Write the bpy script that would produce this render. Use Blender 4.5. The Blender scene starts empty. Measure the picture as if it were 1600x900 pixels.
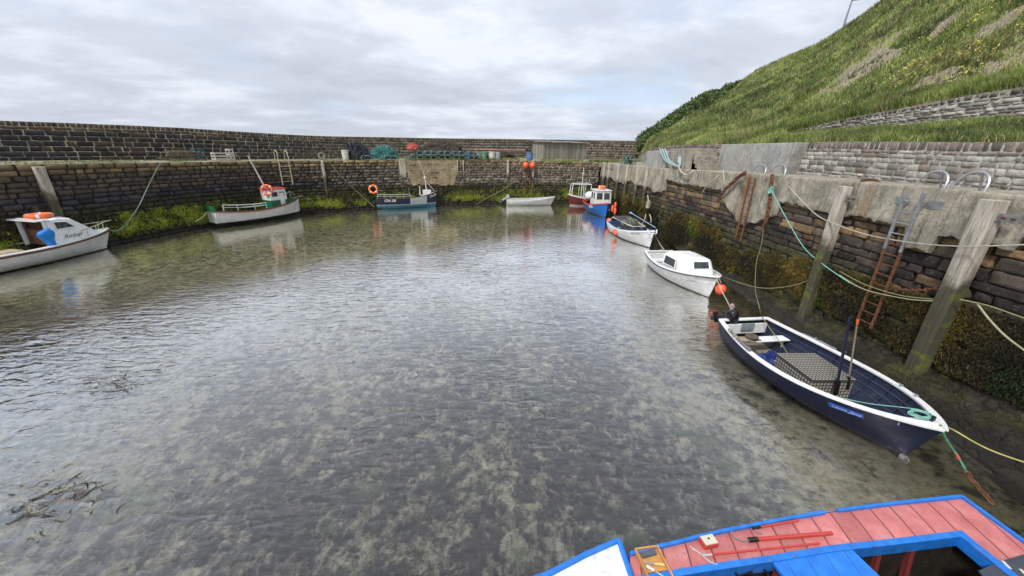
import bpy, bmesh, math, random
import numpy as np
from mathutils import Vector, Matrix, noise, Euler
rnd = random.Random(7)
S = bpy.context.scene
COL = S.collection
R_ = math.radians

# ------------------------------------------------------------------ camera
FPX, CX, CY, EYE = 578.0, 800.0, 450.0, 5.5
roll = math.atan(0.0225)
pitch = math.atan((CY - 233.5) * math.cos(roll) / FPX)
_F = Vector((0, math.cos(pitch), -math.sin(pitch)))
_R0 = Vector((1, 0, 0)); _U0 = Vector((0, math.sin(pitch), math.cos(pitch)))
_R = _R0 * math.cos(roll) + _U0 * math.sin(roll)
_U = -_R0 * math.sin(roll) + _U0 * math.cos(roll)
CAM = Vector((0, 0, EYE))
cd = bpy.data.cameras.new('camera'); cam = bpy.data.objects.new('camera', cd); COL.objects.link(cam)
cd.sensor_width = 36.0; cd.lens = 36.0 * FPX / 1600.0; cd.clip_end = 6000; cd.clip_start = 0.05
cam.matrix_world = Matrix(((_R.x, _U.x, -_F.x, 0), (_R.y, _U.y, -_F.y, 0), (_R.z, _U.z, -_F.z, EYE), (0, 0, 0, 1)))
S.camera = cam

# ------------------------------------------------------------------ sky and sun
SUN_EL, SUN_AZ = 52.0, -142.0      # azimuth from +Y towards +X (sun is high to the left)
W = bpy.data.worlds.new('World'); S.world = W; W.use_nodes = True
nt = W.node_tree; nt.nodes.clear()
def wn(t, **k):
    n = nt.nodes.new(t)
    for a, b in k.items(): setattr(n, a, b)
    return n
def wm(op, a, b=None, c=None):
    n = wn('ShaderNodeMath', operation=op)
    for i, v in enumerate((a, b, c)):
        if v is None: continue
        if isinstance(v, (int, float)): n.inputs[i].default_value = v
        else: nt.links.new(v, n.inputs[i])
    return n.outputs[0]
sky = wn('ShaderNodeTexSky', sky_type='NISHITA'); sky.sun_disc = False
sky.sun_elevation = R_(SUN_EL); sky.sun_rotation = R_(SUN_AZ); sky.dust_density = 1.5; sky.ozone_density = 2.0
tc = wn('ShaderNodeTexCoord'); sep = wn('ShaderNodeSeparateXYZ'); nt.links.new(tc.outputs['Generated'], sep.inputs[0])
zc = wm('ADD', wm('MAXIMUM', sep.outputs[2], 0.0), 0.16)
cmb = wn('ShaderNodeCombineXYZ')
nt.links.new(wm('DIVIDE', sep.outputs[0], zc), cmb.inputs[0]); nt.links.new(wm('DIVIDE', sep.outputs[1], zc), cmb.inputs[1])
def wnoise(scale, det, rough, dist=0.0, off=(0, 0, 0)):
    mp = wn('ShaderNodeMapping'); mp.inputs['Location'].default_value = off; mp.inputs['Scale'].default_value = (1, 1.15, 1)
    nt.links.new(cmb.outputs[0], mp.inputs[0])
    n = wn('ShaderNodeTexNoise'); n.inputs['Scale'].default_value = scale; n.inputs['Detail'].default_value = det
    n.inputs['Roughness'].default_value = rough; n.inputs['Distortion'].default_value = dist
    nt.links.new(mp.outputs[0], n.inputs[0]); return n.outputs[0]
n1 = wnoise(0.62, 8, 0.56, 0.25, (3.1, 1.7, 0)); n2 = wnoise(0.9, 6, 0.6, 0.3, (9.2, 4.4, 2)); n3 = wnoise(1.7, 7, 0.55, 0.2, (1.3, 7.7, 5))
cr = wn('ShaderNodeValToRGB'); cr.color_ramp.elements[0].position = 0.30; cr.color_ramp.elements[1].position = 0.44
cr.color_ramp.elements[0].color = (0.42, 0.42, 0.42, 1); cr.color_ramp.elements[1].color = (1, 1, 1, 1)
nt.links.new(n1, cr.inputs[0])
sh = wn('ShaderNodeValToRGB'); e = sh.color_ramp.elements
e[0].position = 0.36; e[0].color = (4.55, 4.95, 5.75, 1); e[1].position = 0.60; e[1].color = (6.75, 7.1, 7.8, 1)
m_ = e.new(0.5); m_.color = (5.3, 5.75, 6.6, 1)
nt.links.new(wm('ADD', wm('MULTIPLY', n2, 0.62), wm('MULTIPLY', n3, 0.38)), sh.inputs[0])
# cloud base a little greyer towards the horizon, brighter overhead
hz = wn('ShaderNodeMapRange'); hz.inputs['From Min'].default_value = 0.0; hz.inputs['From Max'].default_value = 0.35
hz.inputs['To Min'].default_value = 0.72; hz.inputs['To Max'].default_value = 0.86
nt.links.new(sep.outputs[2], hz.inputs[0])
vm = wn('ShaderNodeVectorMath', operation='SCALE'); nt.links.new(sh.outputs[0], vm.inputs[0]); nt.links.new(hz.outputs[0], vm.inputs['Scale'])
blue = wn('ShaderNodeMix', data_type='RGBA'); blue.inputs['Factor'].default_value = 0.45
nt.links.new(sky.outputs[0], blue.inputs['A']); blue.inputs['B'].default_value = (4.6, 5.9, 8.0, 1)
mx = wn('ShaderNodeMix', data_type='RGBA')
nt.links.new(cr.outputs[0], mx.inputs['Factor']); nt.links.new(blue.outputs['Result'], mx.inputs['A']); nt.links.new(vm.outputs[0], mx.inputs['B'])
bg = wn('ShaderNodeBackground'); bg.inputs['Strength'].default_value = 0.1
wo = wn('ShaderNodeOutputWorld'); nt.links.new(mx.outputs['Result'], bg.inputs[0]); nt.links.new(bg.outputs[0], wo.inputs[0])
sd = bpy.data.lights.new('sun', 'SUN'); sd.energy = 2.2; sd.angle = R_(9); sd.color = (1.0, 0.96, 0.9)
sun = bpy.data.objects.new('sun', sd); COL.objects.link(sun)
dirv = Vector((math.sin(R_(SUN_AZ)) * math.cos(R_(SUN_EL)), math.cos(R_(SUN_AZ)) * math.cos(R_(SUN_EL)), math.sin(R_(SUN_EL))))
sun.rotation_euler = (-dirv).to_track_quat('-Z', 'Y').to_euler(); sun.location = dirv * 100
vs = S.view_settings; vs.view_transform = 'Standard'; vs.look = 'None'; vs.gamma = 1.0; vs.exposure = 0.72; vs.use_curve_mapping = False

# ------------------------------------------------------------------ helpers
def ray(x, y): return _F + _R * ((x - CX) / FPX) - _U * ((y - CY) / FPX)
def at(x, y, z=0.0):
    d = ray(x, y); return CAM + d * ((z - EYE) / d.z)
def atX(x, y, X):
    d = ray(x, y); return CAM + d * (X / d.x)
def atY(x, y, Y):
    d = ray(x, y); return CAM + d * (Y / d.y)

class NT:
    """tiny node-tree builder"""
    def __init__(s, name):
        s.m = bpy.data.materials.new(name); s.m.use_nodes = True; s.t = s.m.node_tree; s.t.nodes.clear()
        s.out = s.n('ShaderNodeOutputMaterial'); s._c = None
    def n(s, t, **k):
        o = s.t.nodes.new(t)
        for a, b in k.items(): setattr(o, a, b)
        return o
    def put(s, sock, v):
        if v is None: return
        if hasattr(v, 'is_output') or isinstance(v, bpy.types.NodeSocket): s.t.links.new(v, sock)
        else:
            if isinstance(v, (tuple, list)) and len(v) == 3 and sock.type == 'RGBA': v = (*v, 1)
            sock.default_value = v
    def coord(s, kind='Object'):
        if kind == 'World': return s.n('ShaderNodeNewGeometry').outputs['Position']
        return s.n('ShaderNodeTexCoord').outputs[kind]
    def map(s, v, scale=(1, 1, 1), loc=(0, 0, 0), rot=(0, 0, 0)):
        o = s.n('ShaderNodeMapping'); s.put(o.inputs[0], v); o.inputs['Scale'].default_value = scale
        o.inputs['Location'].default_value = loc; o.inputs['Rotation'].default_value = rot; return o.outputs[0]
    def noise(s, v, scale=5, det=4, rough=0.55, dist=0.0, color=False):
        o = s.n('ShaderNodeTexNoise'); s.put(o.inputs[0], v); o.inputs['Scale'].default_value = scale
        o.inputs['Detail'].default_value = det; o.inputs['Roughness'].default_value = rough; o.inputs['Distortion'].default_value = dist
        return o.outputs[1 if color else 0]
    def voro(s, v, scale=5, feat='F1', out=0, rand=1.0):
        o = s.n('ShaderNodeTexVoronoi', feature=feat); s.put(o.inputs[0], v); o.inputs['Scale'].default_value = scale
        o.inputs['Randomness'].default_value = rand; return o.outputs[out]
    def ramp(s, f, stops, interp='LINEAR'):
        o = s.n('ShaderNodeValToRGB'); s.put(o.inputs[0], f); e = o.color_ramp.elements; o.color_ramp.interpolation = interp
        while len(e) < len(stops): e.new(0.5)
        for el, (p, c) in zip(e, stops):
            el.position = p
            if isinstance(c, (int, float)): c = (c, c, c)
            el.color = (*c, 1)
        return o.outputs[0]
    def range(s, v, a, b, c=0.0, d=1.0, smooth=True):
        o = s.n('ShaderNodeMapRange'); s.put(o.inputs[0], v)
        if smooth: o.interpolation_type = 'SMOOTHSTEP'
        for i, q in enumerate((a, b, c, d)): o.inputs[i + 1].default_value = q
        return o.outputs[0]
    def math(s, op, a, b=None):
        o = s.n('ShaderNodeMath', operation=op); s.put(o.inputs[0], a); s.put(o.inputs[1], b); return o.outputs[0]
    def mix(s, f, a, b, mode='MIX'):
        o = s.n('ShaderNodeMix', data_type='RGBA', blend_type=mode); s.put(o.inputs['Factor'], f)
        s.put(o.inputs['A'], a); s.put(o.inputs['B'], b); return o.outputs['Result']
    def sep(s, v):
        o = s.n('ShaderNodeSeparateXYZ'); s.put(o.inputs[0], v); return o.outputs
    def attr(s, name='Col'):
        return s.n('ShaderNodeAttribute', attribute_name=name).outputs['Color']
    def bump(s, h, dist=0.02, strength=1.0, nrm=None):
        o = s.n('ShaderNodeBump'); o.inputs['Distance'].default_value = dist; o.inputs['Strength'].default_value = strength
        s.put(o.inputs['Height'], h); s.put(o.inputs['Normal'], nrm); return o.outputs[0]
    def bsdf(s, base, rough=0.7, metal=0.0, normal=None, **k):
        o = s.n('ShaderNodeBsdfPrincipled'); s.put(o.inputs['Base Color'], base); s.put(o.inputs['Roughness'], rough)
        s.put(o.inputs['Metallic'], metal); s.put(o.inputs['Normal'], normal)
        for a, b in k.items(): s.put(o.inputs[a.replace('_', ' ')], b)
        s.t.links.new(o.outputs[0], s.out.inputs[0]); return s.m

_mc = {}
def paint(name, col, rough=0.45, metal=0.0, var=0.22, scale=6.0, bump=0.004, dirt=0.35, dirtcol=(0.12, 0.1, 0.07), **k):
    """weathered paint / plastic / metal: mottled, dirty in patches, slightly uneven"""
    if name in _mc: return _mc[name]
    t = NT(name); c = t.coord('Object')
    n = t.noise(c, scale, 6, 0.6); n2 = t.noise(c, scale * 5, 3, 0.6)
    lo = tuple(x * (1 - var) for x in col); hi = tuple(min(1, x * (1 + var)) for x in col)
    b = t.ramp(n, [(0.3, lo), (0.7, hi)])
    n3 = t.noise(c, scale * 0.7, 7, 0.7)
    b = t.mix(t.math('MULTIPLY', t.range(n3, 0.52, 0.72), dirt), b, dirtcol)
    r = t.range(n2, 0.3, 0.7, max(0.02, rough - 0.1), min(1, rough + 0.12))
    _mc[name] = t.bsdf(b, r, metal, t.bump(n2, bump) if bump else None, **k); return _mc[name]

def setp(o, label=None, cat=None, group=None, kind=None):
    for k, v in (('label', label), ('category', cat), ('group', group), ('kind', kind)):
        if v: o[k] = v
    return o
def thing(name, label, cat, loc=(0, 0, 0), rot=(0, 0, 0), group=None):
    o = bpy.data.objects.new(name, None); COL.objects.link(o); o.location = loc; o.rotation_euler = rot
    o.empty_display_size = 0.2
    return setp(o, label, cat, group)
def copy_tree(o, parent=None):
    c = o.copy(); COL.objects.link(c); c.parent = parent
    for ch in o.children: copy_tree(ch, c)
    return c
def npmesh(name, V, Fc, mat, cols=None, parent=None, smooth=False):
    """fast mesh from numpy: all faces have the same vertex count"""
    V = np.asarray(V, np.float32); Fc = np.asarray(Fc, np.int32); me = bpy.data.meshes.new(name)
    n, k = Fc.shape
    me.vertices.add(len(V)); me.vertices.foreach_set('co', V.ravel())
    me.loops.add(n * k); me.loops.foreach_set('vertex_index', Fc.ravel())
    me.polygons.add(n); me.polygons.foreach_set('loop_start', np.arange(0, n * k, k, dtype=np.int32))
    me.polygons.foreach_set('loop_total', np.full(n, k, np.int32))
    if smooth: me.polygons.foreach_set('use_smooth', np.ones(n, bool))
    me.update(calc_edges=True); me.validate()
    if cols is not None:
        a = me.color_attributes.new('Col', 'FLOAT_COLOR', 'POINT')
        c4 = np.ones((len(V), 4), np.float32); c4[:, :3] = cols; a.data.foreach_set('color', c4.ravel())
    for m in (mat if isinstance(mat, (list, tuple)) else [mat]): me.materials.append(m)
    o = bpy.data.objects.new(name, me); COL.objects.link(o)
    if parent: o.parent = parent
    return o

class MB:
    """mesh collector: many simple shapes -> one mesh object"""
    def __init__(s): s.v = []; s.f = []; s.mi = []; s.cur = 0
    def add(s, vs, fs):
        b = len(s.v); s.v += [tuple(v) for v in vs]; s.f += [tuple(i + b for i in f) for f in fs]; s.mi += [s.cur] * len(fs); return s
    def box(s, c, d, rz=0.0, rx=0.0, ry=0.0, M=None):
        h = [x / 2 for x in d]; m = Euler((rx, ry, rz)).to_matrix(); c = Vector(c)
        vs = [c + m @ Vector((sx * h[0], sy * h[1], sz * h[2])) for sx in (-1, 1) for sy in (-1, 1) for sz in (-1, 1)]
        if M: vs = [M @ v for v in vs]
        return s.add(vs, [(0, 1, 3, 2), (4, 6, 7, 5), (0, 4, 5, 1), (2, 3, 7, 6), (0, 2, 6, 4), (1, 5, 7, 3)])
    def tube(s, pts, r, n=6, closed=False, cap=True):
        pts = [Vector(p) for p in pts]; N = len(pts); rings = []; up = Vector((0, 0, 1)); prev = None
        for i, p in enumerate(pts):
            a = pts[(i - 1) % N] if (i or closed) else p; b = pts[(i + 1) % N] if (i < N - 1 or closed) else p
            d = (b - a)
            if d.length < 1e-9: d = Vector((0, 0, 1))
            d.normalize()
            if prev is None:
                x = d.cross(up)
                if x.length < 0.05: x = d.cross(Vector((1, 0, 0)))
            else:
                x = prev - d * prev.dot(d)
                if x.length < 1e-6: x = d.cross(up)
            x.normalize(); prev = x; y = d.cross(x); rr = r[i] if isinstance(r, (list, tuple)) else r
            rings.append([p + (x * math.cos(2 * math.pi * k / n) + y * math.sin(2 * math.pi * k / n)) * rr for k in range(n)])
        vs = [v for g in rings for v in g]; fs = []
        for i in range(N if closed else N - 1):
            j = (i + 1) % N
            for k in range(n): fs.append((i * n + k, i * n + (k + 1) % n, j * n + (k + 1) % n, j * n + k))
        if cap and not closed:
            fs.append(tuple(reversed(range(n)))); fs.append(tuple((N - 1) * n + k for k in range(n)))
        return s.add(vs, fs)
    def ball(s, c, r, n=14, m=9, sc=(1, 1, 1)):
        c = Vector(c); vs = []; fs = []
        for j in range(m + 1):
            a = math.pi * j / m
            for k in range(n):
                b = 2 * math.pi * k / n
                vs.append(c + Vector((math.sin(a) * math.cos(b) * r * sc[0], math.sin(a) * math.sin(b) * r * sc[1], math.cos(a) * r * sc[2])))
        for j in range(m):
            for k in range(n): fs.append((j * n + k, (j + 1) * n + k, (j + 1) * n + (k + 1) % n, j * n + (k + 1) % n))
        return s.add(vs, fs)
    def loft(s, rings, closed=False, cap=False):
        n = len(rings[0]); b = [v for r in rings for v in r]; fs = []
        for i in range(len(rings) - 1):
            for k in range(n if closed else n - 1):
                q = (k + 1) % n; fs.append((i * n + k, i * n + q, (i + 1) * n + q, (i + 1) * n + k))
        if cap: fs.append(tuple(reversed(range(n)))); fs.append(tuple((len(rings) - 1) * n + k for k in range(n)))
        return s.add(b, fs)
    def prism(s, poly, z0, z1):
        n = len(poly); vs = [(x, y, z0) for x, y in poly] + [(x, y, z1) for x, y in poly]
        return s.add(vs, [tuple(reversed(range(n))), tuple(range(n, 2 * n))] + [(i, (i + 1) % n, n + (i + 1) % n, n + i) for i in range(n)])
    def build(s, name, mat, parent=None, smooth=False, bevel=0.0, sharp=35, seg=2, recalc=True):
        me = bpy.data.meshes.new(name); me.from_pydata([tuple(v) for v in s.v], [], s.f)
        for m in (mat if isinstance(mat, (list, tuple)) else [mat]): me.materials.append(m)
        me.polygons.foreach_set('material_index', s.mi)
        if recalc:
            bm = bmesh.new(); bm.from_mesh(me); bmesh.ops.recalc_face_normals(bm, faces=bm.faces); bm.to_mesh(me); bm.free()
        if smooth:
            me.polygons.foreach_set('use_smooth', [True] * len(me.polygons)); me.set_sharp_from_angle(angle=R_(sharp))
        me.update(); o = bpy.data.objects.new(name, me); COL.objects.link(o)
        if bevel:
            b = o.modifiers.new('bevel', 'BEVEL'); b.width = bevel; b.segments = seg; b.limit_method = 'ANGLE'; b.angle_limit = R_(40)
        if parent: o.parent = parent
        return o
def sagline(a, b, sag, n=14, wob=0.0):
    a, b = Vector(a), Vector(b); out = []
    for i in range(n + 1):
        t = i / n; p = a.lerp(b, t); p.z -= sag * 4 * t * (1 - t)
        if wob and 0 < i < n: p += Vector((rnd.uniform(-wob, wob), rnd.uniform(-wob, wob), rnd.uniform(-wob, wob)))
        out.append(p)
    return out
def smoothpts(pts, k=8):
    P = [Vector(p) for p in pts]; out = []
    for i in range(len(P) - 1):
        p0 = P[max(i - 1, 0)]; p1 = P[i]; p2 = P[i + 1]; p3 = P[min(i + 2, len(P) - 1)]
        for j in range(k):
            t = j / k
            out.append(0.5 * ((2 * p1) + (p2 - p0) * t + (2 * p0 - 5 * p1 + 4 * p2 - p3) * t * t + (3 * p1 - p0 - 3 * p2 + p3) * t ** 3))
    out.append(P[-1]); return out
def text_mesh(s, size, mat, parent, M, shear=0.0, extrude=0.002, offset=0.0, name='lettering', sx=1.0):
    cu = bpy.data.curves.new(name, 'FONT'); cu.body = s; cu.size = size; cu.shear = shear; cu.extrude = extrude
    cu.align_x = 'CENTER'; cu.align_y = 'CENTER'; cu.offset = offset
    o = bpy.data.objects.new(name + '_tmp', cu); COL.objects.link(o)
    dg = bpy.context.evaluated_depsgraph_get(); me = bpy.data.meshes.new_from_object(o.evaluated_get(dg))
    bpy.data.objects.remove(o); bpy.data.curves.remove(cu)
    me.name = name; me.materials.clear(); me.materials.append(mat); me.transform(M @ Matrix.Diagonal((sx, 1, 1, 1)))
    q = bpy.data.objects.new(name, me); COL.objects.link(q)
    if parent: q.parent = parent
    return q
def fbm(x, y, z=0.0, s=1.0, o=4):
    v = 0; a = 1; t = 0
    for i in range(o):
        v += a * noise.noise(Vector((x * s, y * s, z * s))); t += a; a *= 0.5; s *= 2.03
    return v / t * 1.6     # about -1..1

# ------------------------------------------------------------------ lines of the basin
class Path:
    def __init__(s, pts, step=0.25):
        P = smoothpts([(p[0], p[1], p[2] if len(p) > 2 else 0) for p in pts], 24)
        P = np.array([tuple(p) for p in P]); d = np.r_[0, np.cumsum(np.linalg.norm(np.diff(P[:, :2], axis=0), axis=1))]
        s.L = d[-1]; s.d = d; s.P = P
        s.T = np.gradient(P[:, :2], axis=0); s.T /= np.linalg.norm(s.T, axis=1)[:, None]
    def at(s, t):
        x = np.interp(t, s.d, s.P[:, 0]); y = np.interp(t, s.d, s.P[:, 1]); z = np.interp(t, s.d, s.P[:, 2])
        tx = np.interp(t, s.d, s.T[:, 0]); ty = np.interp(t, s.d, s.T[:, 1]); l = np.hypot(tx, ty) + 1e-9
        return x, y, z, tx / l, ty / l
    def near(s, x, y):
        i = int(np.argmin((s.P[:, 0] - x) ** 2 + (s.P[:, 1] - y) ** 2)); return s.d[i]

# left and far quay, waterline of the wall face; z column = quay height
LQ = Path([(-25.4, -6, 4.35), (-25.2, 6, 4.35), (-24.4, 13, 4.35), (-23.3, 17.0, 4.35), (-22.4, 20, 4.33), (-21.5, 24.3, 4.28), (-19.8, 28.4, 4.26),
           (-17.2, 31.8, 4.28), (-12.2, 35.2, 4.32), (-6.7, 38.3, 4.38), (-0.2, 41.2, 4.42), (4.4, 42.2, 4.4), (9.3, 42.4, 4.38)])
# parapet, foot of its inner face
PP = Path([(-31.5, -6, 6.35), (-30.5, 6, 6.35), (-28.6, 15, 6.35), (-27.1, 20.3, 6.36), (-25.8, 23.6, 6.42), (-23.8, 28.0, 6.46), (-21.2, 32.2, 6.36), (-18.3, 37, 6.32),
           (-14, 41.9, 6.44), (-8.2, 47.5, 6.6), (-0.4, 53.9, 6.83), (9.6, 60.5, 7.08), (22.0, 64.6, 7.25), (27, 65.5, 7.3)])
# right quay (face looks towards -X); z column = quay height
RQ = Path([(9.3, 42.4, 4.38), (9.75, 38, 4.34), (10.1, 33, 4.42), (10.25, 28, 4.48), (10.3, 22, 4.62), (10.3, 16, 4.74), (10.3, 11, 4.76), (10.3, 7.5, 4.84), (10.3, 2, 4.9), (10.3, -6, 4.95)])
# dry-stone retaining wall behind the right quay (path runs towards the camera)
RW = Path([(19.9, 63.5, 5.2), (17.6, 55, 5.45), (14.9, 45.5, 5.72), (13.4, 39, 5.88), (12.65, 33.5, 6.05), (12.45, 28, 6.1), (12.45, 22, 6.04), (12.45, 16, 6.06), (12.45, 10, 5.95), (12.45, 2, 5.9), (12.45, -6, 5.9)])
def quay_z(y): return float(np.interp(y, [-6, 7.5, 16, 22, 28, 33, 42], [4.95, 4.84, 4.74, 4.62, 4.48, 4.42, 4.38]))
def lerpc(a, b, t): return tuple(x + (y - x) * t for x, y in zip(a, b))

# ------------------------------------------------------------------ stone walls
def stone_wall(name, path, side, zlo, ztop, batter, rowh, slen, colf, mats, nu=4, nv=3, bulge=0.03, joint=0.012, rough=0.012, jit=0.03,
               mort=-0.012, s0=0.0, s1=None, zcap=None, caph=None, fb=0.0, parent=None, seed=1, cols_back=(0.3, 0.28, 0.25), skip=None, back=True):
    """side=+1: face looks to the left of the path direction.  ztop(s,zpath) gives the top; rows are fitted to the height."""
    r = random.Random(seed); s1 = s1 if s1 is not None else path.L
    V = []; Fs = []; C = []
    hm = max(ztop(q_, float(path.at(q_)[2])) for q_ in np.linspace(s0, s1, 12)) - zlo; rows = max(1, int(round(hm / rowh)))
    vb = [0.0]
    for i in range(rows): vb.append(vb[-1] + (r.uniform(0.75, 1.25) if rowh > 0.2 else r.uniform(0.55, 1.6)))
    vb = [v / vb[-1] for v in vb]
    if caph: k_ = 1 - caph / hm; vb = [v * k_ / vb[-2] for v in vb[:-1]] + [1.0]
    def pos(s, z, d):
        x, y, zp, tx, ty = path.at(s); nx, ny = -ty * side, tx * side
        dd = d - batter * (z - zlo)
        return x + nx * dd, y + ny * dd, z
    for i in range(rows):
        s = s0 - r.uniform(0, slen[1]); v0, v1 = vb[i], vb[i + 1]; top = i == rows - 1
        while s < s1:
            ln = r.uniform(*(zcap if (zcap and top) else slen))
            a, b = max(s, s0), min(s + ln, s1); s += ln
            if b - a < 0.08: continue
            zp = float(path.at((a + b) / 2)[2]); zt = ztop((a + b) / 2, zp)
            za, zb = zlo + v0 * (zt - zlo), zlo + v1 * (zt - zlo)
            if skip and skip((a + b) / 2, (za + zb) / 2): continue
            col = colf((a + b) / 2, (za + zb) / 2, (zb - zlo) / (zt - zlo), r, top)
            off = r.uniform(-0.3, 1.0) * bulge; j = joint
            c = [(a + j + r.uniform(0, jit), za + j + r.uniform(-.3, .5) * jit * 0.5), (b - j - r.uniform(0, jit), za + j + r.uniform(-.3, .5) * jit * 0.5),
                 (b - j - r.uniform(0, jit), zb - j - (0 if top else r.uniform(-.2, .6) * jit * 0.5)), (a + j + r.uniform(0, jit), zb - j - (0 if top else r.uniform(-.2, .6) * jit * 0.5))]
            base = len(V); eu = min(0.2, 0.022 / max(b - a, 0.1)); ew = min(0.25, 0.018 / max(zb - za, 0.05))
            UU = [0.0, eu] + [k_ / (nu - 3) for k_ in range(1, nu - 3)] + [1 - eu, 1.0] if nu > 4 else [0.0, eu, 1 - eu, 1.0]; WW = [0.0, ew] + [k_ / (nv - 3) for k_ in range(1, nv - 3)] + [1 - ew, 1.0] if nv > 4 else ([0.0, ew, 1 - ew, 1.0] if nv == 4 else [0.0, 0.5, 1.0])
            for q in range(nv):
                for p in range(nu):
                    u = UU[p]; w = WW[q]
                    sx = (c[0][0] * (1 - u) + c[1][0] * u) * (1 - w) + (c[3][0] * (1 - u) + c[2][0] * u) * w
                    zz = (c[0][1] * (1 - u) + c[1][1] * u) * (1 - w) + (c[3][1] * (1 - u) + c[2][1] * u) * w
                    edge = (0.0 if p in (0, nu - 1) else 1.0) * ((0.0 if q in (0, nv - 1) else 1.0) if nv > 3 else (0.35 if q in (0, 2) else 1.0))
                    cornr = (u in (0, 1)) and (w in (0, 1))
                    d = off + bulge * edge * r.uniform(0.45, 1.0) + (r.uniform(-rough, rough))
                    if fb: d += fb * fbm(sx, zz, 0.0, 5.0, 3) * (1.0 if edge else 0.6)
                    if cornr: sx += (0.012 if u == 0 else -0.012); zz += (0.008 if w == 0 else -0.008)
                    V.append(pos(sx, zz, d)); C.append(col)
            for q in range(nv - 1):
                for p in range(nu - 1):
                    k = base + q * nu + p; Fs.append((k, k + 1, k + nu + 1, k + nu))
            ring = [base + p for p in range(nu)] + [base + q * nu + nu - 1 for q in range(1, nv)] + [base + (nv - 1) * nu + p for p in range(nu - 2, -1, -1)] + [base + q * nu for q in range(nv - 2, 0, -1)]
            kb = len(V); xm = path.at((a + b) / 2); nx, ny = -xm[4] * side, xm[3] * side
            dep = 0.10 if not top else 0.35
            for q in ring:
                v = V[q]; V.append((v[0] - nx * (dep + off), v[1] - ny * (dep + off), v[2])); C.append(col)
            m = len(ring)
            for q in range(m): Fs.append((ring[(q + 1) % m], ring[q], kb + q, kb + (q + 1) % m))
    o = npmesh(name, V, Fs, mats[0], C, parent)
    if back:
        n = max(2, int((s1 - s0) / 0.4)); V = []; Fs = []
        for i in range(n + 1):
            s = s0 + (s1 - s0) * i / n; zt = ztop(s, float(path.at(s)[2])) - 0.03
            for q in range(9):
                z = zlo - 0.1 + (zt - zlo + 0.1) * q / 8; V.append(pos(s, z, mort))
        for i in range(n):
            for q in range(8): k = i * 9 + q; Fs.append((k, k + 9, k + 10, k + 1) if side < 0 else (k, k + 1, k + 10, k + 9))
        npmesh('mortar_joints', V, Fs, mats[1], None, parent)
    return o, pos

def stone_mat(name, zones=(), mott=0.5, lichen=0.0, lichcol=(0.5, 0.47, 0.38), scale=7.0, rough=0.85, bump=0.03, wet=None, tint=None):
    """zones: (z_lo, z_hi, fade, colour, amount, noise_lo, noise_hi, noise_scale)"""
    t = NT(name); c = t.coord('World'); z = t.sep(c)[2]
    col = t.attr()
    n = t.noise(c, scale, 8, 0.68); n2 = t.noise(c, scale * 4.5, 5, 0.7)
    g = t.math('ADD', t.math('MULTIPLY', n, 0.65), t.math('MULTIPLY', n2, 0.35))
    m = t.ramp(g, [(0.3, 1 - mott), (0.52, 1.0), (0.72, 1 + mott)])
    b = t.mix(1.0, col, m, 'MULTIPLY')
    if tint:
        b = t.mix(t.math('MULTIPLY', t.range(t.noise(c, 1.1, 5, 0.6), 0.5, 0.68), tint[1]), b, tint[0])
    if lichen:
        b = t.mix(t.math('MULTIPLY', t.range(t.noise(c, 9.0, 6, 0.75), 0.56, 0.66), lichen), b, lichcol)
    for (a, d, f, cc, amt, nl, nh, ns) in zones:
        nz = t.noise(c, ns, 7, 0.7)
        zz = t.math('ADD', z, t.math('MULTIPLY', t.math('SUBTRACT', t.noise(c, 0.9, 4, 0.6), 0.5), 1.1))
        mk = t.math('MULTIPLY', t.range(zz, a - f, a + f), t.range(zz, d - f, d + f, 1.0, 0.0))
        mk = t.math('MULTIPLY', mk, t.math('MULTIPLY', t.range(nz, nl, nh), amt))
        hi = t.mix(n2, tuple(q * 0.45 for q in cc), tuple(q * 1.5 for q in cc))
        b = t.mix(mk, b, hi)
    rr = rough if wet is None else t.range(z, wet[0], wet[1], 0.35, rough)
    return t.bsdf(b, rr, 0.0, t.bump(g, bump, 1.0), Specular_IOR_Level=0.3)
# ================================================================== THE SETTING
def pnoise(x, y, s, seed=0):
    """cheap smooth numpy noise, about -1..1"""
    v = np.zeros_like(x, dtype=float); rr = np.random.RandomState(seed); a = 1.0; tot = 0
    for o in range(4):
        for k in range(3):
            th = rr.uniform(0, 6.28); ph = rr.uniform(0, 6.28); f = s * (2 ** o) * rr.uniform(0.7, 1.3)
            v += a * np.sin((x * math.cos(th) + y * math.sin(th)) * f + ph + 1.7 * np.sin((y * math.cos(th) - x * math.sin(th)) * f * 0.7 + ph * 2))
            tot += a
        a *= 0.6
    return v / tot * 2.0
def ss(x, a, b):
    t = np.clip((x - a) / (b - a), 0, 1); return t * t * (3 - 2 * t)

# ---- sea bed inside the basin (one sheet, rising to the foot of the walls)
def bed_z(x, y):
    x = np.asarray(x, float); y = np.asarray(y, float)
    z = -0.42 + 0.10 * pnoise(x, y, 0.55, 3) + 0.05 * pnoise(x, y, 2.3, 4)
    xr = np.interp(y, [-6, 4, 8, 14, 20, 28, 38, 42], [9.3, 8.6, 9.2, 9.5, 9.7, 9.8, 9.4, 8.8])
    z += 0.26 * ss(x, xr - 1.6, xr + 0.6)
    z += 0.22 * ss(-x, 13, 21) * ss(y, 5, 15)
    return z
gx = np.arange(-34, 13, 0.16); gy = np.arange(-8, 45, 0.16)
X, Y = np.meshgrid(gx, gy); Z = bed_z(X, Y)
V = np.stack([X.ravel(), Y.ravel(), Z.ravel()], 1); nx_ = len(gx)
i = np.arange((len(gy) - 1) * nx_).reshape(len(gy) - 1, nx_)[:, :-1].ravel()
t = NT('seabed_sand_and_weed'); c = t.coord('World')
cs = t.map(c, (1, 1, 0.2))
warp = t.noise(cs, 0.8, 5, 0.6, color=True)
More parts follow.
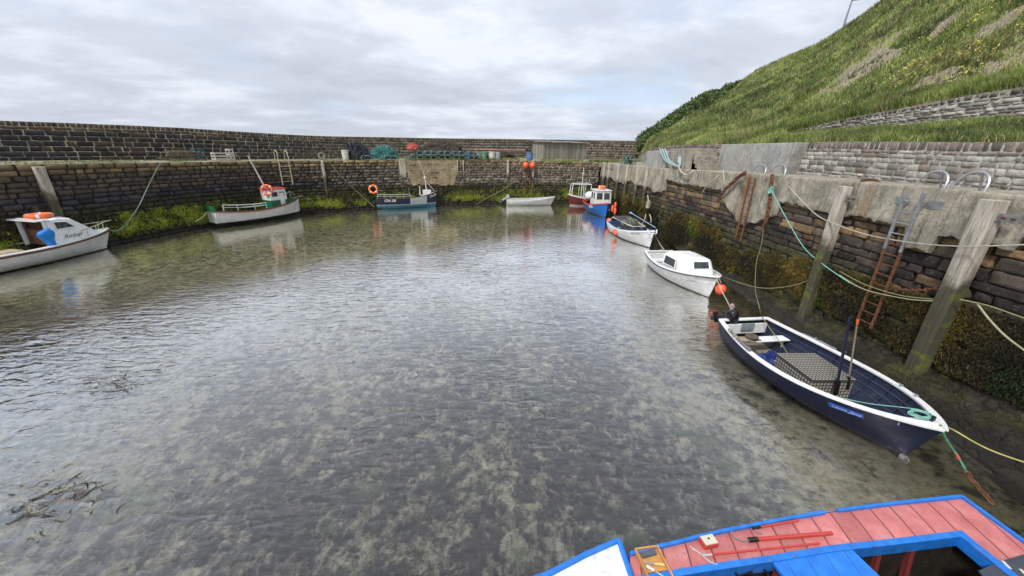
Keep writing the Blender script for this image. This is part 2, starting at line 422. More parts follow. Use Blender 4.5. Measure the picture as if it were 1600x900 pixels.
cw = t.n('ShaderNodeVectorMath', operation='MULTIPLY_ADD'); t.put(cw.inputs[0], warp); cw.inputs[1].default_value = (0.5, 0.5, 0); t.put(cw.inputs[2], cs)
cw = cw.outputs[0]
big = t.noise(cw, 0.3, 4, 0.55); med = t.noise(cw, 2.7, 8, 0.70); fine = t.noise(cw, 6.5, 7, 0.74, 0.15); vf = t.noise(cw, 22, 4, 0.7)
weed = t.ramp(fine, [(0.3, (0.022, 0.019, 0.023)), (0.55, (0.105, 0.092, 0.082)), (0.75, (0.28, 0.25, 0.19))])
sand = t.ramp(fine, [(0.28, (0.22, 0.195, 0.14)), (0.5, (0.52, 0.48, 0.36)), (0.72, (0.80, 0.75, 0.58))])
sx = t.sep(c)
side = t.range(sx[0], 2.0, 7.5, 0.0, 0.12)      # paler sand towards the right-hand wall
left = t.range(sx[0], -14, -2.5, 0.14, 0.0)
k = t.math('ADD', t.math('ADD', t.math('MULTIPLY', big, 0.36), t.math('MULTIPLY', med, 0.64)), t.math('ADD', side, left))
k = t.math('ADD', k, t.math('MULTIPLY', t.math('SUBTRACT', fine, 0.5), 0.40)); k = t.math('ADD', k, t.range(sx[1], 8, 17, 0.0, 0.075))  # bed colour pales with distance, standing in for part of the sky reflection
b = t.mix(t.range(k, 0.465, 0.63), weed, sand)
b = t.mix(t.math('MULTIPLY', t.range(t.noise(cw, 0.7, 4, 0.6), 0.55, 0.66), 0.5), b, (0.12, 0.17, 0.075))
b = t.mix(t.math('MULTIPLY', t.range(t.noise(t.map(cw, loc=(5, 9, 0)), 1.6, 5, 0.6), 0.6, 0.7), 0.4), b, (0.17, 0.10, 0.075))
# brown-olive bottom by the right wall and along the far walls
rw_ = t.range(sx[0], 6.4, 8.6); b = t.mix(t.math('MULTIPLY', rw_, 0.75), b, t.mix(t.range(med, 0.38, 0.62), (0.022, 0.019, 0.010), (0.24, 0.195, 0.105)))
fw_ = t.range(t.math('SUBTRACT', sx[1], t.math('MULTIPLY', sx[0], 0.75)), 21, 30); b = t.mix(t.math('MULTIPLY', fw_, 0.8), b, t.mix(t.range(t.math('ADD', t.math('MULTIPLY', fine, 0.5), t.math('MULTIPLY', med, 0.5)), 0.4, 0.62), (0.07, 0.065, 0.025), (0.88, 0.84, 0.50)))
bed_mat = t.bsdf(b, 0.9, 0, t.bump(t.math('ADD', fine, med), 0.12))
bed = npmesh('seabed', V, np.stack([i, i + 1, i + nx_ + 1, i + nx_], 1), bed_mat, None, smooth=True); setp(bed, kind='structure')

# wide ground sheet below everything, out to the horizon
t = NT('deep_seabed'); gm = t.bsdf(t.ramp(t.noise(t.coord('World'), 0.02, 4), [(0.3, (0.03, 0.04, 0.04)), (0.7, (0.07, 0.08, 0.07))]), 0.9)
mb = MB(); mb.add([(-3000, -3000, -2.5), (3000, -3000, -2.5), (3000, 3000, -2.5), (-3000, 3000, -2.5)], [(0, 1, 2, 3)])
setp(mb.build('ground', gm, recalc=False), kind='structure')

# ---- water: thin clear sheet, Fresnel reflection over the bottom, wind ripples
t = NT('clear_harbour_water'); c = t.coord('World')
sc = t.sep(c)
dist = t.n('ShaderNodeVectorMath', operation='LENGTH'); t.put(dist.inputs[0], c); dist = dist.outputs['Value']
w1 = t.noise(t.map(c, (1.1, 3.0, 1), rot=(0, 0, R_(-26))), 1.7, 2, 0.5, 0.6)
w2 = t.noise(t.map(c, (1.0, 2.4, 1), rot=(0, 0, R_(-14))), 3.2, 3, 0.55, 0.4)
w3 = t.noise(c, 0.8, 2, 0.5)
patch = t.range(t.noise(c, 0.22, 3, 0.6), 0.36, 0.62, 0.45, 1.0)
calm1 = t.range(t.math('SUBTRACT', sc[1], t.math('MULTIPLY', sc[0], 0.8)), 17, 29, 1.0, 0.30); calm2 = t.range(sc[0], 6.5, 9.0, 1.0, 0.4)
patch = t.math('MULTIPLY', patch, t.math('MULTIPLY', calm1, calm2))
h = t.math('ADD', t.math('ADD', t.math('MULTIPLY', w1, 0.8), t.math('MULTIPLY', w2, 0.32)), t.math('MULTIPLY', w3, 0.25))
bn = t.n('ShaderNodeBump'); bn.inputs['Distance'].default_value = 0.048; t.put(bn.inputs['Strength'], patch); t.put(bn.inputs['Height'], h)
nr = bn.outputs[0]
fr = t.n('ShaderNodeFresnel'); fr.inputs['IOR'].default_value = 1.38; t.put(fr.inputs['Normal'], nr)
gl = t.n('ShaderNodeBsdfGlossy'); gl.inputs['Roughness'].default_value = 0.03; t.put(gl.inputs['Normal'], nr); gl.inputs['Color'].default_value = (1, 1, 1, 1)
tr = t.n('ShaderNodeBsdfRefraction'); tr.inputs['Color'].default_value = (0.95, 0.965, 0.95, 1); tr.inputs['IOR'].default_value = 1.33; tr.inputs['Roughness'].default_value = 0.0; t.put(tr.inputs['Normal'], nr)
# the little waves bend the view of the bottom: modelled as slight variation of clarity
mxs = t.n('ShaderNodeMixShader')
f2 = t.math('MAXIMUM', t.math('MINIMUM', t.math('SUBTRACT', t.math('MULTIPLY', fr.outputs[0], t.math('ADD', 0.9, t.math('MULTIPLY', calm1, 4.7))), 0.075), 0.97), 0.035)
t.put(mxs.inputs[0], f2); t.put(mxs.inputs[1], tr.outputs[0]); t.put(mxs.inputs[2], gl.outputs[0]); t.t.links.new(mxs.outputs[0], t.out.inputs[0])
mb = MB(); mb.add([(-3000, -3000, 0), (3000, -3000, 0), (3000, 3000, 0), (-3000, 3000, 0)], [(0, 1, 2, 3)])
water = setp(mb.build('water', t.m, recalc=False), kind='structure')

# ---- the quay tops
t = NT('worn_quay_top'); c = t.coord('World'); n = t.noise(c, 2.2, 8, 0.7); n2 = t.noise(c, 14, 5, 0.7)
b = t.ramp(n, [(0.3, (0.15, 0.125, 0.085)), (0.5, (0.27, 0.24, 0.18)), (0.7, (0.42, 0.38, 0.30))])
b = t.mix(t.math('MULTIPLY', t.range(t.noise(c, 1.0, 6, 0.7), 0.46, 0.6), 0.7), b, (0.09, 0.12, 0.045))
quay_mat = t.bsdf(b, 0.95, 0, t.bump(n2, 0.03))
def concrete(name, lo, hi, rust=0.35, streak=0.5, algae=0.0):
    t = NT(name); c = t.coord('World'); n = t.noise(c, 1.6, 9, 0.68); n2 = t.noise(c, 16, 6, 0.72)
    st = t.noise(t.map(c, (2.6, 2.6, 0.16)), 1.8, 6, 0.65)
    b = t.ramp(n, [(0.32, lo), (0.7, hi)])
    b = t.mix(1.0, b, t.ramp(n2, [(0.3, 0.72), (0.7, 1.22)]), 'MULTIPLY')
    b = t.mix(t.math('MULTIPLY', t.range(st, 0.5, 0.7), streak), b, (0.09, 0.08, 0.065))
    st2 = t.noise(t.map(c, (1.4, 1.4, 0.12), loc=(7, 3, 0)), 1.7, 5, 0.6)
    b = t.mix(t.math('MULTIPLY', t.range(st2, 0.54, 0.7), rust), b, (0.24, 0.135, 0.06))
    cr = t.voro(c, 0.9, 'DISTANCE_TO_EDGE'); 
    b = t.mix(t.math('MULTIPLY', t.range(t.noise(c, 5.0, 8, 0.75), 0.55, 0.68), 0.55), b, (0.10, 0.085, 0.06))
    b = t.mix(t.math('MULTIPLY', t.range(t.noise(t.map(c, loc=(3, 8, 1)), 4.0, 8, 0.75), 0.57, 0.66), 0.5), b, (0.55, 0.52, 0.45))
    b = t.mix(t.range(t.math('ADD', cr, t.math('MULTIPLY', n2, 0.03)), 0.010, 0.022, 0.6, 0.0), b, (0.05, 0.045, 0.04))
    if algae:
        z = t.math('ADD', t.sep(c)[2], t.math('MULTIPLY', n, 1.6))
        b = t.mix(t.range(z, 3.0, 4.1, algae, 0.0), b, (0.045, 0.036, 0.022))
    return t.bsdf(b, 0.9, 0, t.bump(t.math('ADD', n2, t.math('MULTIPLY', n, 2)), 0.03), Specular_IOR_Level=0.3)
conc = concrete('weathered_concrete', (0.20, 0.18, 0.145), (0.42, 0.385, 0.32), 0.45, 0.5)
conc_wall = concrete('stained_quay_concrete', (0.17, 0.155, 0.125), (0.50, 0.455, 0.36), 0.75, 0.75, 0.7)
conc_grey = concrete('grey_cast_concrete', (0.27, 0.27, 0.25), (0.44, 0.435, 0.41), 0.12, 0.65)

def strip(name, A, B, mat, zoff=0.0, kind='structure', nrow=6, amp=0.02):
    n = len(A); Vv = []; Ff = []
    for k in range(n):
        a = Vector(A[k]); b = Vector(B[k])
        for q in range(nrow + 1):
            p = a.lerp(b, q / nrow); p.z += zoff + (amp * fbm(p.x, p.y, 0, 0.9) if 0 < q else 0); Vv.append(p)
    for k in range(n - 1):
        for q in range(nrow): i0 = k * (nrow + 1) + q; Ff.append((i0, i0 + 1, i0 + nrow + 2, i0 + nrow + 1))
    o = npmesh(name, Vv, Ff, mat, None, smooth=True)
    bm = bmesh.new(); bm.from_mesh(o.data); bmesh.ops.recalc_face_normals(bm, faces=bm.faces)
    if sum(f.normal.z for f in bm.faces) < 0: bmesh.ops.reverse_faces(bm, faces=bm.faces)
    bm.to_mesh(o.data); bm.free(); return setp(o, kind=kind)
def lq_pt(s, d=0.0, z=0):
    x, y, zq, tx, ty = LQ.at(s); return Vector((x + ty * d, y - tx * d, zq + z))
A = []; B = []; sB = PP.near(6, 58)
for k in range(121):
    s = LQ.L * k / 120; p = lq_pt(s, -0.24); A.append((p.x, p.y, p.z))
    q = PP.at(sB * k / 120); B.append((q[0], q[1], p.z + 0.03))
strip('quay_far', A, B, quay_mat)
A = []; B = []
for k in range(101):
    s = RQ.L * k / 100; x, y, z, tx, ty = RQ.at(s); A.append((x + 0.05, y, z)); xr = float(np.interp(y, [-6, 33, 39, 45.5], [12.6, 12.8, 13.6, 15.1])); B.append((xr, y, z + 0.02))
strip('quay_right', A, B, conc, amp=0.012)
mb = MB(); q0 = [(9.25, 42.35), (9.6, 38.0), (13.7, 38.2), (15.2, 45.3), (17.9, 55), (20.4, 64.5), (14.8, 63.2), (5.5, 57.9)]
mb.prism(q0, 3.9, 4.372); setp(mb.build('quay_corner', quay_mat), kind='structure')
# the pier the photograph was taken from (behind and below the camera)
mb = MB(); mb.box((-10, -4.2, 1.35), (60, 8.0, 5.5)); mb.box((-10, -0.35, 4.17), (60, 0.5, 0.14)); setp(mb.build('quay_near', conc, bevel=0.03), kind='structure')

# ---- wall stones
def col_left(s, z, v, r, top):
    x, y, _, _, _ = LQ.at(s); far = float(ss(np.array(x), -19, -9)); f = r.random()
    dark = lerpc((0.018, 0.019, 0.024), (0.06, 0.058, 0.064), f); brown = lerpc((0.06, 0.05, 0.04), (0.27, 0.23, 0.19), f ** 1.2)
    c = lerpc(dark, brown, max(far * 0.95, 0.2 if r.random() < 0.25 else 0))
    if v > 0.9: c = lerpc((0.11, 0.085, 0.05), (0.24, 0.17, 0.09), r.random())
    elif v > 0.72: c = lerpc(c, lerpc((0.07, 0.058, 0.045), (0.16, 0.12, 0.08), r.random()), 0.6)
    if -13.2 < x < -9.6 and z > 1.9 and far: c = lerpc(c, (0.34, 0.29, 0.20), 0.0)
    return c
def green_zone(x): pass
wl_mat = stone_mat('dark_harbour_stone', zones=[(-1, 0.62, 0.15, (0.028, 0.024, 0.016), 0.95, 0.0, 0.3, 2), (0.5, 2.2, 0.22, (0.035, 0.032, 0.014), 0.9, 0.2, 0.5, 3),
                   (0.62, 1.62, 0.25, (0.13, 0.17, 0.022), 0.95, 0.46, 0.6, 1.6)], mott=0.6, scale=3.2, bump=0.06, lichen=0.25, lichcol=(0.2, 0.17, 0.12))
wl_mort = stone_mat('dark_joint', zones=[(-1, 2.0, 0.25, (0.012, 0.012, 0.006), 0.9, 0, 0.3, 2)], mott=0.4)
def plain_col(mat, rgb):
    pass
t = NT('joint_earth'); c = t.coord('World'); sp = t.sep(c)
wl_back = t.bsdf(t.mix(t.math('MULTIPLY', t.range(sp[0], -15, -5), t.range(sp[2], 1.8, 2.3)), t.ramp(t.noise(c, 3, 5), [(0.35, (0.010, 0.010, 0.008)), (0.7, (0.05, 0.042, 0.03))]),
     t.ramp(t.noise(c, 1.5, 5, 0.7), [(0.36, (0.08, 0.065, 0.05)), (0.55, (0.52, 0.47, 0.37))])), 0.95)
root = thing('harbour_wall', 'dark stone quay wall curving round the far side of the basin, green low down', 'wall', (-20, 25, 0))
def mk_local(o, root):
    o.parent = root; o.matrix_parent_inverse = Matrix.Translation(-root.location)
def wall_into(root, *a, **k):
    before = set(bpy.data.objects); r = stone_wall(*a, **k)
    for o in set(bpy.data.objects) - before: mk_local(o, root)
    return r
_, lpos = wall_into(root, 'stonework', LQ, -1, -0.5, lambda s, z: z, 0.055, 0.245, (0.28, 0.78), col_left, (wl_mat, wl_back), bulge=0.055, joint=0.011, rough=0.014, jit=0.045, mort=-0.03, zcap=(0.5, 1.1), seed=3)

def col_par(s, z, v, r, top):
    x, y, _, _, _ = PP.at(s); far = float(ss(np.array(x), -24, -8)); f = r.random()
    dark = lerpc((0.020, 0.021, 0.026), (0.05, 0.047, 0.05), f); mid = lerpc((0.07, 0.06, 0.052), (0.24, 0.205, 0.17), f)
    c = lerpc(dark, mid, far)
    if v > 0.84: c = lerpc(c, lerpc((0.055, 0.042, 0.03), (0.17, 0.12, 0.075), r.random()), 0.75)
    elif r.random() < 0.12: c = lerpc(c, (0.11, 0.075, 0.045), 0.6)
    return c
par_mat = stone_mat('parapet_stone', mott=0.55, scale=4, lichen=0.45, lichcol=(0.33, 0.29, 0.2), bump=0.05, tint=((0.10, 0.07, 0.035), 0.35))
t = NT('lime_mortar'); c = t.coord('World'); par_back = t.bsdf(t.ramp(t.noise(c, 2.4, 7, 0.7), [(0.38, (0.07, 0.065, 0.055)), (0.56, (0.46, 0.41, 0.31))]), 0.95)
root = thing('parapet_wall', 'tall dark sea parapet of coursed stone with pale mortar behind the far quay', 'wall', (-20, 33, 4.3))
wall_into(root, 'stonework', PP, -1, 4.3, lambda s, z: z, 0.03, 0.37, (0.35, 1.0), col_par, (par_mat, par_back), bulge=0.02, joint=0.018, rough=0.008, jit=0.02, mort=-0.004, zcap=(0.16, 0.32), caph=0.36, seed=5)
# weight behind the face: the parapet is over a metre thick
A = []; 
mb = MB(); rings = []
for k in range(141):
    x, y, z, tx, ty = PP.at(PP.L * k / 140); nx, ny = -ty, tx
    rings.append([(x + nx * 0.1, y + ny * 0.1, z - 0.03), (x + nx * 1.3, y + ny * 1.3, z - 0.02), (x + nx * 1.7, y + ny * 1.7, -1.5)])
mb.loft(rings); mk_local(mb.build('sea_face', par_mat, smooth=False), root)

# ---- right-hand quay wall
def col_right(s, z, v, r, top):
    x, y, _, _, _ = RQ.at(s); f = r.random()
    if z > 2.95 + 0.3 * math.sin(y * 0.9): c = lerpc((0.09, 0.06, 0.035), (0.27, 0.18, 0.095), f) if r.random() < 0.42 else lerpc((0.06, 0.048, 0.04), (0.15, 0.12, 0.095), f)
    elif z > 2.4: c = lerpc((0.024, 0.020, 0.019), (0.085, 0.064, 0.055), f)
    else: c = lerpc((0.022, 0.02, 0.014), (0.075, 0.066, 0.045), f)
    if r.random() < 0.08: c = lerpc(c, (0.2, 0.13, 0.06), 0.6)
    return c
wr_mat = stone_mat('tidal_quay_stone', zones=[(-1, 0.55, 0.2, (0.04, 0.034, 0.02), 0.8, 0.1, 0.45, 2), (0.3, 2.25, 0.3, (0.05, 0.052, 0.018), 0.85, 0.35, 0.6, 1.8),
                   (0.2, 2.2, 0.3, (0.17, 0.17, 0.03), 0.8, 0.56, 0.66, 0.9)], mott=0.6, scale=5, bump=0.06, lichen=0.3, lichcol=(0.3, 0.25, 0.17))
t = NT('quay_joint'); wr_back = t.bsdf(t.ramp(t.noise(t.coord('World'), 3, 6, 0.7), [(0.35, (0.008, 0.007, 0.005)), (0.65, (0.07, 0.055, 0.035))]), 0.95)
rroot = thing('quay_wall', 'right-hand quay wall of rough stone under a thick band of stained concrete', 'wall', (10.3, 15, 0))
wall_into(rroot, 'stonework', RQ, -1, -0.4, lambda s, z: z - 0.12, 0.03, 0.27, (0.3, 1.15), col_right, (wr_mat, wr_back), nu=9, nv=6, bulge=0.03, joint=0.006, rough=0.010, fb=0.045, jit=0.06, mort=-0.05, seed=11)
# concrete band: front face with an uneven broken lower edge, nosing and top
def band_low(y):
    b = 3.80 + 0.12 * fbm(y, 0, 3, 0.4) + 0.07 * fbm(y, 0, 8, 2.3) + 0.08 * fbm(y, 0, 2, 6.0)
    if y > 26: b = 3.0 + 0.45 * fbm(y, 0, 1, 0.5) + 0.12 * fbm(y, 0, 5, 2.0)
    if 14.7 < y < 18.9: b = 2.55 + 0.25 * fbm(y, 0, 2, 1.1) + 0.35 * abs(y - 16.6)
    if 8.9 < y < 9.6: b = 3.35 + 0.1 * fbm(y, 0, 6, 2)
    if 6.6 < y < 7.5: b = 4.1 + 0.15 * fbm(y, 0, 6, 2)
    return b
V = []; Fs = []; ys = np.arange(41.9, -6, -0.09); m = 18
for y in ys:
    s = RQ.near(10, y); x = float(np.interp(y, [-6, 22, 28, 33, 38, 42.4], [10.3, 10.3, 10.25, 10.1, 9.75, 9.3])); zt = quay_z(y) + 0.012; zl = band_low(y)
    zl = min(zl, zt - 0.3); base = len(V)
    step = 0.035 if (int((y + 50) / 2.9) % 2) else 0.0
    V.append((x + 0.06, y, zl - 0.02)); V.append((x - 0.07 + step, y, zl))
    for q in range(1, m): 
        z = zl + (zt - 0.03 - zl) * q / (m - 1); V.append((x - 0.085 + step + 0.035 * (z - zl) / (zt - zl) + 0.022 * fbm(y, z, 0, 2.2, 5) - 0.02 * (q == m - 1) * 0, y, z))
    V.append((x - 0.03 + step, y, zt)); V.append((x + 0.16, y, zt + 0.004))
w = m + 3
w = len(V) // len(ys)
for k in range(len(ys) - 1):
    for q in range(w - 1): i0 = k * w + q; Fs.append((i0, i0 + w, i0 + w + 1, i0 + 1))
o = npmesh('concrete_capping', V, Fs, conc_wall, None, smooth=True); mk_local(o, rroot)
o.data.set_sharp_from_angle(angle=R_(50))
# ---- rock ledge / footing along the right wall
V = []; Fs = []; ys = np.arange(24, -5, -0.07); m = 30; fc = []
for y in ys:
    wd = float(np.interp(y, [-6, 4, 6, 8, 11, 14, 18, 24], [2.3, 1.75, 1.45, 1.2, 0.95, 0.7, 0.5, 0.3])); hh = float(np.interp(y, [-6, 5, 7, 9, 13, 18, 24], [1.05, 0.95, 0.82, 0.62, 0.5, 0.3, 0.1]))
    for q in range(m):
        u = q / (m - 1); x = 10.42 - wd * u - 0.1
        z = hh * (1 - u) ** 0.8 - 0.5 * u ** 1.5
        lump = 0.20 * fbm(x * 1.0, y * 0.75, 0, 1.2, 4) + 0.09 * fbm(x, y, 4, 4.5, 4)
        ledge = 0.07 * math.sin((z + 0.05 * y + 0.3 * fbm(x, y, 9, 0.7)) * 17)
        V.append((x + 0.06 * fbm(x, y, 2, 2.2) * (q > 0), y, z + (lump + ledge) * min(1, u * 3 + 0.15)))
for k in range(len(ys) - 1):
    for q in range(m - 1): i0 = k * m + q; Fs.append((i0, i0 + 1, i0 + m + 1, i0 + m))
ledge_mat = None
t = NT('mossy_ledge_rock'); c = t.coord('World'); n = t.noise(c, 3.5, 9, 0.72); n2 = t.noise(c, 18, 6, 0.75); n3 = t.noise(c, 1.3, 5, 0.65)
b = t.ramp(n, [(0.3, (0.010, 0.009, 0.006)), (0.5, (0.045, 0.038, 0.024)), (0.7, (0.15, 0.13, 0.085))])
b = t.mix(t.math('MULTIPLY', t.range(n3, 0.46, 0.62), 0.75), b, t.mix(n2, (0.035, 0.042, 0.008), (0.17, 0.185, 0.035)))
b = t.mix(t.range(t.math('ADD', t.sep(c)[2], t.math('MULTIPLY', t.math('SUBTRACT', n3, 0.5), 0.8)), 0.12, 0.5, 0.93, 0.0), b, t.mix(n2, (0.012, 0.011, 0.008), (0.06, 0.05, 0.033)))
wv = t.n('ShaderNodeVectorMath', operation='MULTIPLY_ADD'); t.put(wv.inputs[0], t.noise(c, 1.6, 4, 0.6, color=True)); wv.inputs[1].default_value = (1.3, 1.3, 1.3); t.put(wv.inputs[2], t.map(c, (1.0, 0.7, 2.6)))
ck = t.range(t.voro(wv.outputs[0], 1.5, 'DISTANCE_TO_EDGE'), 0.0, 0.09); b = t.mix(ck, t.mix(1.0, b, (0.62, 0.58, 0.5), 'MULTIPLY'), b)
cellc = t.sep(t.voro(wv.outputs[0], 1.5, 'F1', 1))[0]; b = t.mix(1.0, b, t.range(cellc, 0, 1, 0.45, 0.95, False), 'MULTIPLY')
ledge_mat = t.bsdf(b, 0.7, 0, t.bump(t.math('ADD', t.math('ADD', n, t.math('MULTIPLY', n2, 0.7)), t.math('MULTIPLY', ck, 0.35)), 0.16))
o = npmesh('rock_ledge', V, Fs, ledge_mat, None, smooth=True); setp(o, kind='structure')

# ---- retaining wall behind the right quay
def col_ret(s, z, v, r, top):
    f = r.random(); c = lerpc((0.15, 0.14, 0.125), (0.50, 0.48, 0.43), f)
    if r.random() < 0.12: c = lerpc(c, (0.2, 0.14, 0.1), 0.6)
    if top: c = lerpc((0.10, 0.085, 0.075), (0.24, 0.19, 0.165), f)
    return c
ret_mat = stone_mat('grey_flagstone_walling', mott=0.5, scale=6, lichen=0.4, lichcol=(0.42, 0.41, 0.36), bump=0.05, tint=((0.18, 0.15, 0.11), 0.3))
t = NT('grey_mortar'); ret_back = t.bsdf(t.ramp(t.noise(t.coord('World'), 5, 6, 0.7), [(0.35, (0.13, 0.12, 0.10)), (0.6, (0.48, 0.46, 0.40))]), 0.95)
root = thing('retaining_wall', 'long grey rubble retaining wall with upright coping stones behind the right quay', 'wall', (12.4, 20, 4.7))
def rz0(): return 4.3
wall_into(root, 'stonework', RW, -1, 4.25, lambda s, z: z - (0.0 if True else 0), 0.02, 0.17, (0.16, 0.55), col_ret, (ret_mat, ret_back), nu=6, nv=5, bulge=0.022, joint=0.009, rough=0.008, jit=0.025, mort=0.002, zcap=(0.12, 0.3), caph=0.27, fb=0.022, seed=21)

# ---- upper wall along the sloping path
UP = Path([(16.6, 27.5, 6.7), (17.0, 25, 6.92), (17.0, 20.6, 7.4), (17.0, 18.4, 7.56), (17.0, 16, 7.76), (17.0, 14, 7.84), (17.0, 9, 8.0), (17.2, 3, 8.1), (17.2, -6, 8.2)])
def up_base(y): return float(np.interp(y, [-6, 9, 14, 20.6, 25, 27.5], [6.6, 6.62, 6.7, 6.8, 6.72, 6.6]))
root = thing('path_wall', 'short pale rubble wall with brown coping rising across the foot of the grassy slope', 'wall', (17, 17, 6.6))
wall_into(root, 'stonework', UP, -1, 6.3, lambda s, z: z, 0.02, 0.15, (0.16, 0.6), col_ret, (ret_mat, ret_back), nu=5, nv=3, bulge=0.035, joint=0.008, rough=0.018, jit=0.04, mort=0.002, zcap=(0.16, 0.36), caph=0.26, fb=0.022, seed=22)
mb = MB(); rings = []
for k in range(61):
    x, y, z, tx, ty = UP.at(UP.L * k / 60); rings.append([(x + 0.05, y, z - 0.02), (x + 0.45, y, z - 0.03), (x + 0.5, y, z - 1.2)])
mb.loft(rings); mk_local(mb.build('wall_top', ret_mat), root)

# ---- the hill
def crest_pt(px, py, Yd):
    d = ray(px, py); return CAM + d * (Yd / math.hypot(d.x, d.y))
crest = [(988, 246, 66), (1003, 222, 84), (1022, 208, 86), (1040, 196, 88), (1060, 179, 90), (1100, 152, 92), (1140, 140, 96), (1180, 111, 92), (1230, 89, 88), (1280, 66, 84),
         (1320, 44, 80), (1350, 22, 76), (1385, 0, 72), (1450, -42, 66), (1530, -95, 60), (1600, -150, 55), (1800, -260, 50), (2100, -400, 46), (2700, -700, 44), (4000, -1300, 42)]
cphi = []; cr_ = []; cz = []
for a in crest:
    p = crest_pt(*a); cphi.append(math.atan2(p.x, p.y)); cr_.append(math.hypot(p.x, p.y)); cz.append(p.z)
cphi = np.array(cphi)
def base_rt(phi):
    """where the azimuth ray meets the retaining wall line"""
    dx, dy = math.sin(phi), math.cos(phi); P = RW.P; cr = P[:, 0] * dy - P[:, 1] * dx
    k = int(np.argmin(np.abs(cr))); r = P[k, 0] * dx + P[k, 1] * dy; return r + 0.12, P[k, 2]
phis = np.concatenate([np.arange(cphi[0], 1.15, 0.0035), np.arange(1.15, 1.62, 0.02)])
m1, m2 = 14, 120; rows = []
for ph in phis:
    r0, z0 = base_rt(ph); rc = float(np.interp(ph, cphi, cr_)); zc_ = float(np.interp(ph, cphi, cz)); zc_ = min(zc_, 60)
    col = []; dx, dy = math.sin(ph), math.cos(ph)
    rU = 17.05 / dx; yU = rU * dy
    if yU < 25.5:
        zb = up_base(yU) + 0.02; zt = float(np.interp(yU, [-6, 3, 9, 14, 16, 18.4, 20.6, 25, 27.5], [8.2, 8.1, 8.0, 7.84, 7.76, 7.56, 7.4, 6.92, 6.7])) - 0.03
    else:
        rU = r0 + 4.5; k_ = float(ss(np.array(ph), cphi[0], cphi[3])); zb = zt = z0 + 0.1 + 0.65 * k_
    for q in range(m1):
        u = q / (m1 - 1); r = r0 + (rU - 0.05 - r0) * u; z = z0 - 0.02 + (zb - z0) * u
        z += 0.10 * fbm(r * dx, r * dy, 1, 0.9) * min(1, u * 4) * min(1, (1 - u) * 6 + 0.1); col.append((r * dx, r * dy, z))
    rS = rU + (0.35 if yU < 25.5 else 0.05)
    for q in range(m2):
        u = q / (m2 - 1); uu = u ** 1.25; r = rS + (rc - rS) * uu; g = 0.80 * uu + 0.20 * uu * uu
        z = zt + (zc_ - zt) * g
        x, y = r * dx, r * dy; am = min(1, uu * 9) * (0.35 + 0.65 * min(1, (1 - uu) * 3))
        z += am * (0.95 * fbm(x, y, 0, 0.11, 3) + 0.6 * fbm(x, y, 5, 0.35, 4) + 0.30 * fbm(x, y, 8, 1.2, 4))
        col.append((x, y, z))
    for q, (k1, dz) in enumerate(((1.03, -0.3), (1.1, -1.2), (1.4, -3), (3.0, -9), (9, -30))): col.append((rc * k1 * dx, rc * k1 * dy, max(zc_ + dz, 0.5) if q < 4 else -3))
    rows.append(col)
H_ = np.array(rows); nph, nr_, _ = H_.shape
V = H_.reshape(-1, 3); i = (np.arange(nph - 1)[:, None] * nr_ + np.arange(nr_ - 1)[None]).ravel()
# bare soil, ledges and flowers: positions on the slope
def hill_hit(px, py):
    d = ray(px, py); ph = math.atan2(d.x, d.y); k = int(np.argmin(np.abs(phis - ph))); best = None; h = math.hypot(d.x, d.y)
    for q in range(m1, m1 + m2):
        x, y, z = H_[k, q]; r = math.hypot(x, y); zr = EYE + d.z / h * r
        if best is None or abs(z - zr) < best[0]: best = (abs(z - zr), q)
    return Vector(H_[k, best[1]])
def seg_d(P, a, b):
    a = np.array(a); b = np.array(b); ab = b - a; t_ = np.clip(((P - a) @ ab) / (ab @ ab + 1e-9), 0, 1)
    return np.linalg.norm(P - (a + t_[:, None] * ab), axis=1)
soilseg = [((1398, 52), (1385, 66), 1.3), ((1385, 66), (1325, 124), 2.0), ((1375, 95), (1350, 115), 1.6), ((1476, 40), (1500, 22), 1.1), ((1605, 78), (1560, 98), 1.6), ((1600, 105), (1480, 122), 1.0), ((1600, 12), (1580, 28), 1.2), ((1520, 160), (1440, 150), 0.5)]
soil = np.zeros(len(V)); jn = pnoise(V[:, 0], V[:, 1], 1.1, 8)
for a, b, w_ in soilseg:
    A_, B_ = hill_hit(*a), hill_hit(*b); d_ = seg_d(V, A_, B_) + jn * 0.8; soil = np.maximum(soil, 1 - ss(d_, w_ * 0.7, w_ * 1.15))
flow = np.zeros(len(V))
for a, b, w_ in [((1500, 85), (1560, 95), 3.0), ((1480, 45), (1545, 20), 2.4), ((1440, 118), (1500, 118), 1.6), ((1590, 30), (1560, 60), 1.5)]:
    A_, B_ = hill_hit(*a), hill_hit(*b); flow = np.maximum(flow, 1 - ss(seg_d(V, A_, B_), w_ * 0.4, w_ * 1.2))
dk = np.clip(pnoise(V[:, 0] * 0.6 + V[:, 2], V[:, 1] * 0.6 - V[:, 2], 0.8, 13) - 0.55, 0, 1) * 2.2
cols = np.stack([soil, flow, np.clip(dk, 0, 1)], 1)
t = NT('grassy_slope_ground'); c = t.coord('World'); a = t.sep(t.attr()); n = t.noise(c, 0.5, 8, 0.7); n2 = t.noise(c, 3.2, 8, 0.72); n3 = t.noise(c, 14, 4, 0.7)
b = t.ramp(t.math('ADD', t.math('MULTIPLY', n, 0.5), t.math('MULTIPLY', n2, 0.5)), [(0.33, (0.03, 0.045, 0.014)), (0.48, (0.07, 0.10, 0.026)), (0.6, (0.11, 0.15, 0.035)), (0.72, (0.17, 0.165, 0.06))])
b = t.mix(t.math('MULTIPLY', a[2], 0.8), b, (0.03, 0.03, 0.018))
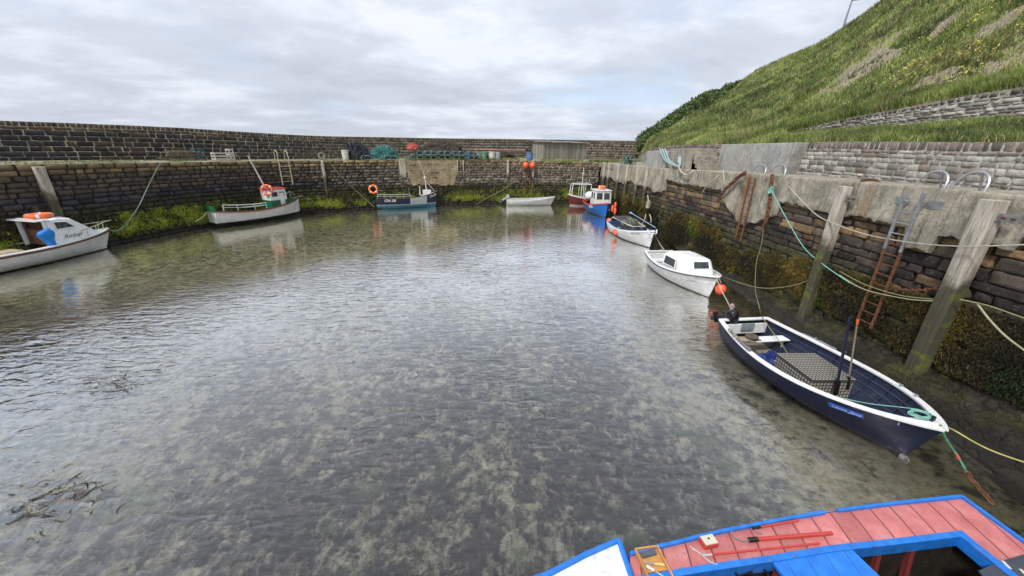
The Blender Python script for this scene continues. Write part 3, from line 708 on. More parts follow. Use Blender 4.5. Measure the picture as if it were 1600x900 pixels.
b = t.mix(t.range(t.math('ADD', a[0], t.math('MULTIPLY', t.math('SUBTRACT', n2, 0.5), 0.9)), 0.35, 0.6), b, t.ramp(n3, [(0.33, (0.10, 0.08, 0.05)), (0.5, (0.30, 0.25, 0.18)), (0.68, (0.50, 0.44, 0.34))]))
hill_mat = t.bsdf(b, 0.95, 0, t.bump(t.math('ADD', n2, n3), 0.12))
hill = npmesh('hillside', V, np.stack([i, i + nr_, i + nr_ + 1, i + 1], 1), hill_mat, cols, smooth=True); setp(hill, kind='structure')
bm = bmesh.new(); bm.from_mesh(hill.data); 
if sum(f.normal.z for f in bm.faces) < 0: bmesh.ops.reverse_faces(bm, faces=bm.faces)
bm.to_mesh(hill.data); bm.free()

# ---- grass blades
rs = np.random.RandomState(5)
def leafmat(name, rough=0.6, trans=0.25):
    t = NT(name); c = t.attr(); o = t.n('ShaderNodeBsdfPrincipled'); t.put(o.inputs['Base Color'], c); o.inputs['Roughness'].default_value = rough; o.inputs['Specular IOR Level'].default_value = 0.25
    tl = t.n('ShaderNodeBsdfTranslucent'); t.put(tl.inputs[0], c); mxx = t.n('ShaderNodeMixShader'); mxx.inputs[0].default_value = trans
    t.t.links.new(o.outputs[0], mxx.inputs[1]); t.t.links.new(tl.outputs[0], mxx.inputs[2]); t.t.links.new(mxx.outputs[0], t.out.inputs[0]); return t.m
grass_mat = leafmat('grass_blades')
def blades(P, h, w, col, lean=0.35, up=(0, 0, 1)):
    """P (N,3), h,w (N,), col (N,3) -> two-segment bent blades (5 verts: 3 tris -> quads+tri as tris)"""
    N = len(P); th = rs.uniform(0, 2 * np.pi, N); ln = rs.uniform(0.1, 1, N) * lean; ta = rs.uniform(0, 2 * np.pi, N)
    sd_ = np.stack([np.cos(th), np.sin(th), np.zeros(N)], 1) * w[:, None] / 2; dr = np.stack([np.cos(ta), np.sin(ta), np.zeros(N)], 1)
    upv = np.array(up, float)[None] * h[:, None]
    m_ = P + upv * 0.55 + dr * (h * ln * 0.35)[:, None]; tip = P + upv * (1 - 0.3 * ln)[:, None] + dr * (h * ln)[:, None]
    Vv = np.stack([P - sd_, P + sd_, m_ + sd_ * 0.8, m_ - sd_ * 0.8, tip], 1).reshape(-1, 3); b_ = np.arange(N)[:, None] * 5
    F3 = np.concatenate([b_ + np.array([[0, 1, 2]]), b_ + np.array([[0, 2, 3]]), b_ + np.array([[3, 2, 4]])], 0)
    return Vv, F3, np.repeat(col, 5, 0)
def grass_color(x, y, z, N, straw=0.12):
    n = pnoise(x, y + z, 0.35, 21) * 0.5 + 0.5; n2_ = pnoise(x + z, y, 1.5, 22) * 0.5 + 0.5; f = np.clip(0.5 + 0.8 * (n - 0.5) + 0.6 * (n2_ - 0.5) + rs.normal(0, 0.12, N), 0, 1)[:, None]
    c0 = np.array([[0.045, 0.072, 0.022]]); c1 = np.array([[0.15, 0.205, 0.05]]); c2 = np.array([[0.40, 0.44, 0.15]])
    c = np.where(f < 0.5, c0 + (c1 - c0) * f * 2, c1 + (c2 - c1) * (f - 0.5) * 2)
    st = (rs.rand(N) < straw + 0.35 * (pnoise(x - z, y, 0.5, 77) > 0.35))[:, None]; return np.where(st, np.array([[0.30, 0.26, 0.13]]) * rs.uniform(0.6, 1.1, (N, 1)), c)
def sample_hill(N, q0, q1, ph0, ph1, power=1.0):
    k = rs.uniform(np.searchsorted(phis, ph0), min(np.searchsorted(phis, ph1), nph - 2), N); q = q0 + (q1 - q0) * rs.rand(N) ** power
    ki, qi = k.astype(int), q.astype(int); fk, fq = (k - ki)[:, None], (q - qi)[:, None]
    P = (H_[ki, qi] * (1 - fk) + H_[ki + 1, qi] * fk) * (1 - fq) + (H_[ki, qi + 1] * (1 - fk) + H_[ki + 1, qi + 1] * fk) * fq
    ii = ki * nr_ + qi; return P, cols[ii]
GV = []; GF = []; GC = []; gb = 0
def addg(Vv, Ff, Cc):
    global gb
    GV.append(Vv); GF.append(Ff + gb); GC.append(Cc); gb += len(Vv)
# slope
P, cc_ = sample_hill(150000, m1, m1 + m2 - 1, phis[0], 1.15, 0.85); keep = (cc_[:, 0] < 0.5) | (rs.rand(len(P)) < 0.12 + 0.5 * (pnoise(P[:, 0], P[:, 1] + P[:, 2], 1.7, 55) > 0.35)); P = P[keep]; cc_ = cc_[keep]; N = len(P)
dd = np.hypot(P[:, 0], P[:, 1]); c = grass_color(P[:, 0], P[:, 1], P[:, 2], N); c = c * (1 - 0.55 * cc_[:, 2:3])
SLP = (P, cc_)
hh_ = rs.uniform(0.22, 0.5, N) * (1 + 0.3 * pnoise(P[:, 0], P[:, 1], 0.8, 5)); addg(*blades(P - np.array([0, 0, 0.05]), hh_, 0.016 + dd * 0.0011, c, 0.9))
# small yellow flowers
P2, cc2 = SLP; kk = rs.rand(len(P2)) < cc2[:, 1] ** 1.5 * 0.5 * (pnoise(P2[:, 0], P2[:, 1], 1.6, 91) > 0); P2 = P2[kk] + np.array([0, 0, 0.3]); n_f = len(P2)
fa = rs.normal(0, 1, (n_f, 3)) * 0.024; fb_ = rs.normal(0, 1, (n_f, 3)) * 0.024
FLW = (np.stack([P2 - fa, P2 + fb_, P2 + fa, P2 - fb_], 1).reshape(-1, 3), np.arange(n_f * 4).reshape(-1, 4), np.repeat(np.array([[0.62, 0.56, 0.14]]) * rs.uniform(0.7, 1.2, (n_f, 1)), 4, 0))
setp(npmesh('wildflowers', FLW[0], FLW[1], grass_mat, FLW[2]), 'pale yellow wildflowers scattered in patches over the grassy slope', 'flowers', kind='stuff')
# crest tufts
P, cc_ = sample_hill(9000, m1 + m2 - 4, m1 + m2 + 0.9, cphi[1], 1.0, 1.0); N = len(P); addg(*blades(P - np.array([0, 0, 0.05]), rs.uniform(0.25, 0.75, N), np.full(N, 0.09), grass_color(P[:, 0], P[:, 1], P[:, 2], N), 0.5))
# terrace between the two walls, long grass
P, cc_ = sample_hill(70000, 0, m1 - 1, cphi[0], 1.3, 1.0); N = len(P); dd = np.hypot(P[:, 0], P[:, 1])
c = grass_color(P[:, 0], P[:, 1], P[:, 2], N, 0.16) * 1.15; addg(*blades(P - np.array([0, 0, 0.03]), rs.uniform(0.12, 0.36, N) * (1 + 0.35 * pnoise(P[:, 0], P[:, 1], 1.1, 9)), 0.01 + dd * 0.0009, c, 0.7))
# just above the path wall
P, cc_ = sample_hill(26000, m1, m1 + 9, 0.58, 1.3, 1.0); N = len(P); c = grass_color(P[:, 0], P[:, 1], P[:, 2], N, 0.1) * 1.2; addg(*blades(P - np.array([0, 0, 0.03]), rs.uniform(0.3, 0.65, N), np.full(N, 0.03), c, 0.7))
# quay tops: short weeds along parapet foot and edge of the far quay
def quay_pts(N, a, b, s0, s1):
    s = rs.uniform(s0, s1, N); f = rs.uniform(a, b, N); out = np.zeros((N, 3))
    for q in range(N):
        p = lq_pt(s[q], -0.25); k = PP.at(sB * s[q] / LQ.L); out[q] = (p.x + (k[0] - p.x) * f[q], p.y + (k[1] - p.y) * f[q], p.z + 0.0)
    n = pnoise(out[:, 0], out[:, 1], 0.9, 31); return out[n > 0.0]
P = quay_pts(14000, 0.0, 1.0, 8, LQ.L); N = len(P); c = grass_color(P[:, 0], P[:, 1], P[:, 2], N, 0.2) * 0.9; addg(*blades(P, rs.uniform(0.04, 0.16, N), np.full(N, 0.035), c, 0.9))
P = quay_pts(7000, 0.01, 0.2, LQ.L - 20, LQ.L); N = len(P); c = grass_color(P[:, 0], P[:, 1], P[:, 2], N, 0.1) * 1.1; addg(*blades(P, rs.uniform(0.1, 0.3, N), np.full(N, 0.05), c, 0.9))
# corner of the quay
N = 9000; P = np.stack([rs.uniform(9.0, 22, N), rs.uniform(41, 63, N), np.full(N, 4.37)], 1); P = P[(P[:, 1] < 42 + (P[:, 0] - 5) * 1.5) & (P[:, 0] < 12 + (P[:, 1] - 36) * 0.36) & (pnoise(P[:, 0], P[:, 1], 0.5, 3) > -0.1)]; N = len(P)
addg(*blades(P, rs.uniform(0.1, 0.35, N), np.full(N, 0.07), grass_color(P[:, 0], P[:, 1], P[:, 2], N, 0.15), 0.9))
o = npmesh('grass', np.concatenate(GV), np.concatenate(GF), grass_mat, np.concatenate(GC)); setp(o, 'long green grass with straw stems over the slope and quay edges', 'grass', kind='stuff')

# ---- dark scrub on the far end of the hill
P, cc_ = sample_hill(700, m1 + 30, m1 + m2 - 1, cphi[1], math.atan2(ray(1150, 150).x, ray(1150, 150).y), 0.7)
# keep towards the crest on the left part
SV = []; SF = []; SC = []; sb = 0
for p in P:
    ph = math.atan2(p[0], p[1]); k = int(np.argmin(np.abs(phis - ph))); cpt = H_[k, m1 + m2 - 1]; rr = math.hypot(p[0], p[1]) / math.hypot(cpt[0], cpt[1])
    lim = float(np.interp(ph, [cphi[1], cphi[5], cphi[6], 0.46], [0.62, 0.74, 0.88, 0.97]))
    if rr < lim: continue
    R__ = rs.uniform(0.7, 1.6); n = 170; v = rs.normal(0, 1, (n, 3)); v /= np.linalg.norm(v, axis=1)[:, None]; v *= (R__ * rs.uniform(0.55, 1.0, n) * (1 + 0.25 * np.sin(v[:, 0] * 7) * np.cos(v[:, 1] * 9)))[:, None]; v[:, 2] *= 0.62
    ct = p + v + np.array([0, 0, R__ * 0.2]); a_ = rs.normal(0, 1, (n, 3)) * 0.11; b_ = rs.normal(0, 1, (n, 3)) * 0.11
    q = np.stack([ct - a_, ct + b_, ct + a_, ct - b_], 1).reshape(-1, 3); f_ = rs.uniform(0.5, 1.6, (n, 1)) * rs.uniform(0.7, 1.25)
    cl = np.array([[0.075, 0.11, 0.035]]) * f_; SV.append(q); SF.append(np.arange(n * 4).reshape(-1, 4) + sb); SC.append(np.repeat(cl, 4, 0)); sb += n * 4
scrub_mat = leafmat('scrub_leaves', 0.6, 0.15)
if SV:
    o = npmesh('scrub', np.concatenate(SV), np.concatenate(SF), scrub_mat, np.concatenate(SC)); setp(o, 'dark green low scrub along the far crest of the hill', 'scrub', kind='stuff')

# ---- seaweed and algae hanging on the walls
sw_mat = leafmat('wrack_fronds', 0.5, 0.1)
def fronds(P, Nn, L, Wd, col, droop=0.6, spread=0.6):
    """hanging fronds; Nn outward normals"""
    N = len(P); t1 = np.stack([-Nn[:, 1], Nn[:, 0], np.zeros(N)], 1); a = rs.normal(0, spread, N); out = rs.uniform(0.15, 0.9, N)
    dv = -np.array([[0, 0, 1]]) * droop + t1 * a[:, None] + Nn * out[:, None] * 0.6 + rs.normal(0, 0.15, (N, 3)); dv /= np.linalg.norm(dv, axis=1)[:, None]
    sd_ = np.cross(dv, Nn + rs.normal(0, 0.5, (N, 3))); sd_ /= np.linalg.norm(sd_, axis=1)[:, None]
    mid = P + dv * (L * 0.5)[:, None] + Nn * (L * 0.12)[:, None]; tip = P + dv * L[:, None] - np.array([[0, 0, 1]]) * (L * 0.2)[:, None]
    w_ = (Wd / 2)[:, None]
    Vv = np.stack([P - sd_ * w_ * 0.4, P + sd_ * w_ * 0.4, mid + sd_ * w_, mid - sd_ * w_, tip + sd_ * w_ * 0.6, tip - sd_ * w_ * 0.6], 1).reshape(-1, 3); b_ = np.arange(N)[:, None] * 6
    return Vv, np.concatenate([b_ + np.array([[0, 1, 2, 3]]), b_ + np.array([[3, 2, 4, 5]])], 0), np.repeat(col, 6, 0)
WV = []; WF = []; WC = []; wb = 0
def addw(Vv, Ff, Cc):
    global wb
    WV.append(Vv); WF.append(Ff + wb); WC.append(Cc); wb += len(Vv)
N = 120000; y = 3.2 + 37 * rs.rand(N) ** 1.9; zt_ = np.interp(y, [3, 8, 12, 16, 22, 40], [2.65, 2.5, 2.2, 2.15, 2.15, 1.8]); zb_ = np.interp(y, [3, 6, 9, 13, 18, 24], [1.1, 0.95, 0.75, 0.5, 0.3, 0.15])
z = zb_ + (zt_ - zb_) * rs.rand(N); n_ = pnoise(y, z * 1.4, 0.9, 41) + 0.5 * pnoise(y, z, 3.2, 42); edge = np.minimum((z - zb_), (zt_ - z)) / 0.35
thr = np.interp(y, [3, 11, 13, 30], [-0.9, -0.7, -0.15, -0.25]); ok = (n_ + np.minimum(edge, 1.0) * 0.7 - 0.5 > thr); y = y[ok]; z = z[ok]; n_ = n_[ok]; N = len(y)
x = np.interp(y, [-6, 22, 28, 33, 38, 42.4], [10.3, 10.3, 10.25, 10.1, 9.75, 9.3]) - 0.03 - 0.03 * (z) * 0 - np.abs(rs.normal(0, 0.05, N)) * (1 + n_ * 0.5)
yel = np.clip(pnoise(y, z, 1.2, 44) * 0.5 + 0.35 + 0.25 * (z > 1.5), 0, 1)[:, None] * rs.uniform(0.2, 1.1, (N, 1)); warm = np.interp(y, [9, 12, 20], [0.5, 1, 0.8])[:, None]
cl = np.array([[0.020, 0.018, 0.008]]) + (np.array([[0.27, 0.185, 0.03]]) - 0.01) * (yel ** 1.5) * warm
grn = (pnoise(y, z, 0.9, 46) > 0.75)[:, None]; cl = np.where(grn, cl * np.array([[0.7, 1.35, 0.8]]), cl)
far = np.interp(y, [5, 15, 40], [1, 1.5, 3.2]); addw(*fronds(np.stack([x, y, z], 1), np.tile([[-1.0, 0, 0]], (N, 1)), rs.uniform(0.03, 0.09, N) * far, rs.uniform(0.008, 0.018, N) * far, cl))
o = npmesh('seaweed', np.concatenate(WV), np.concatenate(WF), sw_mat, np.concatenate(WC)); setp(o, 'olive and mustard bladder wrack hanging thickly on the lower right quay wall', 'seaweed', kind='stuff')
# moss and short weed on the ledge
lob = bpy.data.objects['rock_ledge'].data; lv = np.zeros(len(lob.vertices) * 3); lob.vertices.foreach_get('co', lv); lv = lv.reshape(-1, 3)
pk_ = rs.randint(0, len(lv), 60000); P = lv[pk_] + rs.normal(0, 0.02, (60000, 3)) * np.array([1, 1, 0]); nn_ = pnoise(P[:, 0] * 1.4, P[:, 1], 1.3, 66) + 0.4 * pnoise(P[:, 0], P[:, 1], 6, 67); kk = (P[:, 2] > 0.12) & (nn_ + P[:, 2] * 0.8 > 0.35); P = P[kk]; nn_ = nn_[kk]; N = len(P)
mc_ = np.array([[0.05, 0.045, 0.02]]) + np.array([[0.13, 0.14, 0.015]]) * (np.clip(nn_ * 0.7 + rs.normal(0, 0.2, N), 0, 1)[:, None]) ** 1.3
mv = blades(P - np.array([0, 0, 0.01]), rs.uniform(0.015, 0.05, N), rs.uniform(0.008, 0.02, N), mc_, 1.6); setp(npmesh('moss', mv[0], mv[1], grass_mat, mv[2]), 'olive moss and short weed growing over the wet rock ledge', 'moss', kind='stuff')
# bright green weed on the left and far wall
WV = []; WF = []; WC = []; wb = 0
N = 42000; s = rs.uniform(14, LQ.L - 0.3, N); z = rs.uniform(0.35, 1.75, N); x, y, zq, tx, ty = LQ.at(s)
n_ = pnoise(s, z * 1.5, 0.7, 51) + 0.5 * pnoise(s, z, 3.0, 52); ed = np.minimum(z - 0.35, 1.75 - z) / 0.3
side_ = np.interp(s, [14, 19, 24, LQ.L - 25, LQ.L - 6, LQ.L], [-0.7, -0.25, 0.25, 0.1, 0.35, 0.4]); ok = n_ + side_ + np.minimum(ed, 1) * 0.9 + rs.normal(0, 0.25, N) > 1.25
s, z, x, y, tx, ty, n_ = s[ok], z[ok], x[ok], y[ok], tx[ok], ty[ok], n_[ok]; N = len(s); off = 0.03 - 0.055 * (z + 0.5) + rs.uniform(0, 0.06, N)
P = np.stack([x + ty * off, y - tx * off, z], 1); Nn = np.stack([ty, -tx, np.zeros(N)], 1)
f = (np.clip(n_ * 0.5 + 0.5 + rs.normal(0, 0.15, N), 0, 1) * np.interp(z, [0.3, 0.9, 1.8], [0.5, 1.0, 0.75]))[:, None]
cl = np.array([[0.035, 0.042, 0.01]]) + np.array([[0.30, 0.35, 0.03]]) * f ** 1.5
addw(*fronds(P, Nn, rs.uniform(0.05, 0.17, N), rs.uniform(0.02, 0.06, N), cl, 1.0, 0.3))
N = 16000; s = rs.uniform(10, LQ.L - 0.3, N); z = rs.uniform(1.2, 2.2, N); n_ = pnoise(s, z * 1.5, 0.9, 61); ok = n_ + (1.9 - z) > 0.3; s = s[ok]; z = z[ok]; N = len(s); x, y, zq, tx, ty = LQ.at(s)
off = 0.03 - 0.055 * (z + 0.5) + rs.uniform(0, 0.05, N); P = np.stack([x + ty * off, y - tx * off, z], 1); Nn = np.stack([ty, -tx, np.zeros(N)], 1)
addw(*fronds(P, Nn, rs.uniform(0.1, 0.25, N), rs.uniform(0.03, 0.07, N), np.array([[0.035, 0.032, 0.014]]) * rs.uniform(0.5, 1.8, (N, 1)), 1.0, 0.4))
o = npmesh('algae', np.concatenate(WV), np.concatenate(WF), leafmat('green_algae', 0.6, 0.2), np.concatenate(WC)); setp(o, 'bright green algae in a band low on the left and far quay walls', 'algae', kind='stuff')
# ================================================================== BOATS
class Hull:
    def __init__(s, name, label, cat, stern, bow, B, zs, zm, zb, draft=0.3, tr=0.72, rake=0.4, fp=2.1, tm=0.42, heel=0.0, trim=0.0, vk=0.15, thick=0.035, floor=0.05, z=0.0, group=None):
        st, bw = Vector((*stern, 0)), Vector((*bow, 0)); d = bw - st; s.L = d.length; s.B = B; s.zs, s.zm, s.zb, s.dr, s.tr, s.rake, s.fp, s.tm, s.vk = zs, zm, zb, draft, tr, rake, fp, tm, vk
        mid = (st + bw) / 2; s.floor = floor; s.thick = thick
        s.root = thing(name, label, cat, (mid.x, mid.y, z), (R_(heel), R_(-trim), math.atan2(d.y, d.x)), group)
        s.M = Matrix.Translation((mid.x, mid.y, z)) @ Euler((R_(heel), R_(-trim), math.atan2(d.y, d.x))).to_matrix().to_4x4(); s.Mi = s.M.inverted()
    def x(s, t): return -s.L / 2 + t * s.L
    def b(s, t):
        if t < s.tm: return s.B / 2 * (s.tr + (1 - s.tr) * math.sin(math.pi / 2 * t / s.tm))
        return s.B / 2 * max(0.0, 1 - ((t - s.tm) / (1 - s.tm)) ** s.fp) ** 0.85
    def sheer(s, t):
        a = 0.38
        if t < a: return s.zm + (s.zs - s.zm) * ((a - t) / a) ** 1.8
        return s.zm + (s.zb - s.zm) * ((t - a) / (1 - a)) ** 1.8
    def P(s, t, u, side, inset=0.0, off=0.0):
        a = u * math.pi / 2; kv = s.vk + (1 - s.vk) * t ** 3; b = max(0.0, s.b(t) - inset) ; zk = -s.dr; zt = s.sheer(t)
        yy = b * ((1 - kv) * math.sin(a) ** 0.9 + kv * u); w = (1 - kv) * (1 - math.cos(a)) ** 0.85 + kv * u
        z = zk + (zt - zk) * w + (inset * 0.7 * (1 - w)); x = s.x(t) - s.rake * (1 - w) * t ** 6 - inset * t ** 8
        yy += off * math.sin(a); return Vector((x, side * yy, z))
    def loc(s, px, py, z): return s.Mi @ at(px, py, z)
    def shell(s, mats, strakes=0, n=34, m=12, name='hull', step=0.014, inner=True):
        """mats: [outside, inside]"""
        mb = MB(); ts = [1 - (1 - k / n) ** 1.35 if k / n > 0 else 0 for k in range(n + 1)]
        us = []
        if strakes:
            for j in range(strakes):
                us += [(j / strakes, step if j else 0), ((j + 0.98) / strakes, 0.0)] if j < strakes - 1 else [(j / strakes, step), (1.0, 0.0)]
                if j < strakes: us.insert(len(us) - 1, ((j + 0.5) / strakes, step * 0.5))
        else: us = [(j / m, 0) for j in range(m + 1)]
        for sd in (1, -1):
            rings = [[s.P(t, u, sd, 0, o) for u, o in us] for t in ts]
            if sd < 0: rings = [r[::-1] for r in rings]
            mb.loft(rings)
        tr = [s.P(0, u, 1) for u, o in us]; tl = [s.P(0, u, -1) for u, o in us]
        mb.loft([tl, tr])
        o = mb.build(name, mats[0], s.root, smooth=True, sharp=24)
        bm = bmesh.new(); bm.from_mesh(o.data); bmesh.ops.remove_doubles(bm, verts=bm.verts, dist=0.002); bmesh.ops.recalc_face_normals(bm, faces=bm.faces); bm.to_mesh(o.data); bm.free()
        o.data.set_sharp_from_angle(angle=R_(24))
        if inner:
            mb = MB(); m2 = 12
            for sd in (1, -1):
                rings = [[(lambda v: Vector((v.x, v.y, max(v.z, s.floor))))(s.P(t, u / m2, sd, s.thick)) for u in range(m2 + 1)] for t in [0.012 + 0.975 * q for q in ts]]
                if sd > 0: rings = [r[::-1] for r in rings]
                mb.loft(rings)
            a = [(lambda v: Vector((v.x, v.y, max(v.z, s.floor))))(s.P(0.012, u / m2, 1, s.thick)) for u in range(m2 + 1)]; c = [Vector((v.x, -v.y, v.z)) for v in a]
            mb.loft([a, c]); mb.build('inside_lining', mats[1], s.root, smooth=True, sharp=40)
        return o
    def rail(s, name, mat, w=0.09, h=0.04, out=0.02, dz=0.0, t0=0.0, t1=1.0, transom=True, n=40, inner_dz=0.0, bevel=0.008, sides=(1, -1), u=1.0):
        """strip that follows the sheer: gunwale cap, rubbing strake, bulwark"""
        mb = MB()
        for sd in sides:
            rings = []
            for k in range(n + 1):
                t = t0 + (t1 - t0) * k / n; p = s.P(t, u, 1); y0 = max(0.0, p.y + out); y1 = max(0.0, p.y + out - w); z = p.z + dz; xx = out * 1.2 * t ** 10
                rings.append([Vector((p.x + xx, sd * y0, z - h / 2)), Vector((p.x + xx, sd * y0, z + h / 2)), Vector((p.x - (w * 1.4) * t ** 12, sd * y1, z + h / 2 + inner_dz)), Vector((p.x - (w * 1.4) * t ** 12, sd * y1, z - h / 2 + inner_dz))])
            mb.loft(rings, closed=True, cap=True)
        if transom and t0 == 0: p = s.P(0, u, 1); mb.box((p.x + w / 2 - 0.015, 0, p.z + dz), (w, 2 * p.y, h * 0.96))
        return mb.build(name, mat, s.root, bevel=bevel, smooth=False)
    def deck(s, name, mat, t0, t1, dz=-0.02, camber=0.03, n=16, m=8, inset=0.03, thick=0.03, ymax=None):
        mb = MB(); rings = []
        for k in range(n + 1):
            t = t0 + (t1 - t0) * k / n; p = s.P(t, 1, 1, inset); yy = max(p.y, 0.002)
            rings.append([Vector((p.x, yy * (1 - 2 * q / m), p.z + dz + camber * (1 - (1 - 2 * q / m) ** 2))) for q in range(m + 1)])
        mb.loft(rings); b = len(mb.v)
        # aft edge drop
        r = rings[0]; mb.loft([r, [v - Vector((0, 0, thick + 0.12)) for v in r]])
        return mb.build(name, mat, s.root, smooth=True)
    def side_mat(s, t, u, sd, dx=0.0, off=0.006):
        """matrix lying on the hull side: x along towards bow (mirrored so text reads), y up, z out"""
        p = s.P(t, u, sd); px = s.P(min(1, t + 0.02), u, sd) - s.P(t - 0.02, u, sd); pu = s.P(t, min(1, u + 0.04), sd) - s.P(t, u - 0.04, sd)
        px.normalize(); pu.normalize(); X = px if sd < 0 else -px; Zv = X.cross(pu).normalized(); Yv = Zv.cross(X).normalized()
        M = Matrix((X, Yv, Zv)).transposed().to_4x4(); M.translation = p + Zv * off; return M

def hullmat(name, bands, rough=0.3, stripes=None, dirt=0.25):
    """bands: [(z_top, colour)...] from the keel up, object space"""
    t = NT(name); c = t.coord('Object'); sp = t.sep(c); n = t.noise(c, 3, 6, 0.6); n2 = t.noise(c, 20, 4, 0.6)
    col = bands[-1][1]
    b = t.mix(0.0, col, col)
    for ztop, cc in reversed(bands[:-1]):
        b = t.mix(t.math('LESS_THAN', t.math('ADD', sp[2], t.math('MULTIPLY', t.math('SUBTRACT', n, 0.5), 0.02)), ztop), b, cc)
    if stripes:
        for x0, x1, z0, cc in stripes:
            k = t.math('MULTIPLY', t.math('MULTIPLY', t.math('GREATER_THAN', sp[0], x0), t.math('LESS_THAN', sp[0], x1)), t.math('GREATER_THAN', sp[2], z0)); b = t.mix(k, b, cc)
    b = t.mix(1.0, b, t.ramp(n, [(0.3, 0.82), (0.7, 1.08)]), 'MULTIPLY')
    st = t.noise(t.map(c, (5, 5, 0.7)), 2.5, 5, 0.65)
    b = t.mix(t.math('MULTIPLY', t.range(st, 0.52, 0.72), dirt), b, (0.16, 0.12, 0.07))
    b = t.mix(t.math('MULTIPLY', t.range(sp[2], 0.03, 0.14, 1.0, 0.0), t.range(n2, 0.35, 0.6, 0.0, 0.5)), b, (0.09, 0.085, 0.04))
    return t.bsdf(b, t.range(n2, 0.3, 0.7, rough - 0.08, rough + 0.15), 0, t.bump(n2, 0.003))

white = paint('white_paint', (0.66, 0.67, 0.67), 0.35, dirt=0.4, dirtcol=(0.33, 0.29, 0.2))
cleanwhite = paint('white_gelcoat', (0.74, 0.75, 0.76), 0.25, var=0.08, dirt=0.25, dirtcol=(0.42, 0.38, 0.28))
navy_in = paint('navy_inside_paint', (0.003, 0.007, 0.028), 0.45, var=0.5, dirt=0.5, dirtcol=(0.05, 0.06, 0.09))
steel = paint('galvanised_steel', (0.42, 0.43, 0.44), 0.4, 0.8, dirt=0.4)
rust = paint('rusty_iron', (0.16, 0.065, 0.03), 0.9, 0.2, var=0.5, scale=14, bump=0.01)
blackp = paint('black_plastic', (0.012, 0.012, 0.014), 0.25, var=0.2, dirt=0.15)
glassm = paint('window_glass', (0.05, 0.06, 0.065), 0.06, var=0.3, dirt=0.3, dirtcol=(0.3, 0.3, 0.28), bump=0)
orange = paint('orange_vinyl', (0.78, 0.12, 0.045), 0.4, var=0.15, dirt=0.3)
lifeo = paint('lifebuoy_orange', (0.80, 0.15, 0.04), 0.5, var=0.12, dirt=0.2)
timber = paint('weathered_timber', (0.28, 0.22, 0.155), 0.8, var=0.35, scale=3, dirt=0.4)
rope_w = paint('cream_rope', (0.42, 0.40, 0.31), 0.9, var=0.25, scale=25, bump=0.01)
rope_g = paint('sea_green_rope', (0.18, 0.42, 0.36), 0.85, var=0.25, scale=25)
rope_o = paint('olive_rope', (0.22, 0.22, 0.10), 0.9, var=0.3, scale=25)
rope_b = paint('pale_blue_rope', (0.30, 0.42, 0.42), 0.85, var=0.25, scale=25)
brown = paint('brown_varnish', (0.10, 0.045, 0.03), 0.5, var=0.25, dirt=0.3)
redp = paint('red_paint', (0.50, 0.055, 0.045), 0.45, var=0.15)
greenp = paint('green_paint', (0.015, 0.13, 0.06), 0.4, var=0.2)
bluep = paint('bright_blue_paint', (0.015, 0.17, 0.60), 0.4, var=0.25, scale=9, dirt=0.45, dirtcol=(0.10, 0.16, 0.28))
blacktxt = paint('black_lettering', (0.02, 0.02, 0.025), 0.5, bump=0)
whitetxt = paint('white_lettering', (0.8, 0.8, 0.8), 0.5, bump=0, dirt=0.1)

def ring_buoy(c, R, r, parent, rot=(0, 0, 0), M=None, name='lifebuoy'):
    mb = MB(); m = Euler(rot).to_matrix(); c = Vector(c)
    mb.tube([c + m @ Vector((R * math.cos(a), R * math.sin(a), 0)) for a in [2 * math.pi * k / 28 for k in range(28)]], r, 10, closed=True)
    o = mb.build(name, lifeo, parent, smooth=True)
    mb = MB()
    for k in range(4):
        a0 = math.pi / 4 + k * math.pi / 2
        mb = MB(); mb.tube([c + m @ Vector((R * math.cos(a0 + d), R * math.sin(a0 + d), 0)) for d in (-0.13, -0.05, 0.05, 0.13)], r * 1.07, 10); mb.build('reflective_band', white, o, smooth=True)
    return o
def buoy(name, label, c, r, rope_to=None, group=None, colm=None, cat='buoy', sc=(1, 1, 1.08)):
    t = thing(name, label, cat, c, group=group); mb = MB(); mb.ball((0, 0, 0), r, 20, 13, sc); mb.build('float_body', colm or orange, t, smooth=True)
    mb = MB(); mb.tube([(0, 0, r * 0.98 * sc[2]), (0, 0, r * 1.18 * sc[2])], r * 0.2, 10); mb.build('rope_eye', blackp, t, smooth=True)
    if rope_to:
        mb = MB(); mb.tube(sagline((0, 0, r * 1.15), Vector(rope_to) - Vector(c), 0.02, 8), 0.012, 6); mb.build('lanyard', rope_w, t, smooth=True)
    return t

# ------------------------------------------------------------------ 1. navy open boat by the wall
Bt = Hull('open_boat', 'long navy clinker boat with white gunwales and a chequer-plate box amidships beside the right wall', 'boat',
          (7.16, 10.42), (7.86, 5.42), 2.42, 0.74, 0.64, 0.9, 0.28, tr=0.66, rake=0.42, fp=2.25, tm=0.46, floor=0.02, vk=0.12)
hm = hullmat('navy_hull_paint', [(0.0, (0.004, 0.02, 0.03)), (9, (0.003, 0.007, 0.034))], 0.4, dirt=0.06)
Bt.shell([hm, navy_in], strakes=9, step=0.022)
Bt.rail('gunwale', cleanwhite, w=0.125, h=0.05, out=0.035, dz=0.025)
Bt.deck('foredeck', cleanwhite, 0.925, 0.995, dz=0.045, camber=0.01, inset=0.0)
for k in range(9):
    t = 0.12 + k * 0.095
    for sd in (1, -1):
        pts = [Bt.P(t, u, sd, 0.05) for u in (0.35, 0.5, 0.65, 0.8, 0.97)]; pts = [Vector((p.x, p.y, max(p.z, 0.04))) for p in pts]; mb = MB(); mb.tube(pts, 0.016, 4); mb.build('rib', navy_in, Bt.root)
mb = MB()                                            # inner stringers
for u in (0.62, 0.74, 0.86):
    for sd in (1, -1): mb.tube([Bt.P(0.06 + 0.86 * k / 24, u, sd, 0.055) for k in range(25)], 0.012, 4)
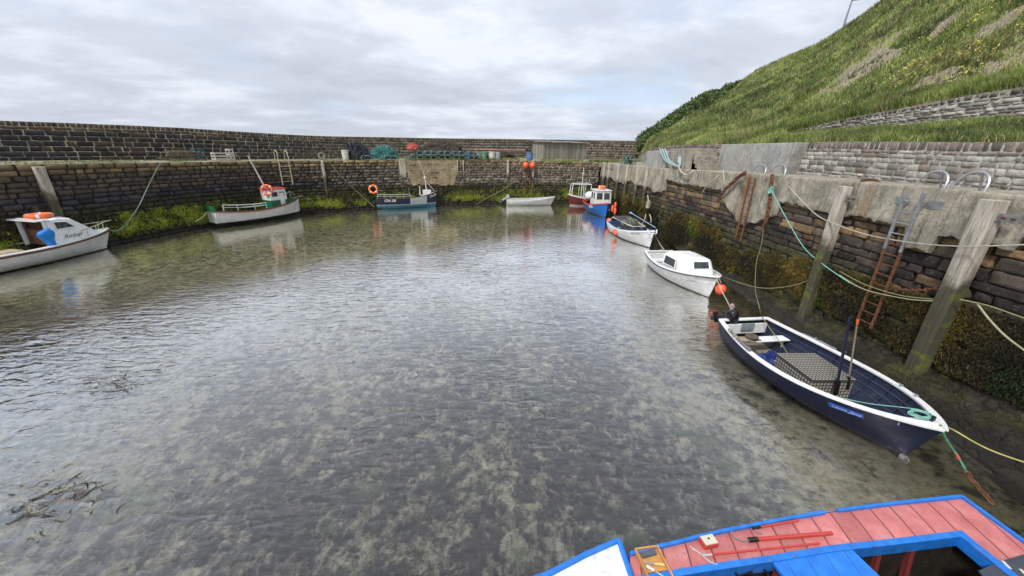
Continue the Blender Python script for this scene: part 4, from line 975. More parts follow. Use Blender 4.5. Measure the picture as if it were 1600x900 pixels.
mb.build('stringer', paint('worn_navy_edge', (0.035, 0.045, 0.10), 0.4), Bt.root)
# floorboards
def clampw(t, z): 
    for u in [k / 40 for k in range(41)]:
        p = Bt.P(t, u, 1, 0.06)
        if p.z >= z: return p.y
    return 0.1
mb = MB()
for k in range(-4, 5):
    y = k * 0.13
    t1 = 0.80
    while t1 > 0.2 and clampw(t1, 0.05) < abs(y) + 0.07: t1 -= 0.02
    t0 = 0.05
    if t1 > 0.25: mb.box(((Bt.x(t0) + Bt.x(t1)) / 2, y, 0.045), (Bt.x(t1) - Bt.x(t0), 0.12, 0.022))
mb.build('floorboards', paint('dull_floor_timber', (0.20, 0.165, 0.125), 0.8, var=0.35, scale=4), Bt.root, bevel=0.004)
# stern bench, stern locker
mb = MB(); mb.box((Bt.x(0.155), 0.05, 0.46), (0.30, 1.62, 0.035)); mb.box((Bt.x(0.155), 0.78, 0.30), (0.05, 0.04, 0.30)); mb.box((Bt.x(0.155), -0.62, 0.30), (0.05, 0.04, 0.30)); mb.build('stern_bench', cleanwhite, Bt.root, bevel=0.008)
mb = MB(); mb.box((Bt.x(0.03), 0, 0.50), (0.05, 1.42, 0.32)); mb.build('transom_board', cleanwhite, Bt.root, bevel=0.006)
mb = MB(); mb.box((Bt.x(0.045), 0.02, 0.60), (0.03, 0.42, 0.22)); mb.build('outboard_pad', paint('grey_rubber_pad', (0.22, 0.26, 0.26), 0.7), Bt.root, bevel=0.008)
mb = MB(); mb.box((Bt.x(0.89), 0, 0.5), (0.03, 0.50, 0.30)); mb.build('bow_bulkhead', navy_in, Bt.root)
mb = MB(); mb.box((Bt.x(0.955), 0.05, 0.96), (0.06, 0.06, 0.15)); mb.build('mooring_post', blackp, Bt.root, bevel=0.01)
mb = MB()
mb.tube([Bt.P(0.35, 1, 1) + Vector((-0.35, 0.05, 0.07)), Bt.P(0.35, 1, 1) + Vector((0.15, 0.05, 0.08)), Bt.P(0.2, 1, 1) + Vector((0, 0.05, 0.06))], 0.014, 6)
for t in (0.27, 0.42): p = Bt.P(t, 1, 1); mb.tube([p + Vector((0, 0.02, 0.03)), p + Vector((0, 0.02, 0.12)), p + Vector((0.05, 0.02, 0.14))], 0.013, 6)
mb.build('grab_rail', steel, Bt.root, smooth=True)
for t, sd in ((0.33, -1), (0.72, 1), (0.80, 1)):
    p = Bt.P(t, 1, sd); mb = MB(); mb.tube([p + Vector((0, -sd * 0.05, 0.04)), p + Vector((0, -sd * 0.05, 0.11))], 0.016, 8); mb.tube([p + Vector((-0.05, -sd * 0.05, 0.11)), p + Vector((0.05, -sd * 0.05, 0.11))], 0.013, 8)
    mb.build('rowlock', steel, Bt.root, smooth=True)
# name board on the starboard bow
M = Bt.side_mat(0.80, 0.88, -1, off=0.03)
mb = MB(); mb.box((0, 0, 0), (0.56, 0.125, 0.012), M=M); nb = mb.build('name_board', paint('name_board_blue', (0.015, 0.08, 0.40), 0.35, dirt=0.1), Bt.root, bevel=0.004)
text_mesh('Laura Jane', 0.115, paint('pale_blue_lettering', (0.45, 0.55, 0.75), 0.4, bump=0), nb, M @ Matrix.Translation((0, 0.0, 0.009)), shear=0.45)
mb = MB(); mb.box(Bt.P(0.965, 0.28, -1) + Vector((0.13, -0.0, -0.02)), (0.09, 0.07, 0.09)); mb.tube([Bt.P(0.965, 0.28, -1) + Vector((0.18 + 0.06 * math.cos(a), 0, -0.03 + 0.05 * math.sin(a))) for a in [k * 0.7 for k in range(9)]], 0.009, 6); mb.build('stem_eye', steel, Bt.root, bevel=0.005)
# things in the boat ------------------------------------------------
t = NT('chequer_plate'); c = t.coord('Object')
v = t.voro(t.map(c, (1, 1, 1), rot=(0, 0, 0)), 12.5, 'F1', 0, 0.0); k = t.range(v, 0.34, 0.48, 1.0, 0.0)
n = t.noise(c, 5, 5, 0.6)
b = t.mix(k, t.mix(n, (0.09, 0.085, 0.075), (0.18, 0.17, 0.15)), t.mix(n, (0.45, 0.43, 0.37), (0.70, 0.68, 0.60)))
chq = t.bsdf(b, 0.42, 0.55, t.bump(k, 0.01))
def inboat(B_, o_name, label, cat, lp, rz=0.0, group=None, rx=0.0, ry=0.0):
    w = B_.M @ Vector(lp); o = thing(o_name, label, cat, w, group=group); q = (B_.M.to_3x3() @ Euler((rx, ry, rz)).to_matrix()).to_4x4(); q.translation = w; o.matrix_world = q
    o.location = w; o.rotation_euler = q.to_euler(); return o
bx = inboat(Bt, 'storage_box', 'big aluminium chequer-plate box standing in the navy open boat', 'box', tuple(Bt.Mi @ Vector((7.33, 7.76, 0.07))), -0.10)
mb = MB(); mb.box((0, 0, 0.33), (1.14, 0.98, 0.64)); mb.build('box_body', chq, bx, bevel=0.006)
mb = MB(); mb.box((0, 0, 0.675), (1.18, 1.02, 0.05)); mb.build('lid', chq, bx, bevel=0.008)
mb = MB(); mb.box((-0.60, -0.25, 0.60), (0.03, 0.09, 0.09)); mb.box((-0.61, -0.25, 0.55), (0.04, 0.05, 0.06)); mb.build('padlock', blackp, bx, bevel=0.006)
def pole(name, label, base, top, r, mat, tipm=None, collar=None):
    o = inboat(Bt, name, label, 'pole', base); L_ = (Vector(top) - Vector(base)); d = L_
    mb = MB(); mb.tube([(0, 0, 0), d * 0.5, d], [r, r, r * 0.85], 10); mb.build('shaft', mat, o, smooth=True)
    if tipm: mb = MB(); mb.tube([d * 0.955, d * 1.0 + Vector((0, 0, 0.02))], r * 1.25, 10); mb.build('tip', tipm, o, smooth=True)
    if collar: mb = MB(); mb.tube([d * 0.06, d * 0.24], r * 1.9, 10); mb.build('sleeve', collar, o, smooth=True)
    return o
pole('boat_pole', 'dark blue padded pole standing upright in the navy open boat', Bt.Mi @ at(1304, 622, 0.36), Bt.Mi @ atY(1328, 496, at(1304, 622, 0.36).y - 0.02), 0.028, paint('dark_blue_pole', (0.008, 0.012, 0.04), 0.5), None, blackp)
pole('boat_pole', 'pale wooden pole with an orange tip standing beside the dark pole in the navy boat', Bt.Mi @ at(1323, 614, 0.40), Bt.Mi @ atY(1340, 501, at(1323, 614, 0.40).y - 0.02), 0.017, timber, orange, blackp)
w_ = inboat(Bt, 'line_hauler', 'round rusty line hauler on a plank across the stern of the navy boat', 'hauler', (Bt.x(0.215), -0.72, 0.66))
mb = MB(); mb.box((0.0, 0.02, 0), (0.20, 0.72, 0.04)); mb.box((-0.12, 0.02, 0.0), (0.03, 0.66, 0.05)); mb.build('plank', timber, w_, bevel=0.005)
mb = MB(); mb.tube([(-0.02, 0.16, 0.02), (-0.02, 0.16, 0.07)], 0.13, 20); mb.tube([(-0.02, 0.16, 0.07), (-0.02, 0.16, 0.10)], [0.17, 0.16], 24); mb.tube([(-0.02, 0.16, 0.1), (-0.02, 0.16, 0.125)], 0.03, 10); mb.build('drum', paint('rusty_drum', (0.15, 0.12, 0.09), 0.6, 0.5, var=0.5, scale=20), w_, smooth=True, sharp=30)
# tarpaulin heap
def cloth(name, label, cat, B_, cx, cy, z, lx, ly, mat, hgt=0.22, seed=1, rz=0.2):
    o = inboat(B_, name, label, cat, (cx, cy, z), rz); mb = MB(); n = 26; g = []
    for i_ in range(n):
        row = []
        for j_ in range(n):
            u = i_ / (n - 1) - 0.5; v = j_ / (n - 1) - 0.5; e_ = max(0, 1 - (max(abs(u), abs(v)) * 2) ** 4)
            h_ = e_ * (0.35 + 0.65 * abs(fbm(u * 2.4 + seed, v * 1.8, seed, 1.6, 3))) * hgt + 0.03 * abs(math.sin(11 * u + 5 * v + seed)) * e_
            row.append(Vector((u * lx * (1 + 0.1 * fbm(v * 3, 1, seed)), v * ly * (1 + 0.15 * fbm(u * 3, 2, seed)), h_)))
        g.append(row)
    mb.loft(g); oo = mb.build('folded_sheet', mat, o, smooth=True, sharp=60); return o
cloth('tarpaulin', 'crumpled dark blue tarpaulin heaped behind the chequer-plate box', 'tarpaulin', Bt, Bt.x(0.30), -0.15, 0.07, 0.85, 1.05, paint('blue_tarpaulin', (0.014, 0.03, 0.13), 0.28, var=0.3, dirt=0.1), 0.42, 4)
f_ = inboat(Bt, 'fender_roll', 'worn grey roll lashed along the near gunwale of the navy boat', 'fender', (0, 0, 0))
mb = MB(); mb.tube([Bt.P(0.13 + 0.22 * k / 8, 1, -1) + Vector((0, 0.01, 0.075)) for k in range(9)], 0.042, 10); mb.build('roll', paint('grey_foam', (0.13, 0.13, 0.13), 0.8, var=0.4), f_, smooth=True)
for t in (0.15, 0.20, 0.225): mb = MB(); p = Bt.P(t, 1, -1) + Vector((0, 0.01, 0.075)); mb.tube([p + Vector((0.0, 0.055 * math.cos(a), 0.055 * math.sin(a))) for a in [k * 0.6 for k in range(11)]], 0.014, 6); mb.build('lashing', rope_w, f_, smooth=True)
def coil(name, label, c, r, mat, n=5, M=None, h=0.02, rr=0.012, sx=1.0, cat='rope', seed=0, group=None):
    q = random.Random(seed); o = thing(name, label, cat, c, group=group); mb = MB(); pts = []
    for k in range(n * 20 + 1):
        a = 2 * math.pi * k / 20; f = k / (n * 20); pts.append(Vector((math.cos(a) * r * sx * (1 - 0.35 * math.sin(f * 9) ** 2) + q.uniform(-.006, .006), math.sin(a) * r * (1 - 0.3 * math.sin(f * 7) ** 2) + q.uniform(-.006, .006), f * h + q.uniform(0, 0.01))))
    mb.tube(pts, rr, 6); mb.build('coiled_line', mat, o, smooth=True); return o
p = Bt.M @ Vector((Bt.x(0.93), -0.06, 0.955)); coil('rope_coil', 'teal rope coiled on the white bow of the navy boat', p, 0.13, rope_g, 4, h=0.05, sx=1.5, seed=3)
# outboard engine, tilted, on the starboard quarter
ob = inboat(Bt, 'outboard_motor', 'glossy black outboard motor tilted up at the stern of the navy boat', 'outboard motor', tuple(Bt.Mi @ Vector((6.72, 10.55, 0.72))))
def engine(root, cover, s=1.0, tilt=0.0, legm=None):
    T = Matrix.Rotation(R_(tilt), 4, 'Y'); mb = MB(); rings = []
    for z, a, b, ox in ((0.10, 0.10, 0.09, 0), (0.14, 0.19, 0.14, -0.01), (0.22, 0.225, 0.16, -0.02), (0.34, 0.22, 0.155, -0.03), (0.42, 0.17, 0.125, -0.05), (0.455, 0.09, 0.07, -0.06), (0.46, 0.01, 0.01, -0.06)):
        rings.append([T @ Vector(((ox + a * math.copysign(abs(math.cos(q)) ** 0.7, math.cos(q))) * s, b * math.copysign(abs(math.sin(q)) ** 0.7, math.sin(q)) * s, z * s)) for q in [2 * math.pi * k / 18 for k in range(18)]])
    mb.loft(rings, closed=True, cap=True); mb.build('cowling', cover, root, smooth=True, sharp=60)
    mb = MB(); mb.loft([[T @ Vector((x * s + ox, y * s, z * s)) for x, y in ((0.09, 0.0), (0.03, 0.045), (-0.10, 0.03), (-0.13, 0), (-0.10, -0.03), (0.03, -0.045))] for z, ox in ((0.12, 0), (-0.15, 0), (-0.45, -0.02))], closed=True, cap=True)
    mb.box((-0.06 * s, 0, -0.50 * s), (0.36 * s, 0.20 * s, 0.02), M=T); mb.box((-0.03 * s, 0, -0.68 * s), (0.15 * s, 0.03, 0.22 * s), M=T); mb.build('leg', legm or blackp, root, bevel=0.006)
    mb = MB(); mb.tube([T @ Vector((x * s, 0, -0.60 * s)) for x in (0.10, 0.02, -0.16, -0.22)], [0.02, 0.05, 0.045, 0.02], 10); mb.build('gearcase', blackp, root, smooth=True)
    mb = MB()
    for k in range(3):
        a = k * 2.094; mb.box(Vector((-0.22 * s, 0.07 * s * math.cos(a), -0.60 * s + 0.07 * s * math.sin(a))), (0.02, 0.09 * s, 0.05 * s), rx=a, M=T)
    mb.build('propeller', steel, root)
    mb = MB(); mb.box((0.10 * s, 0, 0.02 * s), (0.06, 0.22 * s, 0.16 * s)); mb.box((0.10 * s, 0, -0.12 * s), (0.05, 0.16 * s, 0.2 * s)); mb.build('clamp_bracket', steel, root, bevel=0.006)
    mb = MB(); mb.tube([T @ Vector((0.16 * s, 0.02, 0.12 * s)), T @ Vector((0.45 * s, 0.04, 0.18 * s))], [0.022, 0.018], 8); mb.build('tiller', blackp, root, smooth=True)
engine(ob, paint('gloss_black_cowl', (0.010, 0.010, 0.012), 0.08, var=0.1, dirt=0.05, bump=0), 0.95, 62)

# ------------------------------------------------------------------ 2. red and blue boat below the camera
RB = thing('decked_boat', 'wide red-decked boat with blue rims and a blue hatch at the foot of the picture', 'boat', (3.0, 2.5, 0.0))
DZ = 1.0
def rb(px, py, z=DZ): p = at(px, py, z); return Vector((p.x - 3.0, p.y - 2.5, z))
deckred = None
t = NT('faded_red_deck'); c = t.coord('Object'); n = t.noise(c, 3.0, 7, 0.65); n2 = t.noise(c, 30, 4, 0.7); sp = t.sep(c)
xx = t.math('ADD', t.math('MULTIPLY', sp[0], 1.0), t.math('MULTIPLY', sp[1], -0.14))
fr_ = t.math('FRACT', t.math('MULTIPLY', xx, 3.35)); seam = t.math('MAXIMUM', t.range(fr_, 0.0, 0.035, 1.0, 0.0), t.range(fr_, 0.975, 1.0))
brd = t.n('ShaderNodeTexWhiteNoise', noise_dimensions='1D'); t.put(brd.inputs['W'], t.math('FLOOR', t.math('MULTIPLY', xx, 3.35)))
b = t.ramp(n, [(0.3, (0.40, 0.105, 0.10)), (0.55, (0.53, 0.175, 0.17)), (0.75, (0.62, 0.28, 0.265))])
b = t.mix(1.0, b, t.range(brd.outputs[0], 0, 1, 0.86, 1.1, False), 'MULTIPLY')
b = t.mix(t.math('MULTIPLY', t.range(n2, 0.55, 0.72), 0.25), b, (0.6, 0.35, 0.32))
b = t.mix(t.math('MULTIPLY', t.range(t.noise(c, 6, 8, 0.8), 0.60, 0.66), 0.6), b, (0.17, 0.045, 0.04))
b = t.mix(t.math('MULTIPLY', t.range(t.noise(t.map(c, (1, 4, 1)), 5, 7, 0.75), 0.60, 0.68), 0.45), b, (0.50, 0.40, 0.36))
b = t.mix(t.math('MULTIPLY', t.range(t.noise(c, 1.6, 6, 0.7), 0.5, 0.7), 0.35), b, (0.25, 0.12, 0.10))
b = t.mix(t.range(t.voro(c, 7.0), 0.035, 0.055, 0.8, 0.0), b, (0.08, 0.03, 0.025))
b = t.mix(t.math('MULTIPLY', t.math('MULTIPLY', t.range(fr_, 0.0, 0.16, 1.0, 0.0), t.range(n, 0.4, 0.6)), 0.5), b, (0.22, 0.05, 0.05))
b = t.mix(t.math('MULTIPLY', seam, 0.8), b, (0.09, 0.018, 0.018))
deckred = t.bsdf(b, 0.5, 0, t.bump(t.math('SUBTRACT', n2, t.math('MULTIPLY', seam, 2.0)), 0.006))
# plan outlines (local x,y); far side from the photograph, near side mirrored about the keel line
far = [rb(860, 900), rb(965, 850), rb(985, 868), rb(1130, 830), rb(1290, 801), rb(1400, 789), rb(1503, 778)]
far[1] = far[1]
ax0, ax1 = Vector((-5.1, -0.75, 0)), Vector((3.52, -0.05, 0))       # keel line, bow ... stern
axd = (ax1 - ax0).normalized(); axn = Vector((-axd.y, axd.x, 0))
def mir(p, zz=None):
    q = Vector((p.x, p.y, 0)) - ax0; a = q.dot(axd); b_ = q.dot(axn); r_ = ax0 + axd * a - axn * b_; return Vector((r_.x, r_.y, p.z if zz is None else zz))
edge = [Vector((-4.35, -0.62, DZ)), Vector((-3.8, -0.22, DZ)), Vector((-3.2, 0.05, DZ)), far[0], far[2] + Vector((0, 0.0, 0)), far[3], far[4], far[5], far[6]]
edge = [ax0 + Vector((0.1, 0, DZ))] + edge
edge = smoothpts(edge[:-1] + [far[6]], 5)
mb = MB(); A_ = edge; Bm = [mir(p) for p in edge]
rings = []
for p, q in zip(A_, Bm):
    m_ = (p + q) / 2; ins = 0.22
    rings.append([p, p.lerp(m_, 0.06) + Vector((0, 0, -0.35)), p.lerp(m_, 0.22) + Vector((0, 0, -0.95)), m_ + Vector((0, 0, -1.35)), q.lerp(m_, 0.22) + Vector((0, 0, -0.95)), q.lerp(m_, 0.06) + Vector((0, 0, -0.35)), q])
mb.loft(rings); mb.add(rings[-1], [tuple(range(7))]); mb.add(rings[0], [tuple(range(7))])
mb.build('hull', paint('red_boat_topside_blue', (0.015, 0.12, 0.42), 0.4), RB, smooth=True, sharp=30)
# side decks with a cockpit opening
ia, ic, idd = rb(1000, 899), rb(1503, 833), rb(1560, 880)
inner = [rb(955, 912), rb(1090, 880), rb(1200, 862), rb(1290, 851), rb(1400, 840), rb(1500, 832)]
inner = [rb(985, 905), rb(1090, 887), rb(1200, 871), rb(1290, 856), rb(1400, 844), rb(1500, 832)]
outer = [rb(984, 868), rb(1130, 832), rb(1240, 811), rb(1300, 800.5), rb(1400, 789), rb(1502, 779)]
def interp_line(L_, n): 
    out = []
    for k in range(n + 1):
        f = k / n * (len(L_) - 1); i0 = min(int(f), len(L_) - 2); out.append(L_[i0].lerp(L_[i0 + 1], f - i0))
    return out
outer_s, inner_s = interp_line(outer, 20), interp_line(inner, 20)
def dd_(p, dz=0.0): return Vector((p.x, p.y, DZ + dz))
mb = MB(); mb.loft([[dd_(a), dd_(a.lerp(b_, 0.5), 0.008), dd_(b_)] for a, b_ in zip(outer_s, inner_s)])
mo, mi_ = [mir(p) for p in outer_s], [mir(p) for p in inner_s]
mb.loft([[dd_(b_), dd_(a.lerp(b_, 0.5), 0.008), dd_(a)] for a, b_ in zip(mo, mi_)])
# stern deck
mb.add([dd_(outer_s[-1]), dd_(inner_s[-1]), dd_(mi_[-1]), dd_(mo[-1])], [(0, 1, 2, 3)])
mb.build('side_deck', deckred, RB, smooth=False)
mb = MB(); q = [dd_(outer_s[0], -0.0), dd_(inner_s[0]), dd_(mi_[0]), dd_(mo[0])]
# cockpit coaming (blue), inside well and floor
mb = MB()
def strip_box(pts, w, z0, z1, nrm):
    rings = []
    for k, p in enumerate(pts):
        rings.append([Vector((p.x, p.y, z0)), Vector((p.x, p.y, z1)), Vector((p.x, p.y, z1)) + nrm * w, Vector((p.x, p.y, z0)) + nrm * w])
    mb.loft(rings, closed=True, cap=True)
dn = -axn
strip_box(inner_s, 0.075, DZ - 0.13, DZ + 0.045, dn); strip_box(mi_, 0.075, DZ - 0.13, DZ + 0.045, axn)
e0, e1 = inner_s[-1], mi_[-1]; d_ = (e1 - e0).normalized(); nn = Vector((d_.y, -d_.x, 0)); 
if nn.dot(axd) > 0: nn = -nn
strip_box([e0 + d_ * 0.02, e1 - d_ * 0.02], 0.10, DZ - 0.13, DZ + 0.043, nn)
mb.build('coaming', bluep, RB, bevel=0.006)
mb = MB()
def wellring(ps, z): return [Vector((p.x, p.y, z)) for p in ps]
in2 = [p + dn * 0.03 for p in inner_s]; mi2 = [p + axn * 0.03 for p in mi_]
mb.loft([wellring(in2, DZ - 0.1), wellring([p + dn * 0.02 for p in in2], 0.12)]); mb.loft([wellring(mi2, DZ - 0.1), wellring([p + axn * 0.02 for p in mi2], 0.12)])
mb.loft([[in2[-1] * 1, mi2[-1] * 1], [Vector((in2[-1].x, in2[-1].y, 0.12)), Vector((mi2[-1].x, mi2[-1].y, 0.12))]]); mb.loft([wellring(in2, 0.12), wellring(mi2, 0.12)])
mb.build('cockpit_well', paint('dark_bilge', (0.018, 0.014, 0.010), 0.6, var=0.5, dirt=0.5, dirtcol=(0.06, 0.045, 0.03)), RB, recalc=False)
mb = MB()
for k in range(9):
    a = in2[8].lerp(mi2[8], 0.05 + 0.1 * k); b_ = in2[-1].lerp(mi2[-1], 0.05 + 0.1 * k); mb.tube([(a.x, a.y, 0.15), (b_.x - 0.1, b_.y, 0.15)], 0.06, 4)
mb.build('bottom_boards', paint('oily_boards', (0.05, 0.038, 0.025), 0.5, var=0.5), RB)
for f in (13.0, 15.0, 17.4):
    i0 = int(f); p = in2[i0]; mb = MB(); mb.box((p.x, p.y - 0.07, 0.47), (0.05, 0.08, 0.80), rx=R_(-10)); mb.build('frame_rib', paint('dull_red_frame', (0.16, 0.025, 0.022), 0.6), RB, bevel=0.006)
# outer blue rail with a gap, transom rail
mb = MB(); on = axn
s1 = [p for p in interp_line([rb(984, 868), rb(1130, 832), rb(1240, 811), rb(1288, 803)], 12)]; strip_box([p - on * 0.015 for p in s1], 0.042, DZ - 0.03, DZ + 0.04, on)
mb.build('side_rail', bluep, RB, bevel=0.006)
mb = MB(); s2 = [p for p in interp_line([rb(1308, 800), rb(1400, 788.5), rb(1503, 778)], 8)]; strip_box([p - on * 0.015 for p in s2], 0.042, DZ - 0.03, DZ + 0.04, on); mb.build('side_rail', bluep, RB, bevel=0.006)
mb = MB(); a, b_ = outer_s[-1], mo[-1]; strip_box([a + on * 0.02, b_ - on * 0.02], 0.045, DZ - 0.03, DZ + 0.038, axd); mb.build('transom_rail', bluep, RB, bevel=0.006)
# white foredeck with a raised blue edge
pk = [rb(857, 902), rb(966, 849), rb(988, 900)]
wp = [edge[0], edge[3], edge[8], edge[12], edge[16]]
pa = Vector(rb(966, 849)); pb = Vector(rb(857, 902)); pcc = Vector(rb(990, 905))
pl = [Vector((-4.9, -0.70, DZ)), Vector((-4.2, -0.36, DZ)), Vector((-3.4, -0.03, DZ)), Vector((pb.x - 0.35, pb.y - 0.12, DZ)), pb, pb.lerp(pa, 0.5) + on * 0.015, pa]
tp = 0.055; poly = pl + [mir(p) for p in reversed(pl)]
mb = MB(); n_p = len(poly); mb.add([Vector((p.x, p.y, DZ + tp)) for p in poly] + [Vector((p.x, p.y, DZ - 0.04)) for p in poly], [tuple(range(n_p))] + [(k, (k + 1) % n_p, n_p + (k + 1) % n_p, n_p + k) for k in range(n_p)])
mb.build('foredeck', paint('scuffed_white_foredeck', (0.66, 0.68, 0.70), 0.5, var=0.10, dirt=0.65, scale=9, dirtcol=(0.30, 0.31, 0.33)), RB)
mb = MB(); rings = []
loop = pl + [mir(p) for p in reversed(pl)]
for k in range(len(loop)):
    p, q = loop[k], loop[(k + 1) % len(loop)]; mb.tube([Vector((p.x, p.y, DZ + tp)), Vector((q.x, q.y, DZ + tp))], 0.034, 8)
mb.build('foredeck_rim', bluep, RB, smooth=True)
# blue hatch over the engine, standing above the well
hz_ = DZ + 0.03; h0, h1 = rb(1203, 873, hz_), rb(1328, 855, hz_); h2 = rb(1378, 903, hz_); h3 = rb(1240, 930, hz_)
dwn = (mir(h1) - h1)
hat = [h0, h1, h1 + (h2 - h1) * 2.4, h0 + (h2 - h1) * 2.4]
t = NT('blue_hatch_paint'); c = t.coord('Object'); sp = t.sep(c); n = t.noise(c, 5, 6, 0.65)
fr_ = t.math('FRACT', t.math('MULTIPLY', t.math('ADD', sp[0], t.math('MULTIPLY', sp[1], -0.10)), 3.9)); seam = t.range(fr_, 0.0, 0.05, 1.0, 0.0)
b = t.ramp(n, [(0.3, (0.010, 0.135, 0.55)), (0.7, (0.022, 0.22, 0.75))]); b = t.mix(t.math('MULTIPLY', seam, 0.75), b, (0.005, 0.03, 0.16))
b = t.mix(t.math('MULTIPLY', t.range(t.noise(c, 9, 7, 0.75), 0.64, 0.7), 0.5), b, (0.01, 0.05, 0.2))
hatm = t.bsdf(b, 0.35, 0, t.bump(t.math('SUBTRACT', n, seam), 0.008))
mb = MB(); mb.add([Vector((p.x, p.y, hz_)) for p in hat] + [Vector((p.x, p.y, hz_ - 0.05)) for p in hat], [(0, 1, 2, 3), (7, 6, 5, 4), (0, 4, 5, 1), (1, 5, 6, 2), (2, 6, 7, 3), (3, 7, 4, 0)])
mb.build('hatch', hatm, RB, bevel=0.005)
mb = MB(); c0 = (hat[0] + hat[1] + hat[2] + hat[3]) / 4
q = [c0 + (Vector((p.x, p.y, 0)) - Vector((c0.x, c0.y, 0))) * 0.9 for p in hat]
mb.add([Vector((p.x, p.y, hz_ - 0.05)) for p in q] + [Vector((p.x, p.y, 0.12)) for p in q], [(0, 4, 5, 1), (1, 5, 6, 2), (2, 6, 7, 3), (3, 7, 4, 0)]); mb.build('engine_casing', paint('casing_red', (0.22, 0.03, 0.03), 0.5), RB)
# steering wheel in the well left of the hatch
wl = rb(1172, 893, 0.93); mb = MB(); m_ = Euler((R_(-18), 0, 0)).to_matrix()
mb.tube([wl + m_ @ Vector((0.19 * math.cos(a), 0.19 * math.sin(a), 0)) for a in [2 * math.pi * k / 28 for k in range(28)]], 0.016, 8, closed=True)
for k in range(4): a = k * math.pi / 2 + 0.4; mb.tube([wl, wl + m_ @ Vector((0.19 * math.cos(a), 0.19 * math.sin(a), 0))], 0.009, 6)
mb.tube([wl, wl - Vector((0, 0, 0.35))], 0.03, 8); mb.build('steering_wheel', blackp, RB, smooth=True)
mb = MB(); b0 = rb(1570, 893, DZ); mb.box((b0.x - 0.05, b0.y - 0.25, DZ - 0.04), (1.1, 0.22, 0.05)); mb.build('thwart', deckred, RB)
# ---- loose things on the red boat
def onrb(name, label, cat, px, py, z, rz=0.0): p = at(px, py, z); return thing(name, label, cat, p, (0, 0, rz))
tr_c = at(1021, 885, DZ + 0.01); ttray = thing('tool_tray', 'varnished wooden tray of tools on the red deck next to the white foredeck', 'tray', tr_c, (0, 0, R_(9)))
wood = paint('varnished_pine', (0.50, 0.25, 0.08), 0.45, var=0.25, scale=8, dirt=0.2)
mb = MB(); mb.box((0, -0.02, 0.006), (0.27, 0.40, 0.012)); mb.build('tray_bottom', wood, ttray)
mb = MB(); mb.box((-0.14, -0.02, 0.03), (0.02, 0.42, 0.06)); mb.box((0.14, -0.02, 0.03), (0.02, 0.42, 0.06)); mb.box((0, 0.185, 0.03), (0.26, 0.02, 0.058)); mb.box((0, -0.22, 0.03), (0.26, 0.02, 0.058)); mb.box((0, -0.075, 0.025), (0.26, 0.012, 0.045)); mb.build('tray_side', wood, ttray, bevel=0.003)
def intray(name, label, cat, lp, rz): 
    w = Matrix.Translation(tr_c) @ Matrix.Rotation(R_(9), 4, 'Z') @ Vector(lp); return thing(name, label, cat, w, (0, 0, R_(9) + rz))
o = intray('whetstone', 'dark grey sharpening stone at the far end of the tool tray', 'whetstone', (0.0, 0.125, 0.015), 0.1); mb = MB(); mb.box((0, 0, 0.014), (0.19, 0.06, 0.028)); mb.box((0, 0.001, 0.031), (0.17, 0.045, 0.006)); mb.build('stone_block', paint('slate_grey', (0.09, 0.10, 0.12), 0.6), o, bevel=0.004)
o = intray('knife', 'knife with a pale wooden handle lying across the tool tray', 'knife', (0.0, 0.01, 0.03), -0.25); mb = MB(); mb.tube([(0.01, 0, 0), (0.05, 0, 0.004), (0.12, 0, 0.002), (0.13, 0, 0)], [0.010, 0.016, 0.017, 0.008], 8); mb.build('handle', paint('pale_handle', (0.62, 0.47, 0.20), 0.5), o, smooth=True)
mb = MB(); mb.add([(0.01, -0.012, 0), (0.01, 0.012, 0), (-0.10, 0.008, 0), (-0.135, -0.008, 0), (0.01, -0.012, 0.003), (0.01, 0.012, 0.003), (-0.10, 0.008, 0.003), (-0.135, -0.008, 0.003)], [(0, 1, 2, 3), (7, 6, 5, 4), (0, 4, 5, 1), (1, 5, 6, 2), (2, 6, 7, 3), (3, 7, 4, 0)]); mb.build('blade', steel, o)
o = intray('chisel', 'short white-bladed chisel below the knife in the tool tray', 'chisel', (-0.03, -0.06, 0.028), -0.8); mb = MB(); mb.box((-0.04, 0, 0), (0.09, 0.028, 0.008)); mb.build('blade', cleanwhite, o); mb = MB(); mb.tube([(0.0, 0, 0), (0.11, 0, 0)], 0.013, 8); mb.build('handle', steel, o, smooth=True)
o = onrb('tin', 'small red tin with a worn white lid on the red deck', 'tin', 1106, 850, DZ + 0.01, R_(12)); mb = MB(); mb.box((0, 0, 0.035), (0.19, 0.13, 0.07)); mb.build('tin_body', redp, o, bevel=0.012)
mb = MB(); mb.box((0, 0, 0.078), (0.17, 0.115, 0.014)); ld = mb.build('lid', paint('worn_cream_lid', (0.60, 0.56, 0.46), 0.5, var=0.1, dirt=0.8, scale=28, dirtcol=(0.2, 0.17, 0.12)), o, bevel=0.006); mb = MB(); mb.tube([(0, 0.01, 0.084), (0, 0.01, 0.088)], 0.014, 8); mb.build('knob', blackp, ld, smooth=True)
def gaff(label, a, b, r, hook, hm_, r2=None):
    A_ = at(*a, DZ + 0.045); B_ = at(*b, DZ + 0.04); o = thing('boat_hook', label, 'boat hook', A_); d = B_ - A_
    mb = MB(); mb.tube([(0, 0, 0), d], r, 8); mb.build('shaft', redp, o, smooth=True)
    u = d.normalized(); s_ = Vector((-u.y, u.x, 0)); mb = MB(); mb.tube([u * 0.03, -u * 0.08], r * 1.25, 8); mb.build('socket', hm_, o, smooth=True)
    mb = MB(); mb.tube([(-u * p_ + s_ * q_) for p_, q_ in hook], [0.008] * (len(hook) - 1) + [0.004], 6); mb.build('hook', steel if hm_ is blackp else hm_, o, smooth=True); return o
